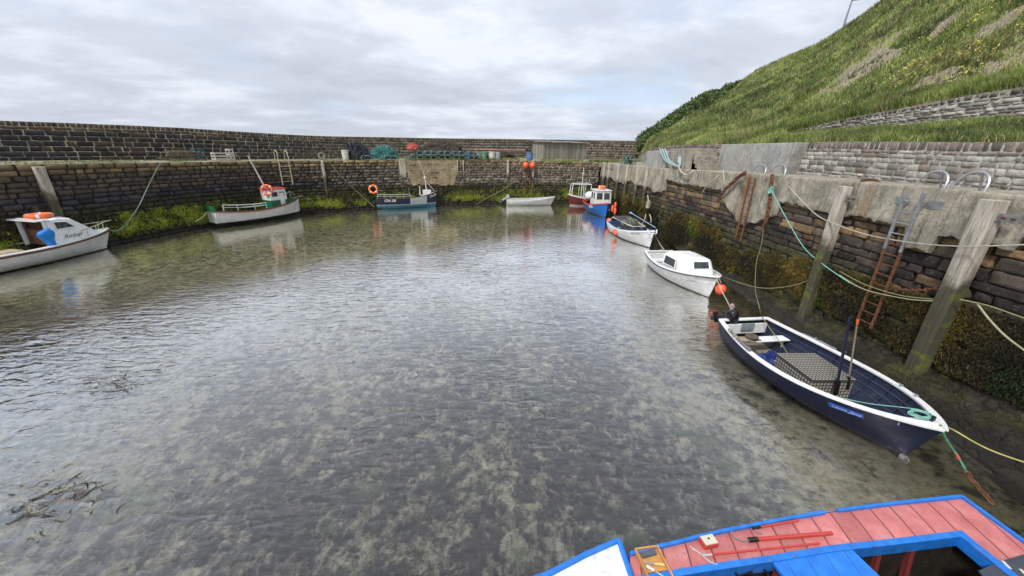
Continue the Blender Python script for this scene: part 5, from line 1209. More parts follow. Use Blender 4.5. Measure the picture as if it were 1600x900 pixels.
gaff('long red boat hook with an S-shaped silver end lying nearest the coaming', (1108, 867), (1280, 849), 0.013, [(0.17, 0.12), (0.15, 0.085), (0.11, 0.045), (0.08, 0.0), (0.065, -0.04), (0.03, -0.085), (-0.03, -0.11)], paint('silver_paint', (0.65, 0.62, 0.6), 0.35, 0.5))
gaff('thick red pole with black collar and thin wire hook, middle one on deck', (1180, 843), (1300, 833), 0.024, [(0.05, 0), (0.16, -0.01), (0.23, 0.03), (0.25, 0.10), (0.21, 0.14)], blackp)
gaff('short red gaff with black grip and small hook nearest the blue outer rail', (1185, 824), (1248, 813), 0.014, [(0.05, 0), (0.07, -0.03), (0.05, -0.07), (0.01, -0.08)], blackp)
o = onrb('rubber_mat', 'dark slate mat with two pale straps at the stern corner of the red deck', 'mat', 1640, 905, DZ + 0.012, R_(6))
ma, mb_, mc2 = at(1527, 905, DZ + 0.02), at(1600, 866, DZ + 0.02), at(1545, 880, DZ + 0.02)
mb = MB(); pts_ = [at(1528, 893, DZ + 0.012), at(1560, 879, DZ + 0.012), at(1605, 866, DZ + 0.012), at(1640, 905, DZ + 0.012), at(1560, 930, DZ + 0.012)]
pts_ = [p_ - o.location for p_ in pts_]; pts_ = [Matrix.Rotation(-R_(6), 4, 'Z') @ p_ for p_ in pts_]; n_p = len(pts_)
mb.add([(p_.x, p_.y, 0.016) for p_ in pts_] + [(p_.x, p_.y, 0.0) for p_ in pts_], [tuple(range(n_p))] + [(k, (k + 1) % n_p, n_p + (k + 1) % n_p, n_p + k) for k in range(n_p)]); mb.build('mat_sheet', paint('slate_rubber', (0.045, 0.055, 0.075), 0.6), o)
for (a, b_) in (((1566, 876), (1579, 889)), ((1594, 889), (1606, 901))):
    A_, B_ = at(*a, DZ + 0.035) - o.location, at(*b_, DZ + 0.035) - o.location; Rm = Matrix.Rotation(-R_(6), 4, 'Z'); A_, B_ = Rm @ A_, Rm @ B_; d_ = (B_ - A_); mb = MB(); mb.box((A_ + B_) / 2, (d_.length, 0.035, 0.008), rz=math.atan2(d_.y, d_.x)); mb.build('strap', paint('pale_strap', (0.6, 0.57, 0.48), 0.6, scale=40, dirt=0.5), o, bevel=0.003)
coil('rope_coil', 'thin pale blue line coiled in the dark cockpit of the red-decked boat', at(1512, 878, 0.22), 0.16, rope_b, 4, rr=0.007, seed=8)
coil('rope_coil', 'loose teal line looped beside the frames in the dark cockpit', at(1385, 863, 0.3), 0.14, rope_b, 3, rr=0.007, seed=9, sx=1.6)

# ------------------------------------------------------------------ 3. white cuddy boat
Bc = Hull('cabin_boat', 'small white clinker boat with a low rounded cuddy moored beside the right wall', 'boat', (7.55, 18.7), (8.08, 13.75), 2.05, 0.72, 0.62, 0.98, 0.3, tr=0.72, rake=0.45, fp=2.2, tm=0.42, floor=0.12)
Bc.shell([hullmat('white_cuddy_hull', [(0.03, (0.10, 0.075, 0.03)), (9, (0.68, 0.69, 0.69))], 0.3, dirt=0.28), white], strakes=8, step=0.018)
Bc.rail('gunwale', cleanwhite, w=0.11, h=0.05, out=0.03, dz=0.02)
Bc.rail('rubbing_strake', paint('dark_rubber', (0.04, 0.045, 0.05), 0.6), w=0.03, h=0.03, out=0.04, dz=-0.035, transom=False, bevel=0)
Bc.deck('foredeck', cleanwhite, 0.62, 0.99, dz=0.0, camber=0.05)
def cuddy(B, t0, t1, h, w0, w1, mat, name='cuddy', front=0.55, round_=0.12):
    """rounded low cabin: stations aft -> fwd; returns cross-section function"""
    mb = MB(); rings = []; n = 10
    st = [(t0, 1.0), (t0 + (t1 - t0) * 0.12, 1.03), (t0 + (t1 - t0) * 0.55, 1.0), (t0 + (t1 - t0) * 0.74, 0.95), (t0 + (t1 - t0) * 0.80, 0.86), (t0 + (t1 - t0) * 0.96, 0.06), (t1, 0.0)]
    for t, hh in st:
        f = (t - t0) / (t1 - t0); w = w0 + (w1 - w0) * f; zb = B.sheer(t) - 0.01; x = B.x(t); H = h * hh; prof = [(1.0, 0), (0.975, 0.45), (0.94, 0.80), (0.86, 0.95), (0.5, 1.04), (0, 1.07)]
        r = [Vector((x, w / 2 * a, zb + H * b_)) for a, b_ in prof]; r += [Vector((x, -w / 2 * a, zb + H * b_)) for a, b_ in reversed(prof[:-1])]; rings.append(r)
    mb.loft(rings); mb.add(rings[0], [tuple(range(len(rings[0])))]); mb.add(rings[-1], [tuple(reversed(range(len(rings[0]))))])
    return mb.build(name, mat, B.root, smooth=True, sharp=38)
def panel(B, pts, mat, name, parent=None, th=0.02, frame=None, fw=0.03):
    """window pane from four/any corner points (local), frame around it"""
    P_ = [Vector(p) for p in pts]; nrm = (P_[1] - P_[0]).cross(P_[2] - P_[0]).normalized(); c = sum(P_, Vector()) / len(P_)
    if nrm.dot(Vector((c.x - 0, c.y, 0.0)) if abs(c.y) > 0.3 else Vector((nrm.x, 0, 0))) < 0: nrm = -nrm
    out = None
    if frame:
        mb = MB(); n = len(P_)
        for k in range(n): a, b_ = P_[k] + nrm * th, P_[(k + 1) % n] + nrm * th; mb.tube([a, b_], fw / 2, 4)
        out = mb.build('window_frame', frame, parent or B.root)
    mb = MB(); n = len(P_); mb.add([p + nrm * (th + 0.002) for p in P_] + [p - nrm * 0.01 for p in P_], [tuple(range(n)), tuple(range(2 * n - 1, n - 1, -1))] + [(k, (k + 1) % n, n + (k + 1) % n, n + k) for k in range(n)])
    return mb.build(name, mat, out or parent or B.root)
cud = cuddy(Bc, 0.40, 0.80, 0.62, 1.56, 1.05, cleanwhite)
zz = Bc.sheer(0.45)
for sd in (-1, 1):
    panel(Bc, [(Bc.x(0.42), sd * 0.765, zz + 0.10), (Bc.x(0.60), sd * 0.705, zz + 0.10), (Bc.x(0.59), sd * 0.67, zz + 0.48), (Bc.x(0.425), sd * 0.725, zz + 0.50)], glassm, 'window_pane', frame=cleanwhite, fw=0.045)
panel(Bc, [(Bc.x(0.757), -0.36, Bc.sheer(0.74) + 0.17), (Bc.x(0.757), 0.36, Bc.sheer(0.74) + 0.17), (Bc.x(0.728), 0.34, Bc.sheer(0.72) + 0.47), (Bc.x(0.728), -0.34, Bc.sheer(0.72) + 0.47)], glassm, 'window_pane', th=0.06, frame=cleanwhite, fw=0.05)
mb = MB(); mb.box((Bc.x(0.50), 0, Bc.sheer(0.5) + 0.66), (0.62, 0.70, 0.04)); mb.build('roof_hatch', cleanwhite, Bc.root, bevel=0.015)
mb = MB(); mb.box((Bc.x(0.13), 0, 0.45), (0.35, 1.5, 0.04)); mb.box((Bc.x(0.03), 0, 0.42), (0.06, 1.4, 0.5)); mb.build('stern_bench', white, Bc.root, bevel=0.01)
mb = MB(); mb.box((Bc.x(0.398), 0, 0.9), (0.015, 0.62, 0.68)); mb.build('companion_door', paint('pale_inner', (0.35, 0.33, 0.28), 0.5), Bc.root)
mb = MB(); mb.tube([(Bc.x(0.93), 0, 1.0), (Bc.x(0.93), 0, 1.12)], 0.03, 8); mb.tube([(Bc.x(0.93), -0.08, 1.1), (Bc.x(0.93), 0.08, 1.1)], 0.018, 8); mb.build('mooring_post', steel, Bc.root, smooth=True)
M = Bc.side_mat(0.80, 0.80, -1, off=0.035); text_mesh('MO. LOREDA', 0.13, paint('faded_grey_lettering', (0.30, 0.31, 0.33), 0.5, bump=0), Bc.root, M)
w = Bc.M @ Vector((Bc.x(1.0), 0, 0.97))
buoy('mooring_buoy', 'orange buoy hanging under the bow of the white cuddy boat', at(1126, 452, 0.55), 0.20, rope_to=w)

# ------------------------------------------------------------------ 4. white clinker boat with blue rim, full of gear
Bk = Hull('fishing_boat', 'white clinker boat with a blue inner rim and heaped gear, bow towards the right wall', 'boat', (7.55, 27.0), (8.45, 22.0), 2.1, 0.72, 0.66, 1.1, 0.25, tr=0.75, rake=0.30, fp=2.3, tm=0.4, floor=0.1)
Bk.shell([hullmat('white_clinker_hull', [(0.04, (0.03, 0.03, 0.03)), (9, (0.66, 0.67, 0.68))], 0.35), paint('inside_grey_blue', (0.06, 0.09, 0.14), 0.5)], strakes=8, step=0.022)
Bk.rail('gunwale', cleanwhite, w=0.06, h=0.07, out=0.03, dz=0.0)
Bk.rail('blue_rim', paint('rim_blue', (0.03, 0.10, 0.30), 0.4), w=0.10, h=0.06, out=-0.035, dz=0.03, bevel=0.005)
mb = MB(); 
for t in (0.22, 0.5, 0.72): p = Bk.P(t, 0.9, 1, 0.05); mb.box((p.x, 0, 0.52), (0.22, 2 * p.y, 0.035))
mb.build('thwart', white, Bk.root, bevel=0.005)
M = Bk.side_mat(0.80, 0.9, -1, off=0.035); text_mesh('EST LUNE', 0.15, blacktxt, Bk.root, M)
M = Bk.side_mat(0.42, 0.9, -1, off=0.035); text_mesh('VERA', 0.15, redp, Bk.root, M)
mb = MB(); p0 = Vector((Bk.x(0.15), 0, 0)); fr = []
for sd in (-1, 1): mb.tube([(Bk.x(0.02), sd * 0.7, 0.8), (Bk.x(0.10), sd * 0.62, 1.15), (Bk.x(0.62), sd * 0.45, 1.0)], 0.022, 6)
mb.tube([(Bk.x(0.10), -0.62, 1.15), (Bk.x(0.10), 0.62, 1.15)], 0.022, 6); mb.tube([(Bk.x(0.62), -0.45, 1.0), (Bk.x(0.62), 0.45, 1.0)], 0.022, 6); mb.build('gear_frame', white, Bk.root, smooth=True)
net_dark = paint('dark_netting', (0.045, 0.045, 0.045), 0.85, var=0.6, scale=14, bump=0.03, dirt=0.5, dirtcol=(0.15, 0.14, 0.12))
def netpile(name, label, c, lx, ly, hgt, mat, seed, rz=0.0, group=None, strands=70, sm=None, cat='net', rough=0.5):
    o = thing(name, label, cat, c, (0, 0, rz), group=group); n = 22; mb = MB(); g = []; q = random.Random(seed)
    for i_ in range(n):
        row = []
        for j_ in range(n):
            a = 2 * math.pi * j_ / n; f = i_ / (n - 1); rr_ = math.sin(f * math.pi / 2) ** 0.8; z_ = math.cos(f * math.pi / 2) ** 0.8
            k_ = 1 + 0.35 * fbm(math.cos(a) * 1.5 + seed, math.sin(a) * 1.5, f * 2, 1.3, 4)
            row.append(Vector((math.cos(a) * rr_ * lx / 2 * k_, math.sin(a) * rr_ * ly / 2 * k_, z_ * hgt * (1 + rough * fbm(math.cos(a) * rr_ * 2, math.sin(a) * rr_ * 2, seed, 2.0, 4)))))
        row.append(row[0]); g.append(row)
    mb.loft(g); mb.build('heap', mat, o, smooth=False)
    mb = MB()
    for k in range(strands):
        a = q.uniform(0, 6.28); f = q.uniform(0.1, 1); cx_, cy_ = math.cos(a) * lx / 2 * f, math.sin(a) * ly / 2 * f; cz_ = hgt * math.sqrt(max(0, 1 - f * f)); R__ = q.uniform(0.12, 0.35) * min(lx, 1.2)
        t1_, t2_ = q.uniform(0, 6), q.uniform(-0.8, 0.8); m_ = Euler((t2_, q.uniform(-0.8, 0.8), t1_)).to_matrix()
        mb.tube([Vector((cx_, cy_, cz_)) + m_ @ Vector((R__ * math.cos(b_), R__ * 0.6 * math.sin(b_), 0.05 * math.sin(3 * b_))) for b_ in [x_ * 0.5 for x_ in range(q.randint(5, 12))]], q.uniform(0.007, 0.015), 4)
    mb.build('strand', sm or mat, o); return o
w = Bk.M @ Vector((Bk.x(0.38), 0.1, 0.35)); netpile('net_heap', 'dark nets and floats heaped in the white clinker boat', w, 1.5, 1.3, 0.75, net_dark, 5, Bk.root.rotation_euler.z, sm=rope_w)
w = Bk.M @ Vector((Bk.x(0.12), 0, 1.17)); o = thing('grating', 'dark slatted panel lying on the frame at the stern of the white clinker boat', 'panel', w, (0, 0, Bk.root.rotation_euler.z))
mb = MB()
for k in range(9): mb.box((0.55, -0.55 + k * 0.1375, 0), (1.25, 0.09, 0.025), ry=0.1)
mb.build('slat', paint('dark_slats', (0.05, 0.045, 0.045), 0.6), o); mb = MB(); mb.box((0.0, 0, 0.07), (0.05, 1.25, 0.03)); mb.build('batten', steel, o); mb = MB(); mb.box((1.15, 0, -0.05), (0.05, 1.25, 0.03)); mb.build('batten', steel, o)
mb = MB(); o = thing('oar', 'blue oar propped along the far side of the white clinker boat', 'oar', Bk.M @ Vector((Bk.x(0.15), 0.75, 0.95))); d = (Bk.M @ Vector((Bk.x(0.9), 0.35, 1.2))) - o.location
mb.tube([(0, 0, 0.45), d], 0.025, 6); mb.build('loom', paint('pale_blue_oar', (0.25, 0.42, 0.62), 0.4), o, smooth=True); mb = MB(); mb.tube([Vector((0, 0, 0.45)), Vector((0, 0, 0.45)) - (d - Vector((0, 0, .45))).normalized() * 0.5], [0.03, 0.07], 6); mb.build('blade', paint('pale_blue_oar', (0.25, 0.42, 0.62)), o, smooth=True)
stern_l = Bk.M @ Vector((Bk.x(0.02), -0.75, 0.75))
buoy('fender_buoy', 'larger orange buoy on the near quarter of the white clinker boat', at(963, 362, 0.42), 0.24, rope_to=Bk.M @ Vector((Bk.x(0.12), -0.95, 0.7)))
buoy('fender_buoy', 'smaller orange buoy between the blue boat and the white clinker boat', at(951.5, 345, 0.42), 0.20, rope_to=Bk.M @ Vector((Bk.x(0.0), -0.7, 0.8)))
mb = MB(); 
for sd in (1,): mb.tube([(Bk.x(0.93), -0.25, 1.12), (Bk.x(1.0) + 0.05, -0.32, 0.95), (Bk.x(1.0) + 0.1, 0.1, 0.98), (Bk.x(0.95), 0.3, 1.12)], 0.04, 8)
mb.build('bow_fender', white, Bk.root, smooth=True)

# ------------------------------------------------------------------ 5. bright blue boat with white wheelhouse
Bb = Hull('wheelhouse_boat', 'bright blue boat with red gunwale and white windowed wheelhouse in the far right corner', 'boat', (7.75, 37.6), (8.15, 32.7), 2.3, 0.85, 0.85, 1.25, 0.3, tr=0.78, rake=0.35, fp=2.5, tm=0.4, floor=0.2)
Bb.shell([hullmat('bright_blue_hull', [(0.05, (0.015, 0.015, 0.015)), (9, (0.012, 0.14, 0.50))], 0.3, dirt=0.12), paint('inside_dark_red', (0.16, 0.02, 0.02), 0.5)])
Bb.rail('gunwale', paint('gunwale_red', (0.45, 0.05, 0.045), 0.4), w=0.12, h=0.10, out=0.04, dz=0.02)
Bb.deck('foredeck', white, 0.80, 0.99, dz=0.0, camber=0.04)
def wheelhouse(B, t0, t1, w, zbase, h, wall, roof, lower=None, split=0.5, name='wheelhouse', overhang=0.06, windows=True, y0=0.0, taper=0.92, door=None, win=(0.55, 0.9)):
    x0, x1 = B.x(t0), B.x(t1); rt = []
    def ring(z, k): return [Vector((x0 * 1 + (x1 - x0) * (1 - k) * 0.0, y0 - w / 2 * k, z)), Vector((x1 - (1 - k) * (x1 - x0), y0 - w / 2 * k, z)), Vector((x1 - (1 - k) * (x1 - x0), y0 + w / 2 * k, z)), Vector((x0, y0 + w / 2 * k, z))]
    zmid = zbase + h * split; mb = MB()
    if lower: mb.loft([ring(zbase, 1), ring(zmid, 1 - (1 - taper) * split)], closed=True); mb.build('lower_panelling', lower, B.root); mb = MB(); mb.loft([ring(zmid, 1 - (1 - taper) * split), ring(zbase + h, taper)], closed=True, cap=False)
    else: mb.loft([ring(zbase, 1), ring(zbase + h, taper)], closed=True)
    wh = mb.build(name, wall, B.root)
    mb = MB(); cx_ = (x0 + x1) / 2; mb.box((cx_ - (1 - taper) * (x1 - x0) / 2, y0, zbase + h + 0.02), ((x1 - x0) + 2 * overhang, w * taper + 2 * overhang, 0.06)); mb.build('roof', roof, B.root, bevel=0.015)
    if windows:
        za, zb_ = zbase + h * win[0], zbase + h * win[1]; ka, kb = 1 - (1 - taper) * win[0], 1 - (1 - taper) * win[1]
        for sd in (-1, 1):
            for (fa, fb) in ((0.1, 0.45), (0.55, 0.9)):
                panel(B, [(x0 + (x1 - x0) * fa, y0 + sd * w / 2 * ka, za), (x0 + (x1 - x0) * fb * (1 if fb < 0.8 else ka), y0 + sd * w / 2 * ka, za), (x0 + (x1 - x0) * fb * (1 if fb < 0.8 else kb), y0 + sd * w / 2 * kb, zb_), (x0 + (x1 - x0) * fa, y0 + sd * w / 2 * kb, zb_)], glassm, 'window_pane', th=0.012, frame=wall, fw=0.03)
        for (fa, fb) in ((-0.85, -0.08), (0.08, 0.85)):
            panel(B, [(x1 - (1 - ka) * (x1 - x0) + 0.0, y0 + w / 2 * fa * ka, za), (x1 - (1 - ka) * (x1 - x0), y0 + w / 2 * fb * ka, za), (x1 - (1 - kb) * (x1 - x0), y0 + w / 2 * fb * kb, zb_), (x1 - (1 - kb) * (x1 - x0), y0 + w / 2 * fa * kb, zb_)], glassm, 'window_pane', th=0.012, frame=wall, fw=0.03)
    return wh
wheelhouse(Bb, 0.42, 0.72, 1.5, 0.85, 1.35, white, white, win=(0.42, 0.86), taper=0.93)
lb = thing('lifebuoy', 'orange lifebuoy lying flat on the roof of the blue boat', 'lifebuoy', Bb.M @ Vector((Bb.x(0.56), 0, 2.36))); ring_buoy((0, 0, 0), 0.28, 0.075, lb, name='ring'); lbp = ring_buoy((0, 0, 0.14), 0.28, 0.075, lb, name='ring')
w = Bb.M @ Vector((Bb.x(0.15), -0.45, 1.45)); buoy('float', 'big white round float on a stand at the stern of the blue boat', w, 0.50, colm=white, cat='float', sc=(1, 1, 0.85))
mb = MB(); 
for dx, dy in ((-0.3, -0.8), (0.3, -0.8), (-0.3, 0.0), (0.3, 0.0)): mb.tube([(Bb.x(0.15) + dx, dy, 0.5), (Bb.x(0.15) + dx * 0.7, dy, 1.1)], 0.035, 6)
mb.tube([(Bb.x(0.05), -0.9, 1.1), (Bb.x(0.3), -0.9, 1.1)], 0.035, 6); mb.build('stand', redp, Bb.root)
M = Bb.side_mat(0.66, 0.9, -1, off=0.03); mb = MB(); mb.box((0, 0, 0), (0.62, 0.22, 0.012), M=M); nb = mb.build('name_board', cleanwhite, Bb.root); text_mesh('LEE ANN', 0.13, redp, nb, M @ Matrix.Translation((0, 0, 0.01)))
for k, (px_, py_, z_) in enumerate(((957, 326, 0.95), (961.5, 321, 1.1), (961, 330, 0.85))):
    buoy('fender', ['slim orange fender hanging at the bow of the blue boat', 'upper slim orange fender hanging at the bow of the blue boat', 'lower slim orange fender hanging at the bow of the blue boat'][k], at(px_, py_, z_), 0.13, group='orange fenders at the blue boat', sc=(0.9, 0.9, 2.3), cat='fender')
mb = MB()
for k in range(5): a = Bb.M @ Vector((Bb.x(0.97), 0.1 * k - 0.2, 1.2)); 
# ------------------------------------------------------------------ 6. dark red boat behind it
Br = Hull('fishing_boat', 'dark red boat with a white tubular frame half hidden behind the blue boat', 'boat', (9.2, 40.9), (5.75, 40.3), 1.9, 0.85, 0.8, 1.15, 0.25, tr=0.75, rake=0.3, fp=2.4, floor=0.15)
Br.shell([hullmat('dark_red_hull', [(0.12, (0.5, 0.5, 0.5)), (9, (0.13, 0.012, 0.016))], 0.4), paint('inside_pale', (0.3, 0.28, 0.25))])
Br.rail('gunwale', white, w=0.10, h=0.08, out=0.03, dz=0.02); Br.deck('foredeck', white, 0.75, 0.99)
mb = MB()
for x_ in (Br.x(0.93), Br.x(0.40)):
    mb.tube([(x_, -0.35 if x_ > 0.8 else -0.8, 1.0), (x_ - 0.1, -0.35 if x_ > 0.8 else -0.8, 2.25), (x_ - 0.1, 0.35 if x_ > 0.8 else 0.8, 2.25), (x_, 0.35 if x_ > 0.8 else 0.8, 1.0)], 0.04, 6)
for sd in (-1, 1): mb.tube([(Br.x(0.93) - 0.1, sd * 0.35, 2.25), (Br.x(0.40) - 0.1, sd * 0.8, 2.25)], 0.04, 6); mb.tube([(Br.x(0.6), sd * 0.75, 1.0), (Br.x(0.6), sd * 0.7, 2.25)], 0.03, 6)
mb.build('tubular_frame', white, Br.root, smooth=True)
mb = MB(); mb.tube([(Br.x(0.6), 0, 0.6), (Br.x(0.58), 0, 3.9)], [0.05, 0.03], 8); mb.box((Br.x(0.585), 0, 3.3), (0.3, 0.12, 0.06)); mb.build('mast', white, Br.root, smooth=True)

# ------------------------------------------------------------------ 7. white dinghy
Bd = Hull('dinghy', 'plain white open dinghy by the far wall under two orange buoys', 'dinghy', (-0.75, 39.7), (4.35, 40.15), 1.75, 0.62, 0.60, 0.88, 0.12, tr=0.75, rake=0.5, fp=2.2, floor=0.12, trim=0.5)
Bd.shell([hullmat('white_dinghy_hull', [(0.0, (0.1, 0.1, 0.1)), (9, (0.70, 0.71, 0.72))], 0.3), paint('dinghy_inside', (0.36, 0.37, 0.37), 0.5)], strakes=6, step=0.018)
Bd.rail('gunwale', cleanwhite, w=0.09, h=0.05, out=0.03, dz=0.0)
for t in (0.25, 0.55, 0.78): p = Bd.P(t, 0.85, 1, 0.05); mb = MB(); mb.box((p.x, 0, 0.42), (0.24, 2 * p.y, 0.035)); mb.build('thwart', cleanwhite, Bd.root, bevel=0.006)
o = inboat(Bd, 'outboard_motor', 'small grey outboard motor tilted behind the white dinghy', 'outboard motor', (Bd.x(0) - 0.08, 0, 0.72)); engine(o, paint('grey_cowl', (0.35, 0.36, 0.37), 0.3), 0.95, 55, steel)

# ------------------------------------------------------------------ 8. CN 28
Bn = Hull('fishing_boat', 'navy and white fishing boat numbered CN 28 with a pale blue bottom', 'boat', (-12.95, 35.3), (-7.6, 37.55), 2.1, 1.05, 1.0, 1.45, 0.2, tr=0.8, rake=0.28, fp=2.6, floor=0.3)
lx_ = Bn.L
hmn = hullmat('navy_white_hull', [(0.36, (0.05, 0.22, 0.36)), (0.42, (0.6, 0.6, 0.58)), (9, (0.02, 0.03, 0.08))], 0.35, stripes=[(-lx_ / 2 + lx_ * 0.52, -lx_ / 2 + lx_ * 0.80, 0.42, (0.52, 0.55, 0.60))])
Bn.shell([hmn, paint('inside_pale_grey', (0.25, 0.27, 0.3))])
Bn.rail('rubbing_strake', brown, w=0.09, h=0.06, out=0.035, dz=0.0); Bn.deck('foredeck', white, 0.72, 0.99)
for sd in (-1, 1):
    mb = MB(); pts_ = [Bn.P(0.02 + 0.5 * k / 10, 1, sd) + Vector((0, 0, 0.36)) for k in range(11)]; mb.tube(pts_ + [Bn.P(0.56, 1, sd) + Vector((0, 0, 0.04))], 0.024, 6); mb.tube([p - Vector((0, 0, 0.17)) for p in pts_], 0.018, 6)
    for k in range(0, 11, 2): mb.tube([pts_[k] - Vector((0, 0, 0.36)), pts_[k]], 0.02, 6)
    mb.build('guard_rail', paint('cream_rail', (0.5, 0.49, 0.42)), Bn.root, smooth=True)
mb = MB(); mb.box((Bn.x(0.82), 0, 1.42), (0.75, 0.85, 0.42)); mb.build('cuddy', white, Bn.root, bevel=0.03)
mb = MB(); mb.tube([(Bn.x(0.82), 0, 1.2), (Bn.x(0.80), 0, 3.05)], [0.05, 0.03], 8); mb.tube([(Bn.x(0.95), 0, 1.5), (Bn.x(0.80), 0, 2.6)], 0.025, 6); mb.tube([(Bn.x(0.80), 0, 3.0), (Bn.x(0.70), 0, 4.55)], [0.02, 0.01], 6); mb.ball((Bn.x(0.80), 0, 2.75), 0.12, 8, 6); mb.build('mast', white, Bn.root, smooth=True)
mb = MB(); mb.tube([(Bn.x(0.70), -0.3, 1.2), (Bn.x(0.70), -0.3, 2.0)], [0.06, 0.03], 8); mb.build('exhaust', white, Bn.root, smooth=True)
mb = MB(); mb.tube([(Bn.x(0.51), -0.9, 1.0), (Bn.x(0.51), -0.9, 2.0)], 0.025, 6); mb.tube([(Bn.x(0.03), -0.7, 1.0), (Bn.x(0.03), -0.7, 1.9)], 0.025, 6); mb.tube([(Bn.x(0.03), -0.7, 1.7), (Bn.x(0.10), -0.7, 1.7)], 0.02, 6); mb.build('post', steel, Bn.root, smooth=True)
lb = thing('lifebuoy', 'orange lifebuoy hung upright at the stern of the boat marked CN 28', 'lifebuoy', Bn.M @ Vector((Bn.x(-0.03), -0.75, 1.85)), (R_(80), 0, R_(18))); ring_buoy((0, 0, 0), 0.33, 0.09, lb, name='ring')
mb = MB(); mb.box((Bn.x(-0.02), 0, 0.15), (0.06, 0.05, 0.9)); mb.build('rudder', paint('rudder_dark', (0.03, 0.04, 0.05)), Bn.root)
M = Bn.side_mat(0.20, 0.87, -1, off=0.03); text_mesh('CN 28', 0.32, whitetxt, Bn.root, M, shear=0.3, offset=0.008, sx=1.15)
M = Bn.side_mat(0.90, 0.88, -1, off=0.05); text_mesh('CN 28', 0.30, whitetxt, Bn.root, M, shear=0.3, offset=0.008)

# ------------------------------------------------------------------ 9. green, white and black boat
Bg = Hull('fishing_boat', 'white and black fishing boat with green trim and red-roofed wheelhouse by the left wall', 'boat', (-20.75, 25.3), (-17.75, 31.0), 2.3, 1.2, 1.0, 1.5, 0.25, tr=0.7, rake=0.15, fp=2.7, floor=0.35, heel=0)
Bg.shell([hullmat('white_over_black_hull', [(0.34, (0.008, 0.01, 0.014)), (9, (0.66, 0.66, 0.66))], 0.35, dirt=0.35), paint('inside_green', (0.03, 0.14, 0.07), 0.5)], strakes=9, step=0.02)
Bg.rail('rubbing_strake', brown, w=0.10, h=0.08, out=0.045, dz=-0.02); Bg.rail('pink_strake', paint('faded_pink', (0.55, 0.25, 0.22)), w=0.03, h=0.05, out=0.025, dz=-0.10, transom=False, bevel=0)
Bg.deck('foredeck', greenp, 0.82, 0.99, dz=0.02)
mb = MB(); p = Bg.P(0, 1, 1); mb.box((p.x - 0.04, 0, p.z + 0.12), (0.10, 2 * p.y + 0.1, 0.34)); mb.build('stern_bulwark', greenp, Bg.root, bevel=0.01)
wheelhouse(Bg, 0.60, 0.80, 1.25, 0.8, 1.5, white, paint('roof_red', (0.45, 0.05, 0.04), 0.5), lower=greenp, split=0.45, win=(0.62, 0.86), taper=0.95, overhang=0.08)
mb = MB(); mb.box((Bg.x(0.735), -0.635, 1.5), (0.34, 0.03, 1.0)); mb.build('door', white, Bg.root, bevel=0.005)
mb = MB(); mb.tube([(Bg.x(0.62), 0, 2.3), (Bg.x(0.50), 0, 4.7)], [0.06, 0.035], 8); mb.build('mast', white, Bg.root, smooth=True)
lb = thing('lifebuoy', 'orange and white lifebuoy on the aft side of the red-roofed wheelhouse', 'lifebuoy', Bg.M @ Vector((Bg.x(0.605) - 0.08, -0.42, 2.25)), (R_(85), 0, Bg.root.rotation_euler.z - R_(48))); ring_buoy((0, 0, 0), 0.34, 0.085, lb, name='ring')
for sd in (-1, 1):
    mb = MB(); pts_ = [Bg.P(0.08 + 0.42 * k / 10, 1, sd) + Vector((0, -sd * 0.12, 0.42)) for k in range(11)]; mb.tube([pts_[0] - Vector((0, 0, 0.4))] + pts_ + [pts_[-1] - Vector((0, 0, 0.42))], 0.027, 6); mb.tube([p - Vector((0, 0, 0.17)) for p in pts_], 0.022, 6)
    for k in (3, 7): mb.tube([pts_[k] - Vector((0, 0, 0.42)), pts_[k]], 0.022, 6)
    mb.build('guard_rail', white, Bg.root, smooth=True)
mb = MB(); mb.box((Bg.x(0.45), 0.0, 1.12), (1.5, 0.5, 0.04)); mb.build('plank', paint('pale_green_board', (0.2, 0.3, 0.2)), Bg.root)
mb = MB(); mb.box((Bg.x(0.13), 0, 0.02), (0.75, 0.06, 0.62)); mb.box((Bg.x(0.5), 0, -0.25), (4.5, 0.09, 0.35)); mb.build('skeg', paint('rudder_dark', (0.03, 0.04, 0.05)), Bg.root)
mb = MB(); mb.tube([Bg.P(0.93, 1, -1) + Vector((0.35 * math.cos(a) - 0.3, 0.25, 0.25 + 0.30 * math.sin(a))) for a in [k * math.pi / 10 for k in range(11)]], 0.022, 6); mb.tube([(Bg.x(0.9), 0, 1.5), (Bg.x(0.9), 0, 2.0)], 0.03, 6); mb.build('bow_roller', steel, Bg.root, smooth=True)

# ------------------------------------------------------------------ 10. Amber
Ba = Hull('cabin_cruiser', 'white cabin boat with Amber on its side and brown doors near the left edge', 'boat', (-23.1, 13.2), (-21.9, 19.75), 2.45, 0.72, 0.78, 1.02, 0.15, tr=0.8, rake=0.5, fp=2.3, floor=0.3)
Ba.shell([hullmat('white_cruiser_hull', [(0.05, (0.10, 0.02, 0.02)), (9, (0.70, 0.70, 0.72))], 0.25, dirt=0.1), paint('inside_tan', (0.42, 0.33, 0.24))])
Ba.rail('rubbing_strake', brown, w=0.05, h=0.09, out=0.035, dz=-0.03, bevel=0); Ba.rail('gunwale', cleanwhite, w=0.26, h=0.05, out=0.0, dz=0.03)
Ba.deck('foredeck', paint('pale_green_deck', (0.42, 0.50, 0.40), 0.6), 0.74, 0.99, dz=0.05, camber=0.05)
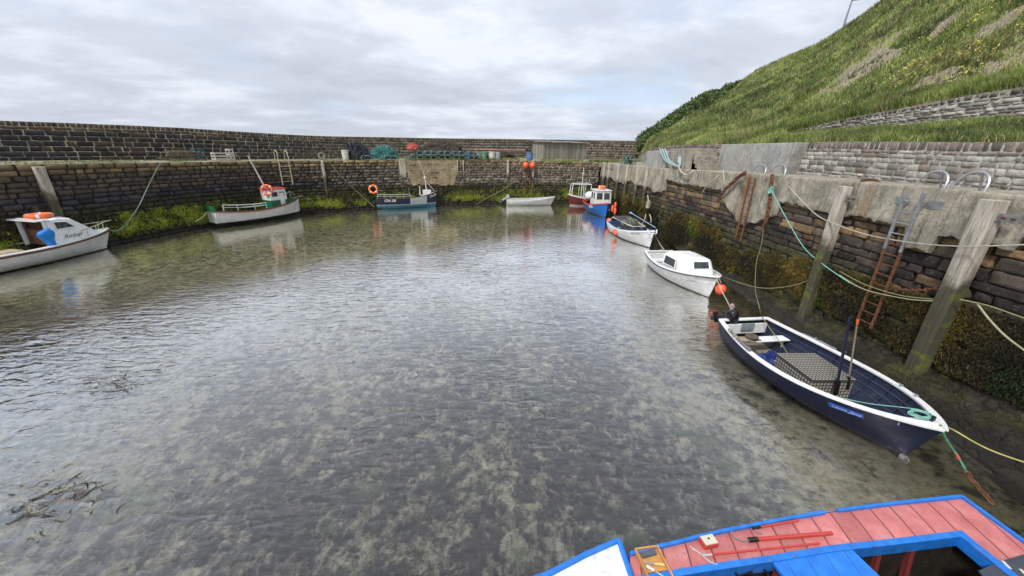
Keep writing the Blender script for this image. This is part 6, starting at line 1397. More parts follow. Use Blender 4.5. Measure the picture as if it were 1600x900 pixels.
# cabin: aft bulkhead upright, roof, long raked front
cx0, cx1, cx2 = Ba.x(0.585), Ba.x(0.755), Ba.x(0.87); zb0 = 0.80
mb = MB(); W0, W1 = 1.75, 1.45
rg = []
for x_, zt_, wb_, wt_ in ((cx0, 1.98, 1.85, 1.6), (cx0 + 0.45, 2.02, 1.8, 1.5), (cx1 - 0.15, 1.92, 1.65, 1.36), (cx2, 1.12, 1.2, 1.1)):
    zb_ = zb0 + 0.12 * (x_ > cx1); rg.append([Vector((x_, -wb_ / 2, zb_)), Vector((x_, -wt_ / 2, zt_ - 0.05)), Vector((x_, -wt_ / 2 + 0.12, zt_)), Vector((x_, 0, zt_ + 0.03)), Vector((x_, wt_ / 2 - 0.12, zt_)), Vector((x_, wt_ / 2, zt_ - 0.05)), Vector((x_, wb_ / 2, zb_))])
mb.loft(rg); mb.add(rg[0], [tuple(range(7))]); mb.add(rg[-1], [tuple(range(7))]); mb.build('cabin', cleanwhite, Ba.root, bevel=0.02)
for sd in (-1, 1):
    panel(Ba, [(cx0 + 0.25, sd * 0.84, 1.50), (cx0 + 1.0, sd * 0.78, 1.50), (cx0 + 0.72, sd * 0.74, 1.80), (cx0 + 0.25, sd * 0.79, 1.86)], glassm, 'window_pane', frame=cleanwhite, fw=0.05, th=0.01)
mb = MB(); mb.box((cx0 - 0.025, -0.36, 1.35), (0.03, 0.66, 1.10)); mb.build('door', brown, Ba.root, bevel=0.006); mb = MB(); mb.box((cx0 - 0.025, 0.33, 1.35), (0.03, 0.66, 1.10)); mb.build('door', brown, Ba.root, bevel=0.006)
mb = MB(); mb.box((cx0 - 0.05, 0.3, 1.66), (0.03, 0.16, 0.16)); mb.build('door_plate', blackp, Ba.root)
mb = MB(); mb.box((cx0 - 0.12, 0, 1.98), (0.5, 1.72, 0.05)); mb.tube([(cx0 - 0.35, -0.8, 2.08), (cx0 - 0.35, 0.2, 2.08)], 0.018, 6); mb.build('roof_lip', cleanwhite, Ba.root, bevel=0.01)
for sd in (-1, 1): mb = MB(); mb.box((cx0 - 0.08, sd * 0.80, 1.35), (0.12, 0.05, 1.2)); mb.build('side_post', cleanwhite, Ba.root, bevel=0.01)
lb = thing('lifebuoy', 'orange lifebuoy lying on the cabin roof of the white boat at the left edge', 'lifebuoy', Ba.M @ Vector((cx0 + 0.25, -0.1, 2.13))); ring_buoy((0, 0, 0), 0.36, 0.10, lb, name='ring')
mb = MB(); mb.tube([(cx0 + 0.25, -0.1, 2.0), (cx0 + 0.25, -0.1, 2.28)], 0.02, 6); mb.build('aerial_stub', white, Ba.root)
pb = [Ba.P(0.76 + 0.23 * k / 6, 1, -1) + Vector((0, 0.12 if k < 6 else 0.02, 0.42)) for k in range(7)]; pb2 = [Vector((p.x, -p.y, p.z)) for p in pb]
mb = MB(); mb.tube([Ba.P(0.72, 1, -1) + Vector((0, 0.2, 0.1))] + pb + [Vector((Ba.x(1.03), 0, pb[-1].z + 0.02))] + pb2[::-1] + [Ba.P(0.72, 1, 1) + Vector((0, -0.2, 0.1))], 0.02, 8)
for k in (1, 3, 5):
    for L_ in (pb, pb2): mb.tube([L_[k] - Vector((0.05, 0, 0.42)), L_[k]], 0.017, 6)
mb.build('pulpit_rail', paint('cream_rail', (0.5, 0.49, 0.42)), Ba.root, smooth=True)
text_mesh('Amber', 0.28, blacktxt, Ba.root, Matrix.Translation((cx0 + 0.70, -0.925, 1.15)) @ Matrix.Rotation(R_(4.5), 4, 'Z') @ Matrix.Rotation(R_(84), 4, 'X'), shear=0.35, sx=0.95)
mb = MB(); mb.box((Ba.x(0.33), -0.45, 0.83), (1.3, 0.8, 0.04)); mb.build('cockpit_board', paint('tan_board', (0.45, 0.36, 0.25)), Ba.root, bevel=0.005)
o = inboat(Ba, 'outboard_motor', 'outboard motor under a bright blue cover beside the brown cabin doors', 'outboard motor', (cx0 - 0.15, -0.95, 1.15), rx=R_(10))
mb = MB(); rings = []
for z_, a_, b_2, ox_ in ((-0.42, 0.14, 0.10, 0.02), (-0.36, 0.19, 0.14, 0.02), (-0.22, 0.15, 0.11, 0.0), (0.0, 0.22, 0.14, -0.06), (0.22, 0.30, 0.16, -0.12), (0.36, 0.27, 0.15, -0.10), (0.46, 0.12, 0.10, -0.02), (0.52, 0.04, 0.04, 0.04)): rings.append([Vector((ox_ + a_ * math.cos(q_) * (1 + 0.10 * math.sin(3 * q_ + z_ * 9)), b_2 * math.sin(q_) * (1 + 0.12 * math.cos(4 * q_ + z_ * 7)), z_)) for q_ in [2 * math.pi * k / 20 for k in range(20)]])
mb.loft(rings, closed=True, cap=True); mb.build('cloth_cover', paint('blue_cover_cloth', (0.01, 0.20, 0.62), 0.55, var=0.2), o, smooth=True, sharp=50)
mb = MB(); mb.box((0.05, 0, -0.5), (0.07, 0.10, 0.3)); mb.box((0.05, 0, -0.42), (0.28, 0.10, 0.05)); mb.build('clamp_bracket', white, o, bevel=0.006)
mb = MB(); mb.tube([Ba.P(0.985, 0.5, -1) + Vector((0.02, 0, 0)), Ba.P(0.985, 0.5, -1) + Vector((0.35, 0, -0.2)), Ba.P(0.985, 0.5, -1) + Vector((0.25, 0, -0.32)), Ba.P(0.985, 0.3, -1)], 0.02, 6); mb.build('anchor_chain', blackp, Ba.root)
# ================================================================== THINGS ON THE QUAYS AND WALLS
def wood_post_mat():
    t = NT('tidal_timber'); c = t.coord('World'); z = t.sep(c)[2]; g = t.noise(t.map(c, (9, 9, 0.8)), 2.0, 7, 0.7); n = t.noise(c, 1.4, 6, 0.65)
    b = t.ramp(g, [(0.3, (0.17, 0.14, 0.105)), (0.5, (0.40, 0.36, 0.30)), (0.7, (0.62, 0.58, 0.51))])
    zz = t.math('ADD', z, t.math('MULTIPLY', t.math('SUBTRACT', n, 0.5), 1.8))
    b = t.mix(t.range(zz, 2.6, 3.3, 0.93, 0.0), b, t.mix(g, (0.014, 0.012, 0.006), (0.065, 0.055, 0.024)))
    b = t.mix(t.math('MULTIPLY', t.range(zz, 2.0, 3.0, 1.0, 0.0), t.range(t.noise(c, 3.0, 5, 0.65), 0.5, 0.64)), b, (0.10, 0.13, 0.018))
    return t.bsdf(b, 0.85, 0, t.bump(g, 0.03))
tw = wood_post_mat()
def fender_post(label, c, w, d, z0, z1, rz, bolt=True, group='timber fender posts on the walls', lean=0.0):
    o = thing('fender_post', label, 'fender post', c, (0, 0, rz), group); mb = MB(); rings = []; q = random.Random(label); n = 12
    for k in range(n + 1):
        f = k / n; z = z0 + (z1 - z0) * f; jw = 1 + 0.05 * fbm(f * 4, len(label), 0, 1.3) - (0.12 * max(0, 0.5 - f)); ox = lean * (z1 - z)
        a, b_ = w / 2 * jw, d * (1 + 0.05 * fbm(f * 5, 3, len(label), 1.4)); ch = 0.05
        rings.append([Vector((0, a + ox, z)), Vector((-b_ + ch, a + ox, z)), Vector((-b_, a - ch + ox, z)), Vector((-b_, -a + ch + ox, z)), Vector((-b_ + ch, -a + ox, z)), Vector((0, -a + ox, z))])
    mb.loft(rings, closed=True, cap=True); p = mb.build('timber', tw, o, bevel=0.012)
    if bolt:
        mb = MB(); mb.box((-d * 0.35, -w / 2 - 0.17, z1 - 0.33), (0.02, 0.34, 0.17)); mb.box((-d * 0.3, -w / 2 - 0.015, z1 - 0.33), (0.16, 0.03, 0.17)); bk = mb.build('bracket', steel, o, bevel=0.004)
        mb = MB(); mb.tube([(-d * 0.35 - 0.01, -w / 2 - 0.10, z1 - 0.33), (-d * 0.35 - 0.06, -w / 2 - 0.10, z1 - 0.33)], 0.03, 8); mb.tube([(-d * 0.35 - 0.01, -w / 2 - 0.26, z1 - 0.33), (-d * 0.35 - 0.06, -w / 2 - 0.26, z1 - 0.33)], 0.03, 8); mb.build('bolt', rust, bk, smooth=True)
    return o
fender_post('nearest thick timber post on the right wall, by the right edge', (10.22, 8.0, 0), 0.36, 0.30, -0.3, 4.72, 0)
fender_post('timber post on the right wall between the long ladder and the green knotted rope', (10.22, 11.72, 0), 0.30, 0.28, -0.3, 4.66, 0)
def lq_frame(px, py, z=4.3):
    p = at(px, py, z); s = LQ.near(p.x, p.y); x, y, zq, tx, ty = LQ.at(s); return Vector((x - 0.2 * ty * 1, y + 0.2 * tx, 0)), math.atan2(-tx, ty) + math.pi, zq, s
def left_post(label, px, w, d, z0=-0.3, dz=-0.15, lean=0.0, py=253):
    c, rz, zq, s = lq_frame(px, py); return fender_post(label, c, w, d, z0, zq + dz, rz, False, lean=lean)
left_post('pale square timber post on the dark left wall above the cabin boat', 32, 0.36, 0.32, dz=-0.1, py=257)
left_post('thin dark timber post at the extreme left edge of the left wall', -8, 0.2, 0.15, z0=-0.3, dz=-1.9, py=257)
left_post('brown leaning timber post on the wall between the two left fishing boats', 516, 0.22, 0.16, z0=0.6, dz=0.0)
left_post('wide brown timber post in the pale patch of the far wall', 641, 0.62, 0.10, z0=1.6, dz=-0.05)
left_post('grey timber post left of the pair of hanging orange buoys', 801, 0.24, 0.2, z0=0.4, dz=0.05)
left_post('grey timber post right of the pair of hanging orange buoys', 834, 0.24, 0.2, z0=0.4, dz=0.05)
for k, (px_, lab) in enumerate(((728, 'thin rusty post on the far wall below the row of creels'), (735, 'second thin rusty post on the far wall below the row of creels'))): left_post(lab, px_, 0.10, 0.08, z0=1.5, dz=0.0)
# vertical timbers on the far end of the right wall
for k, (y_, w_, zz0, lab) in enumerate(((40.7, 0.5, 0.6, 'broad pale timber on the right wall nearest the far corner'), (39.2, 0.28, 1.0, 'pale timber on the right wall, second from the far corner'), (36.5, 0.3, 1.2, 'rust-streaked timber on the right wall, third from the far corner'),
        (34.2, 0.26, 1.2, 'rust-streaked timber on the right wall, fourth from the far corner'), (31.6, 0.22, 1.4, 'narrow dark timber on the right wall, fifth from the far corner'), (29.6, 0.22, 1.6, 'narrow timber on the right wall just before the concrete block'))):
    x_ = float(np.interp(y_, [28, 33, 38, 42.4], [10.25, 10.1, 9.75, 9.3])); fender_post(lab, (x_ - 0.05, y_, 0), w_, 0.16, zz0, quay_z(y_) - 0.03, 0, False)

# ---- pale render patch on the far wall
def far_patch(s0, s1, zlo, seed, name):
    V = []; Fs = []; n = 40; m = 12
    for k in range(n + 1):
        s = s0 + (s1 - s0) * k / n; x, y, zq, tx, ty = LQ.at(s); e_ = min(1, min(k, n - k) / 4)
        lo = zlo + (1 - e_) * 1.3 + 0.35 * fbm(s, seed, 0, 0.8)
        for q in range(m + 1):
            z = lo + (zq - 0.02 - lo) * q / m; off = 0.075 - 0.055 * (z + 0.5) + 0.01 * fbm(s, z, seed, 2); V.append((x + ty * off, y - tx * off, z))
    for k in range(n):
        for q in range(m): i0 = k * (m + 1) + q; Fs.append((i0, i0 + m + 1, i0 + m + 2, i0 + 1))
    o = npmesh(name, V, Fs, concrete('ochre_render', (0.19, 0.15, 0.09), (0.42, 0.34, 0.21), 0.5, 0.4), None, smooth=True); hw = bpy.data.objects['harbour_wall']; o.parent = hw; o.matrix_parent_inverse = Matrix.Translation(-hw.location)
sA = LQ.near(*at(634, 251, 4.33).xy); sB2 = LQ.near(*at(722, 251, 4.38).xy)
far_patch(sA, sB2, 2.0, 3, 'render_patch')

# ---- ladders
def ladder(label, c, rz, z0, z1, w=0.42, rungs=None, zsplit=None, m_low=None, m_up=None, rail=0.06, off=-0.22, step=0.28, lean=0.0):
    o = thing('ladder', label, 'ladder', c, (0, 0, rz)); zsplit = zsplit if zsplit is not None else z0
    for sd in (-1, 1):
        mb = MB()
        if zsplit > z0: mb.box((off, sd * w / 2, (z0 + zsplit) / 2), (0.05, rail, zsplit - z0))
        if zsplit > z0: mb.build('stile', m_low or rust, o, bevel=0.006); mb = MB()
        mb.box((off - 0.012, sd * w / 2, (zsplit - 0.15 + z1) / 2), (0.05, rail + 0.02, z1 - zsplit + 0.15)); mb.build('stile', m_up or steel, o, bevel=0.006)
    z = z0 + 0.12
    while z < z1 - 0.05:
        mb = MB(); mb.tube([(off, -w / 2, z), (off, w / 2, z)], 0.014, 6); mb.build('rung', rust if z < zsplit + 0.1 else (m_up or steel), o, smooth=True); z += step
    return o
L1 = ladder('long ladder on the right wall with a galvanised top and rusty lower half', (10.3, 9.62, 0), 0, 1.0, 4.72, 0.44, zsplit=3.35)
mb = MB(); mb.box((-0.06, 0.42, 4.45), (0.03, 0.34, 0.2)); mb.box((-0.06, -0.42, 4.45), (0.03, 0.34, 0.2)); mb.box((-0.14, 0.22, 4.45), (0.17, 0.03, 0.12)); mb.box((-0.14, -0.22, 4.45), (0.17, 0.03, 0.12)); mb.build('wall_bracket', steel, L1, bevel=0.004)
ladder('rusty ladder set in the tall concrete pier of the right wall', (10.3, 16.45, 0), 0, 2.0, 4.6, 0.40, m_up=rust, off=-0.16)
c, rz, zq, s = lq_frame(455, 252); pale = paint('pale_galvanised', (0.50, 0.45, 0.34), 0.5, 0.3)
L3 = ladder('pale ladder with curved handrails on the left wall behind the green-trimmed boat', c, rz, 2.6, zq + 0.1, 0.75, m_up=pale, off=-0.3, step=0.38)
mb = MB()
for sd in (-1, 1): mb.tube([(-0.3, sd * 0.4, 4.2), (-0.3, sd * 0.36, 4.85), (-0.15, sd * 0.36, 5.02), (0.1, sd * 0.36, 5.06), (0.3, sd * 0.36, 4.92), (0.38, sd * 0.36, 4.3)], 0.032, 8)
mb.build('handrail', pale, L3, smooth=True)
ladder('thin ladder on the far wall below the pair of orange buoys', lq_frame(819, 252)[0], lq_frame(819, 252)[1], 0.9, 4.3, 0.5, m_up=rust, off=-0.2, step=0.35)

# ---- handrail hoops on the right quay
def hoop(label, y0, y1, h, lean=0.0, x=10.55):
    o = thing('handrail_hoop', label, 'handrail hoop', (x, (y0 + y1) / 2, quay_z((y0 + y1) / 2)), group='galvanised hoops at the ladder heads'); w = abs(y1 - y0) / 2; mb = MB()
    mb.tube([(lean * h * math.sin(a), w * math.cos(a), h * math.sin(a) ** 0.8 if math.sin(a) > 0 else 0) for a in [math.pi * k / 18 for k in range(19)]], 0.028, 8); mb.build('arch', steel, o, smooth=True)
    mb = MB(); mb.tube([(0.22, -w * 0.2, 0), (lean * h, -w * 0.15, h * 0.97)], 0.024, 8); mb.build('strut', steel, o, smooth=True); return o
hoop('left galvanised hoop at the head of the long ladder', 9.45, 10.15, 0.40, 0.3); hoop('right galvanised hoop at the head of the long ladder', 8.62, 9.3, 0.42, 0.3)
hoop('left grey hoop above the rusty ladder in the concrete pier', 16.4, 17.3, 0.38, 0.3); hoop('right grey hoop above the rusty ladder in the concrete pier', 15.2, 16.1, 0.40, 0.3)

# ---- concrete blocks on the right quay
def block(name, label, cat, y0, y1, x0, x1, z0, z1, slope_end=0.0, mat=None):
    o = thing(name, label, cat, ((x0 + x1) / 2, (y0 + y1) / 2, z0)); mb = MB(); n = 10; rings = []
    hx, hy = (x1 - x0) / 2, (y1 - y0) / 2
    mb.add([(-hx, -hy - slope_end, 0), (hx, -hy - slope_end, 0), (hx, hy, 0), (-hx, hy, 0), (-hx + 0.02, -hy, z1 - z0), (hx, -hy, z1 - z0), (hx, hy, z1 - z0), (-hx + 0.02, hy, z1 - z0)], [(0, 3, 2, 1), (4, 5, 6, 7), (0, 1, 5, 4), (1, 2, 6, 5), (2, 3, 7, 6), (3, 0, 4, 7)])
    mb.build('concrete_body', mat or conc_grey, o, bevel=0.03); return o
block('concrete_block', 'long pale concrete block against the retaining wall with a slanting near end', 'concrete block', 16.9, 23.0, 11.9, 12.75, 4.58, 6.03, -0.35)
block('concrete_block', 'square concrete block draped with pale rope at the edge of the right quay', 'concrete block', 26.9, 31.0, 10.35, 11.6, 4.35, 5.62)
st = thing('concrete_steps', 'flight of five concrete steps beside the rope-draped block on the right quay', 'steps', (11.3, 23.5, 4.5))
mb = MB()
for k in range(6): mb.box((0.25, -0.7 + k * 0.30 + 0.75, 0.11 + 0.11 * k), (1.5, 1.5, 0.22 * (k + 1)))
mb.build('step', conc, st, bevel=0.015)
mb = MB(); mb.box((-0.75, 1.2, 0.62), (0.42, 1.9, 1.28)); mb.build('cheek_wall', conc, st, bevel=0.03)

# ---- shed on the far quay
sg = NT('silvered_boards'); c_ = sg.coord('Object'); sp = sg.sep(c_); fr1 = sg.math('FRACT', sg.math('MULTIPLY', sg.math('ADD', sp[0], sp[1]), 3.6)); g = sg.noise(sg.map(c_, (7, 7, 0.5)), 2.5, 6, 0.7)
wnz = sg.n('ShaderNodeTexWhiteNoise', noise_dimensions='1D'); sg.put(wnz.inputs['W'], sg.math('FLOOR', sg.math('MULTIPLY', sg.math('ADD', sp[0], sp[1]), 3.6)))
b = sg.ramp(g, [(0.3, (0.15, 0.135, 0.11)), (0.7, (0.36, 0.34, 0.29))]); b = sg.mix(1.0, b, sg.range(wnz.outputs[0], 0, 1, 0.65, 1.2, False), 'MULTIPLY'); b = sg.mix(sg.range(fr1, 0.0, 0.1, 0.9, 0.0), b, (0.02, 0.018, 0.015)); sgm = sg.bsdf(b, 0.85, 0, sg.bump(fr1, 0.01))
s0 = at(832, 248.5, 4.4); s1 = at(905, 249.5, 4.4)
sh_ = thing('shed', 'low grey plank shed with a tattered flat roof on the far quay', 'shed', (6.2, 54.8, 4.38), (0, 0, R_(30)))
mb = MB(); mb.box((0, 0, 1.05), (7.4, 2.6, 2.1)); mb.build('board_wall', sgm, sh_)
mb = MB(); q = random.Random(4)
for k in range(16): mb.box((-3.7 + k * 0.5, 0, 2.22 + q.uniform(-0.03, 0.05)), (0.55, 3.1, 0.05), rx=R_(4) + q.uniform(-.02, .02), ry=q.uniform(-.06, .06))
mb.build('roof', paint('torn_felt', (0.20, 0.20, 0.20), 0.8, var=0.5), sh_)

# ---- creels
wire_g = paint('green_wire_mesh', (0.02, 0.06, 0.055), 0.6, var=0.3); wire_k = paint('dark_creel_net', (0.02, 0.03, 0.03), 0.8, var=0.3); hoop_m = paint('pale_creel_hoop', (0.22, 0.34, 0.30), 0.6, var=0.3)
def make_creel(label, hm_=None):
    o = thing('lobster_creel', label, 'creel', (0, 0, 0)); W_, D_, H_2 = 0.62, 0.9, 0.40
    mb = MB(); mb.box((0, 0, 0.02), (W_, D_, 0.03)); mb.build('base', wire_k, o)
    for y in (-D_ / 2, 0, D_ / 2):
        mb = MB(); mb.tube([(-W_ / 2, y, 0.03)] + [(-W_ / 2 * math.cos(a), y, 0.12 + (H_2 - 0.12) * math.sin(a)) for a in [math.pi * k / 10 for k in range(11)]] + [(W_ / 2, y, 0.03), (-W_ / 2, y, 0.03)], 0.018, 5); mb.build('hoop', hm_ or hoop_m, o, smooth=True)
    mb = MB()
    for k in range(9):
        a = math.pi * (k + 0.5) / 9; mb.tube([(-W_ / 2 * math.cos(a) * 0.98, -D_ / 2, 0.12 + (H_2 - 0.13) * math.sin(a)), (-W_ / 2 * math.cos(a) * 0.98, D_ / 2, 0.12 + (H_2 - 0.13) * math.sin(a))], 0.007, 3)
    for y in [-D_ / 2 + 0.1 * k for k in range(10)]: mb.tube([(-W_ / 2 * math.cos(a) * 0.97, y, 0.1 + (H_2 - 0.13) * math.sin(a)) for a in [math.pi * k / 8 for k in range(9)]], 0.007, 3)
    for y in (-D_ / 2, D_ / 2):
        for k in range(5): x_ = -W_ / 2 + W_ * (k + 0.5) / 5; mb.tube([(x_, y, 0.03), (x_, y, 0.12 + (H_2 - 0.13) * math.sqrt(max(0, 1 - (x_ / (W_ / 2)) ** 2)))], 0.006, 3)
        for z in (0.12, 0.22, 0.32): mb.tube([(-W_ / 2 * 0.9, y, z), (W_ / 2 * 0.9, y, z)], 0.006, 3)
    mb.build('netting', wire_g, o)
    mb = MB(); mb.ball((0, 0, 0.16), 0.13, 8, 6, (1, 1.8, 0.8)); mb.build('bait_pocket', wire_k, o); return o
proto = make_creel('green netted creel in the long stacked row, at the left end of the bottom tier'); first = True
pos_words = ['first', 'second', 'third', 'fourth', 'fifth', 'sixth', 'seventh', 'eighth', 'ninth', 'tenth']
def place_creel(x, y, z, rz, label, group, tilt=0.0):
    global first
    o = proto if first else copy_tree(proto); first = False
    o.location = (x, y, z); o.rotation_euler = (tilt, 0, rz); o['label'] = label; o['group'] = group; return o
def farq(px, dback, z=0.0):
    """a point on the far quay: under the given column of the photograph, dback metres behind the edge"""
    p = at(px, 250.6, 4.38); s = LQ.near(p.x, p.y); q = lq_pt(s, -dback - 0.3); x, y, zq, tx, ty = LQ.at(s); return Vector((q.x, q.y, zq + z)), math.atan2(ty, tx)
tiers = ['bottom tier', 'top tier']
for ti in range(2):
    for k in range(9):
        p, a = farq(665 + k * 10.3 + 5 * ti * 0, 0.7, 0.02 + 0.42 * ti); place_creel(p.x, p.y, p.z, a, '%s creel from the left in the %s of the long stacked row' % (pos_words[k], tiers[ti]), 'creels stacked in a row on the far quay')
for k, (px_, db, z_, rz_, lab) in enumerate(((650, 0.7, 0.0, 0.4, 'creel lying askew at the left end of the stacked row'), (576, 0.6, 0.0, 0.3, 'pale-hooped creel in front of the black nets, left one'), (588, 0.6, 0.0, -0.2, 'pale-hooped creel in front of the black nets, right one'),
        (612, 0.6, 0.0, 0.1, 'creel under the teal nets, left one'), (626, 0.6, 0.0, -0.3, 'creel under the teal nets, right one'), (690, 1.9, 0.0, 0.1, 'old creel thrown behind the stacked row, left one'), (704, 1.9, 0.0, 0.5, 'old creel thrown behind the stacked row, middle one'), (718, 1.9, 0.0, -0.3, 'old creel thrown behind the stacked row, right one'))):
    p, a = farq(px_, db, z_ + 0.02); place_creel(p.x, p.y, p.z, a + rz_, lab, 'loose creels on the far quay')
for k, (x_, y_, z_, rz_, lab) in enumerate(((10.55, 37.2, 4.4, 0.3, 'lower dark creel on the far end of the right quay'), (10.9, 37.0, 4.4, 0.9, 'dark creel beside the lowest one on the right quay end'), (10.75, 37.1, 4.82, 0.5, 'topmost dark creel of the small pile on the right quay end'))):
    place_creel(x_, y_, z_, rz_, lab, 'small pile of creels at the far end of the right quay')
black_net = paint('black_net', (0.012, 0.013, 0.022), 0.75, var=0.6, scale=9, bump=0.04, dirt=0.2); teal_net = paint('teal_net', (0.03, 0.13, 0.12), 0.8, var=0.5, scale=9, bump=0.04, dirtcol=(0.02, 0.05, 0.05))
p, a = farq(571, 1.4); netpile('net_heap', 'big heap of black netting on the quay, left of the teal nets', p, 2.4, 1.9, 1.25, black_net, 2, a, sm=paint('navy_twine', (0.03, 0.035, 0.07)), rough=0.7, strands=160)
p, a = farq(614, 1.3, 0.1); netpile('net_heap', 'heap of teal green nets and ropes on the quay beside the black heap', p, 2.6, 1.5, 0.95, teal_net, 6, a, sm=paint('teal_twine', (0.08, 0.28, 0.25)), strands=260, rough=0.5)
p, a = farq(704, 2.2); netpile('net_heap', 'dark brown heap of old nets piled behind the row of creels', p, 5.0, 2.0, 1.75, paint('brown_net', (0.05, 0.04, 0.03), 0.9, var=0.6, scale=8, bump=0.05), 9, a, sm=paint('brown_twine', (0.14, 0.10, 0.06)), strands=220, rough=0.25)
p, a = farq(744, 2.4); netpile('net_heap', 'lower brown heap of nets between the creels and the coloured floats', p, 2.4, 1.4, 1.15, paint('brown_net', (0.05, 0.04, 0.03)), 12, a, sm=paint('brown_twine', (0.14, 0.10, 0.06)), strands=60)
p, a = farq(790, 2.6); netpile('net_heap', 'long low dark heap of old nets beside the plank shed', p, 4.4, 1.4, 0.8, paint('brown_net', (0.05, 0.04, 0.03)), 15, a, sm=paint('brown_twine', (0.14, 0.10, 0.06)), strands=70)
p, a = farq(654, 0.75, 0.95); netpile('rope_heap', 'tangle of red rope on top of the creels', p, 1.0, 0.7, 0.4, paint('red_rope', (0.55, 0.12, 0.10), 0.8), 7, a, sm=paint('red_rope', (0.55, 0.12, 0.10)), cat='rope')
# barrels and floats in front of the nets
def tub(label, px_, r, h, mat, db=0.8, cat='tub', name='fish_tub'):
    p, a = farq(px_, db, 0.02); o = thing(name, label, cat, p, (0, 0, a)); mb = MB(); rings = []
    for z, k in ((0, 0.86), (0.03, 0.9), (h * 0.5, 0.97), (h - 0.06, 1.0), (h - 0.05, 1.07), (h, 1.07)): rings.append([Vector((r * k * math.cos(b_), r * k * math.sin(b_), z)) for b_ in [2 * math.pi * q / 18 for q in range(18)]])
    mb.loft(rings, closed=True, cap=True); mb.build('tub_body', mat, o, smooth=True, sharp=35)
    mb = MB(); mb.tube([(0, 0, h), (0, 0, h + 0.03)], r * 0.9, 16); mb.build('lid', mat, o, smooth=True, sharp=30); return o
tub('blue round tub on the far quay at the right end of the creel row', 737, 0.32, 0.65, paint('blue_tub', (0.04, 0.16, 0.36), 0.5))
tub('pale cream tub on the far quay left of the green one', 751, 0.34, 0.75, paint('cream_tub', (0.5, 0.45, 0.36), 0.6)); tub('green tub on the far quay between two pale ones', 759, 0.32, 0.75, paint('green_tub', (0.12, 0.32, 0.22), 0.6))
tub('off-white tub on the far quay right of the green one', 770, 0.36, 0.78, paint('white_tub', (0.55, 0.54, 0.48), 0.6)); tub('grey lilac tub on the far quay, last of the tubs before the gap', 778, 0.32, 0.75, paint('lilac_tub', (0.35, 0.35, 0.40), 0.6))
tub('blue drum on the far quay above the right orange buoy', 822, 0.38, 0.75, paint('blue_drum', (0.10, 0.18, 0.34), 0.6), name='drum', cat='drum')
p, a = farq(743, 0.6, 0.3); buoy('float', 'small red float on the ground beside the blue round tub', p, 0.24, colm=paint('red_float', (0.6, 0.08, 0.06), 0.4), cat='float')
p0, _ = farq(732, 1.2, 1.02); p1, _ = farq(818, 1.2, 1.02); o = thing('rail_bar', 'long thin pinkish bar resting above the row of tubs', 'bar', (p0 + p1) / 2); mb = MB(); mb.tube([p0 - o.location, p1 - o.location], 0.05, 6); mb.build('bar', paint('pink_bar', (0.45, 0.22, 0.17)), o, smooth=True)
mb = MB()
for f in (0.03, 0.5, 0.97): q = p0.lerp(p1, f) - o.location; mb.tube([q, q - Vector((0, 0, 1.0))], 0.035, 6)
mb.build('trestle', rust, o)
for px_, lab in ((812.5, 'left one of the two orange buoys hung over the edge of the far quay'), (823.5, 'right one of the two orange buoys hung over the edge of the far quay')):
    p = at(px_, 250.4, 4.4); s = LQ.near(p.x, p.y); q = lq_pt(s, 0.25); buoy('hanging_buoy', lab, (q.x, q.y, 3.95), 0.31, rope_to=(q.x - 0.05, q.y + 0.5, 4.5))
# bits on the left quay
p, a = farq(355, 2.0); cr_m = paint('dirty_white_crate', (0.5, 0.49, 0.42), 0.6, dirt=0.6)
def crate(label, p, a, dims, mat, name='crate'):
    o = thing(name, label, 'crate', p, (0, 0, a)); mb = MB(); X_, Y_, Z_ = dims; q = 0.05
    for sx_ in (-1, 1):
        for sy_ in (-1, 1): mb.box((sx_ * (X_ / 2 - q / 2), sy_ * (Y_ / 2 - q / 2), Z_ / 2), (q, q, Z_))
    for z in (0.06, Z_ * 0.5, Z_ - 0.05):
        for sy_ in (-1, 1): mb.box((0, sy_ * (Y_ / 2 - 0.012), z), (X_ * 0.98, 0.02, 0.09))
        for sx_ in (-1, 1): mb.box((sx_ * (X_ / 2 - 0.012), 0, z), (0.02, Y_ * 0.98, 0.09))
    mb.build('slats', mat, o); mb = MB(); mb.box((0, 0, 0.03), (X_ * 0.95, Y_ * 0.95, 0.02)); mb.build('bottom', mat, o); return o
def leftq(px, f, z=0.02):
    """on the left quay: column of the photograph, f = fraction from edge to parapet"""
    d = ray(px, 253); best = None
    e_ = at(px, float(np.interp(px, [0, 100, 200, 300, 400, 500], [258, 257, 255.5, 254, 252.5, 251.5])) - 0.3 - 5.0 * f, 4.33); return e_ + Vector((0, 0, z))
def toward(p): s = LQ.near(p.x, p.y); _, _, _, tx, ty = LQ.at(s); return math.atan2(ty, tx)
p = leftq(350, 0.55); crate('long dirty white slatted crate at the foot of the parapet', p, toward(p), (1.3, 0.5, 0.5), cr_m)
p = leftq(361.5, 0.55); crate('upright white crate end beside the long white crate', p, toward(p), (0.3, 0.5, 0.75), cr_m)
p = leftq(312, 0.7); crate('dark teal crate standing by the parapet with timber stacked beside it', p, toward(p), (0.6, 0.5, 0.75), paint('teal_crate', (0.03, 0.09, 0.11), 0.6))
p = leftq(290, 0.7); o = thing('timber_stack', 'short stack of old planks beside the dark teal crate', 'timber', p, (0, 0, toward(p))); mb = MB(); q = random.Random(9)
for k in range(9): mb.box((q.uniform(-.3, .3), q.uniform(-.25, .25), 0.05 + 0.07 * k), (q.uniform(1.6, 2.6), 0.16, 0.04), rz=q.uniform(-.08, .08))
mb.build('planks', timber, o)
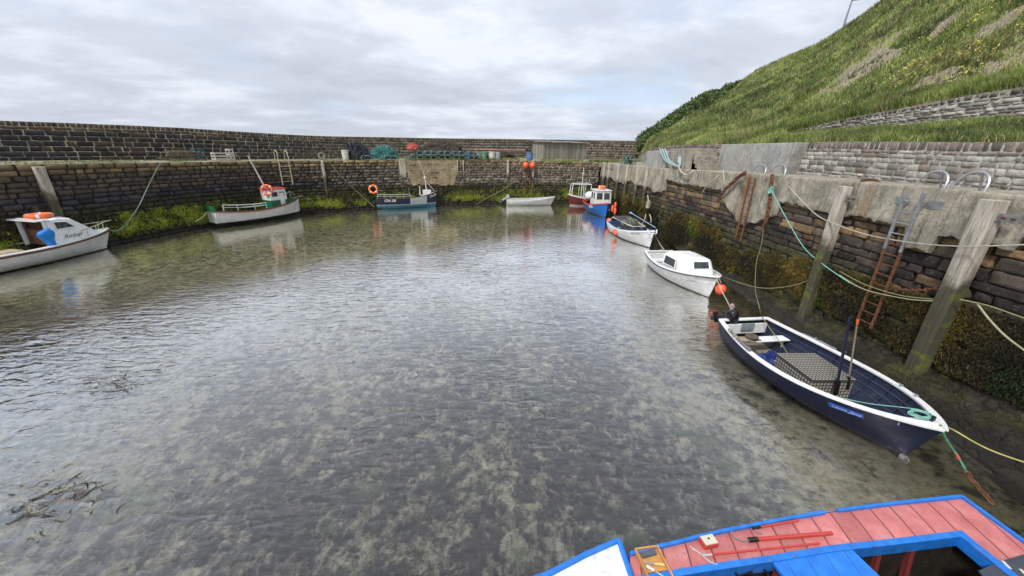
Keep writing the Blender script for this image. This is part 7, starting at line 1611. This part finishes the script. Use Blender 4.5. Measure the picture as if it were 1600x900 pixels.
p = leftq(503, 0.5); o = thing('coil_of_pipe', 'small round coil of grey pipe leaning on the quay', 'coil', p, (R_(75), 0, toward(p))); mb = MB(); mb.tube([(0.24 * math.cos(a), 0.24 * math.sin(a) + 0.26, 0.03 * k / 8) for k, a in enumerate([x_ * 0.4 for x_ in range(48)])], 0.035, 6); mb.build('pipe', paint('grey_pipe', (0.3, 0.29, 0.27)), o, smooth=True)
tub('small off-white bucket left of the black net heap', 549, 0.30, 0.8, paint('white_tub', (0.55, 0.54, 0.48)), name='bucket', cat='bucket')

# ---- street lamp on the hill
lp = crest_pt(1317.5, 44, 79.5); o = thing('street_lamp', 'slim grey street lamp on the skyline of the grassy hill', 'street lamp', lp - Vector((0, 0, 1.0))); lm = paint('lamp_grey', (0.22, 0.24, 0.26), 0.5, 0.3)
mb = MB(); mb.tube([(0, 0, 0), (0, 0, 2.0), (0.1, -0.05, 4.3)], [0.16, 0.13, 0.09], 8); mb.build('pole', lm, o, smooth=True)
mb = MB(); mb.box((0.55, -0.25, 4.38), (1.1, 0.3, 0.16), rz=R_(-20)); mb.build('lamp_head', lm, o, bevel=0.04)

# ---- ropes and chains
def rope(label, pts, r, mat, smooth_=True, name='rope', cat='rope', group=None, n=6):
    P_ = smoothpts(pts, n) if smooth_ else [Vector(p) for p in pts]; c = P_[0].copy(); mb = MB(); mb.tube([p - c for p in P_], r, 7)
    o = mb.build(name, mat, None, smooth=True); o.location = c; return setp(o, label, cat, group)
def chain(label, pts, r, link=0.13, mat=None):
    P_ = smoothpts(pts, 10); d = [0]
    for a, b_ in zip(P_, P_[1:]): d.append(d[-1] + (b_ - a).length)
    o = thing('chain', label, 'chain', P_[0]); k = 0; s = 0; arr = np.array([tuple(p) for p in P_]); mb = MB()
    while s < d[-1] - link * 0.5:
        A_ = Vector([float(np.interp(s, d, arr[:, j])) for j in range(3)]); B_ = Vector([float(np.interp(s + link, d, arr[:, j])) for j in range(3)]); u = (B_ - A_).normalized(); x = u.cross(Vector((0, 0, 1)));
        if x.length < 0.1: x = u.cross(Vector((0, 1, 0)))
        x.normalize(); y = u.cross(x); sd_ = x if k % 2 else y; c = (A_ + B_) / 2 - P_[0]
        mb.tube([c + u * (link * 0.62 * math.cos(a)) + sd_ * (link * 0.30 * math.sin(a)) for a in [2 * math.pi * q / 10 for q in range(10)]], r, 5, closed=True); s += link * 0.8; k += 1
    mb.build('links', mat or rust, o, smooth=True); return o
WX = 10.12
def onw(px, py, X=WX): return atX(px, py, X)
# knot high on the wall and its line down to the navy boat
kx = onw(1205, 297, 10.0)
netpile('rope_knot', 'bunched sea-green knot of rope high on the right wall', kx - Vector((0, 0, 0.12)), 0.16, 0.16, 0.2, rope_g, 3, 0, strands=40, sm=rope_g, cat='rope')
rope('sea-green mooring rope slanting down the right wall from the knot', [kx, onw(1228, 340, 9.95), onw(1255, 385, 9.95), onw(1282, 410, 10.0), onw(1325, 440, 10.05), onw(1350, 452, 10.1)], 0.015, rope_g)
rope('cream rope from the hoops along the concrete face to the right edge', [at(1215, 272, 4.78), onw(1240, 300, 10.1), onw(1275, 335), onw(1310, 352, 9.85), onw(1360, 368), onw(1430, 380, 9.95), onw(1500, 385, 9.8), onw(1560, 384, 9.85), onw(1650, 380)], 0.016, rope_w)
rope('thin olive rope hanging from the wall down to the stern of the navy boat', [onw(1196, 330), onw(1190, 380), onw(1182, 410, 10.0), onw(1180, 450, 9.7), at(1186, 478, 1.3), Bt.M @ Vector((Bt.x(0.03), 0.55, 0.8)), Bt.M @ Vector((Bt.x(0.25), 0.25, 0.55)), Bt.M @ Vector((Bt.x(0.34), 0.05, 0.5))], 0.012, rope_o)
rope('green line from the white cuddy boat along the wall to the timber post', [Bc.M @ Vector((Bc.x(0.93), 0, 1.08)), onw(1150, 440, 9.4), onw(1190, 450, 9.7), onw(1235, 447, 9.95), onw(1275, 434, 10.05)], 0.015, rope_o)
rope('upper olive rope sagging between the two timber posts', [onw(1312, 424), onw(1350, 444, 10.0), onw(1400, 460, 9.95), onw(1440, 466, 9.95), onw(1478, 468, 10.0)], 0.013, rope_o)
rope('lower olive rope sagging between the two timber posts', [onw(1312, 430), onw(1350, 452, 10.0), onw(1410, 466, 9.95), onw(1450, 470, 9.95), onw(1478, 470, 10.0)], 0.014, paint('pale_olive_rope', (0.33, 0.32, 0.2), 0.9))
rope('thick pale rope hanging right of the nearest timber post', [onw(1526, 473), onw(1545, 498, 9.95), onw(1570, 524, 9.9), onw(1600, 547, 9.95), onw(1640, 575)], 0.019, paint('pale_olive_rope', (0.33, 0.32, 0.2)))
rope('grey-green rope running level from the nearest timber post to the right edge', [onw(1500, 468, 9.98), onw(1545, 478), onw(1600, 497), onw(1660, 515)], 0.016, rope_o)
bow_ = Bt.M @ Vector((Bt.x(0.985), 0, 0.97))
rope('yellow rope from the bow of the navy boat over the rocks to the right edge', [bow_, at(1490, 672, 0.75), at(1530, 695, 0.7), at(1570, 712, 0.72), at(1650, 738, 0.8)], 0.014, paint('yellow_rope', (0.42, 0.38, 0.14), 0.8))
jn_ = at(1497, 714, 0.45); rope('green bow line from the navy boat down to a rusty chain', [bow_, at(1478, 685, 0.75), jn_, at(1511, 738, 0.28)], 0.016, paint('green_line', (0.06, 0.25, 0.16), 0.8))
rope('short red whipping on the green bow line', [at(1492, 706, 0.5), at(1499, 718, 0.42)], 0.026, redp, False)
chain('rusty chain hanging from the green bow line to the water', [at(1509, 735, 0.3), at(1520, 752, 0.18), at(1535, 768, 0.1), at(1553, 788, 0.05)], 0.013, 0.11)
chain('rusty chain drooping over the concrete edge above the cast patch of the right wall', [at(1165, 270.5, 4.77), onw(1157, 274, 10.1), onw(1145, 285, 10.1), onw(1131, 298, 10.1), onw(1123, 312, 10.1)], 0.03, 0.26)
chain('rusty chain hanging straight down the right wall under the green knot', [at(1207, 273, 4.78), onw(1206, 278, 10.05), onw(1203, 310, 10.05), onw(1198, 340, 10.05), onw(1194, 352, 10.05)], 0.025, 0.2)
chain('dark chain slung between the long ladder and the nearest post', [onw(1400, 452, 10.1), onw(1440, 454, 10.0), onw(1485, 446, 10.1)], 0.016, 0.12)
chain('short rusty chain lying on the quay beside the timber post', [at(1345, 283, 4.79), at(1360, 281, 4.8), at(1374, 283, 4.79)], 0.02, 0.14)
rope('green line across the bow of the navy boat', [Bt.M @ Vector((Bt.x(0.73), -0.85, 0.72)), Bt.M @ Vector((Bt.x(0.80), -0.3, 0.74)), Bt.M @ Vector((Bt.x(0.88), 0.3, 0.86)), Bt.M @ Vector((Bt.x(0.95), 0.1, 0.98))], 0.010, rope_g)
rope('pale line from the gunwale of the cuddy boat to the stern of the navy boat', [Bc.M @ Vector((Bc.x(0.93), 0, 1.08)), at(1128, 455, 0.75), at(1136, 470, 0.55), at(1143, 486, 0.65), Bt.M @ Vector((Bt.x(0.0), -0.4, 0.72))], 0.016, rope_w)
netpile('rope_knot', 'pink and grey bundle of rope beside the black outboard motor', at(1143, 482, 0.72), 0.1, 0.1, 0.12, rope_w, 14, 0, strands=26, sm=paint('pinkish_rope', (0.42, 0.30, 0.33)), cat='rope')
rope('pale bow line from the white clinker boat down to the water', [Bk.M @ Vector((Bk.x(0.97), -0.1, 1.1)), at(1026, 372, 0.5), at(1032, 383, 0.15), at(1038, 390, -0.02)], 0.022, rope_w)
# big knotted bundle by the wall above the clinker boat
kb = onw(1012, 325, 9.6)
netpile('rope_bundle', 'large pale knotted bundle of ropes hanging on the right wall above the white clinker boat', kb, 0.22, 0.2, 0.5, rope_w, 17, 0, strands=120, sm=rope_w, cat='rope')
for k, (a, b_) in enumerate((((1012, 305), (1012, 322)), ((1009, 335), (1004, 350)), ((1015, 335), (1017, 348)))):
    rope(['strand holding up the knotted bundle of ropes on the right wall', 'left strand trailing below the knotted bundle of ropes', 'right strand trailing below the knotted bundle of ropes'][k], [onw(*a, 9.7), onw((a[0] + b_[0]) / 2 + 1, (a[1] + b_[1]) / 2, 9.6), onw(*b_, 9.6)], 0.035, rope_w)
# ropes over the concrete block
blk = [(1031, 233), (1045, 262)]
for k, dx in enumerate((0, 4, 8)):
    rope(['leftmost', 'middle', 'rightmost'][k] + ' strand of the pale rope draped over the square concrete block', [atX(1031 + dx, 232.5, 10.9), atX(1033 + dx, 238, 10.27), atX(1039 + dx * 0.8, 250, 10.24), atX(1050 + dx * 0.5, 257, 10.2), atX(1062, 259.5, 10.2), atX(1060 + dx * 0.4, 250, 10.3), atX(1063 + dx * 0.2, 234, 10.5)], 0.045, rope_b, group='pale ropes over the concrete block')
rope('pale rope loop sagging over the quay edge below the concrete steps', [atX(1060, 258, 10.2), atX(1064, 268, 10.1), atX(1073, 273.5, 10.08), atX(1081, 269, 10.15), atX(1084, 266, 10.4)], 0.045, rope_w)
rope('pale rope slanting across the concrete above the cast patch', [at(1130, 266, 4.72), onw(1120, 277), onw(1105, 290), onw(1098, 300)], 0.03, rope_w)
rope('short rope end hanging from the quay edge beside the drooping chain', [at(1130, 267, 4.72), onw(1131, 275), onw(1131, 288)], 0.025, rope_w)
# left wall lines
pA = Ba.M @ Vector((Ba.x(0.97), 0, 1.08)); eA = at(251, 256, 4.33)
rope('long grey-green mooring line from the quay edge down to the white cabin boat', [eA, at(248, 259, 4.25), atY(232, 290, 21.8), atY(215, 325, 21.2), atY(195, 352, 20.6), atY(180, 361, 20.1), pA], 0.024, paint('grey_green_rope', (0.24, 0.32, 0.27), 0.9))
rope('yellow-green stern line from the green-trimmed boat to the wall', [Bg.M @ Vector((Bg.x(0.0), 0.3, 1.1)), at(318, 338, 1.2), at(305, 347, 1.0)], 0.03, rope_o)
rope('yellow bow line from the green-trimmed boat to the wall on its right', [Bg.M @ Vector((Bg.x(1.0), 0, 1.5)), Bg.M @ Vector((Bg.x(1.0) + 0.8, 0.3, 1.55)), Bg.M @ Vector((Bg.x(1.0) + 1.7, 0.8, 1.75))], 0.03, rope_w)
rope('thin dark line hanging on the left wall beside the square pale post', [atX(58, 262, -22.6) , at(66, 290, 3.2), at(78, 325, 2.0)], 0.02, rope_o)
for k, (a, m_, b_, X_) in enumerate((((522, 252), (535, 285), (548, 318), 0), ((525, 268), (540, 300), (556, 323), 1))):
    pass
c1 = at(518, 251.5, 4.3); s = LQ.near(c1.x, c1.y)
def onl(s_, z, off=0.25): x, y, zq, tx, ty = LQ.at(s_); o_ = off - 0.055 * (z + 0.5); return Vector((x + ty * o_, y - tx * o_, z))
rope('dark mooring line slanting down the wall between the two left fishing boats', [onl(s, 4.2), onl(s + 0.8, 3.0), onl(s + 2.0, 1.6), onl(s + 3.2, 0.3, 0.6)], 0.025, rope_o)
s2 = LQ.near(*at(838, 250.6, 4.4).xy)
rope('slack line looping along the far wall right of the hanging buoys', [onl(s2, 2.4), onl(s2 + 2.2, 2.7), onl(s2 + 4.2, 3.6), onl(s2 + 6.2, 4.35)], 0.02, rope_o)
s3 = LQ.near(*at(770, 250.6, 4.4).xy)
rope('dark line slanting down the far wall behind the white dinghy', [onl(s3 + 2.2, 2.2), onl(s3 + 1, 1.4), onl(s3 - 0.6, 0.7), onl(s3 - 2, 0.1, 0.6)], 0.03, rope_o)

# ---- drifting weed on the water, lower left
fv = leafmat('drift_weed', 0.35, 0.1)
V = []; Fs = []; Cs = []; q = random.Random(12); b0 = 0
for (px_, py_, sx_, sy_, n_) in ((165, 600, 55, 22, 46), (215, 512, 45, 14, 16), (110, 770, 70, 32, 34), (40, 800, 40, 45, 22), (330, 470, 60, 12, 8), (60, 540, 60, 16, 8)):
    for k in range(n_ * 4):
        c = at(px_ + q.gauss(0, sx_ * 0.5), py_ + q.gauss(0, sy_ * 0.5), -0.02 if q.random() < (0.3 if sx_ == 45 else 0.6) else 0.004); a = q.gauss(0.35, 0.5); L_ = q.uniform(0.05, 0.32) * (1.6 if q.random() < 0.08 else 1); w_ = q.uniform(0.003, 0.013); cl = q.choice([(0.03, 0.022, 0.012), (0.05, 0.035, 0.02), (0.02, 0.015, 0.01), (0.30, 0.28, 0.2), (0.12, 0.09, 0.04), (0.4, 0.17, 0.15) if py_ > 700 and q.random() < 0.3 else (0.06, 0.05, 0.03)])
        m = 6; pts_ = []
        for j in range(m + 1):
            t_ = j / m; aa = a + 0.9 * math.sin(t_ * 3 + k); c = c + Vector((math.cos(aa), math.sin(aa), 0)) * (L_ / m); ww = w_ * math.sin(math.pi * (0.15 + 0.8 * t_)); sdv = Vector((-math.sin(aa), math.cos(aa), 0)) * ww
            V += [tuple(c + sdv + Vector((0, 0, 0.004))), tuple(c - sdv + Vector((0, 0, 0.008)))]; Cs += [cl, cl]
        for j in range(m): i0 = b0 + 2 * j; Fs.append((i0, i0 + 1, i0 + 3, i0 + 2))
        b0 = len(V)
o = npmesh('drifting_seaweed', V, Fs, fv, Cs); setp(o, 'loose brown weed and stalks floating on the water at lower left', 'seaweed', kind='stuff')
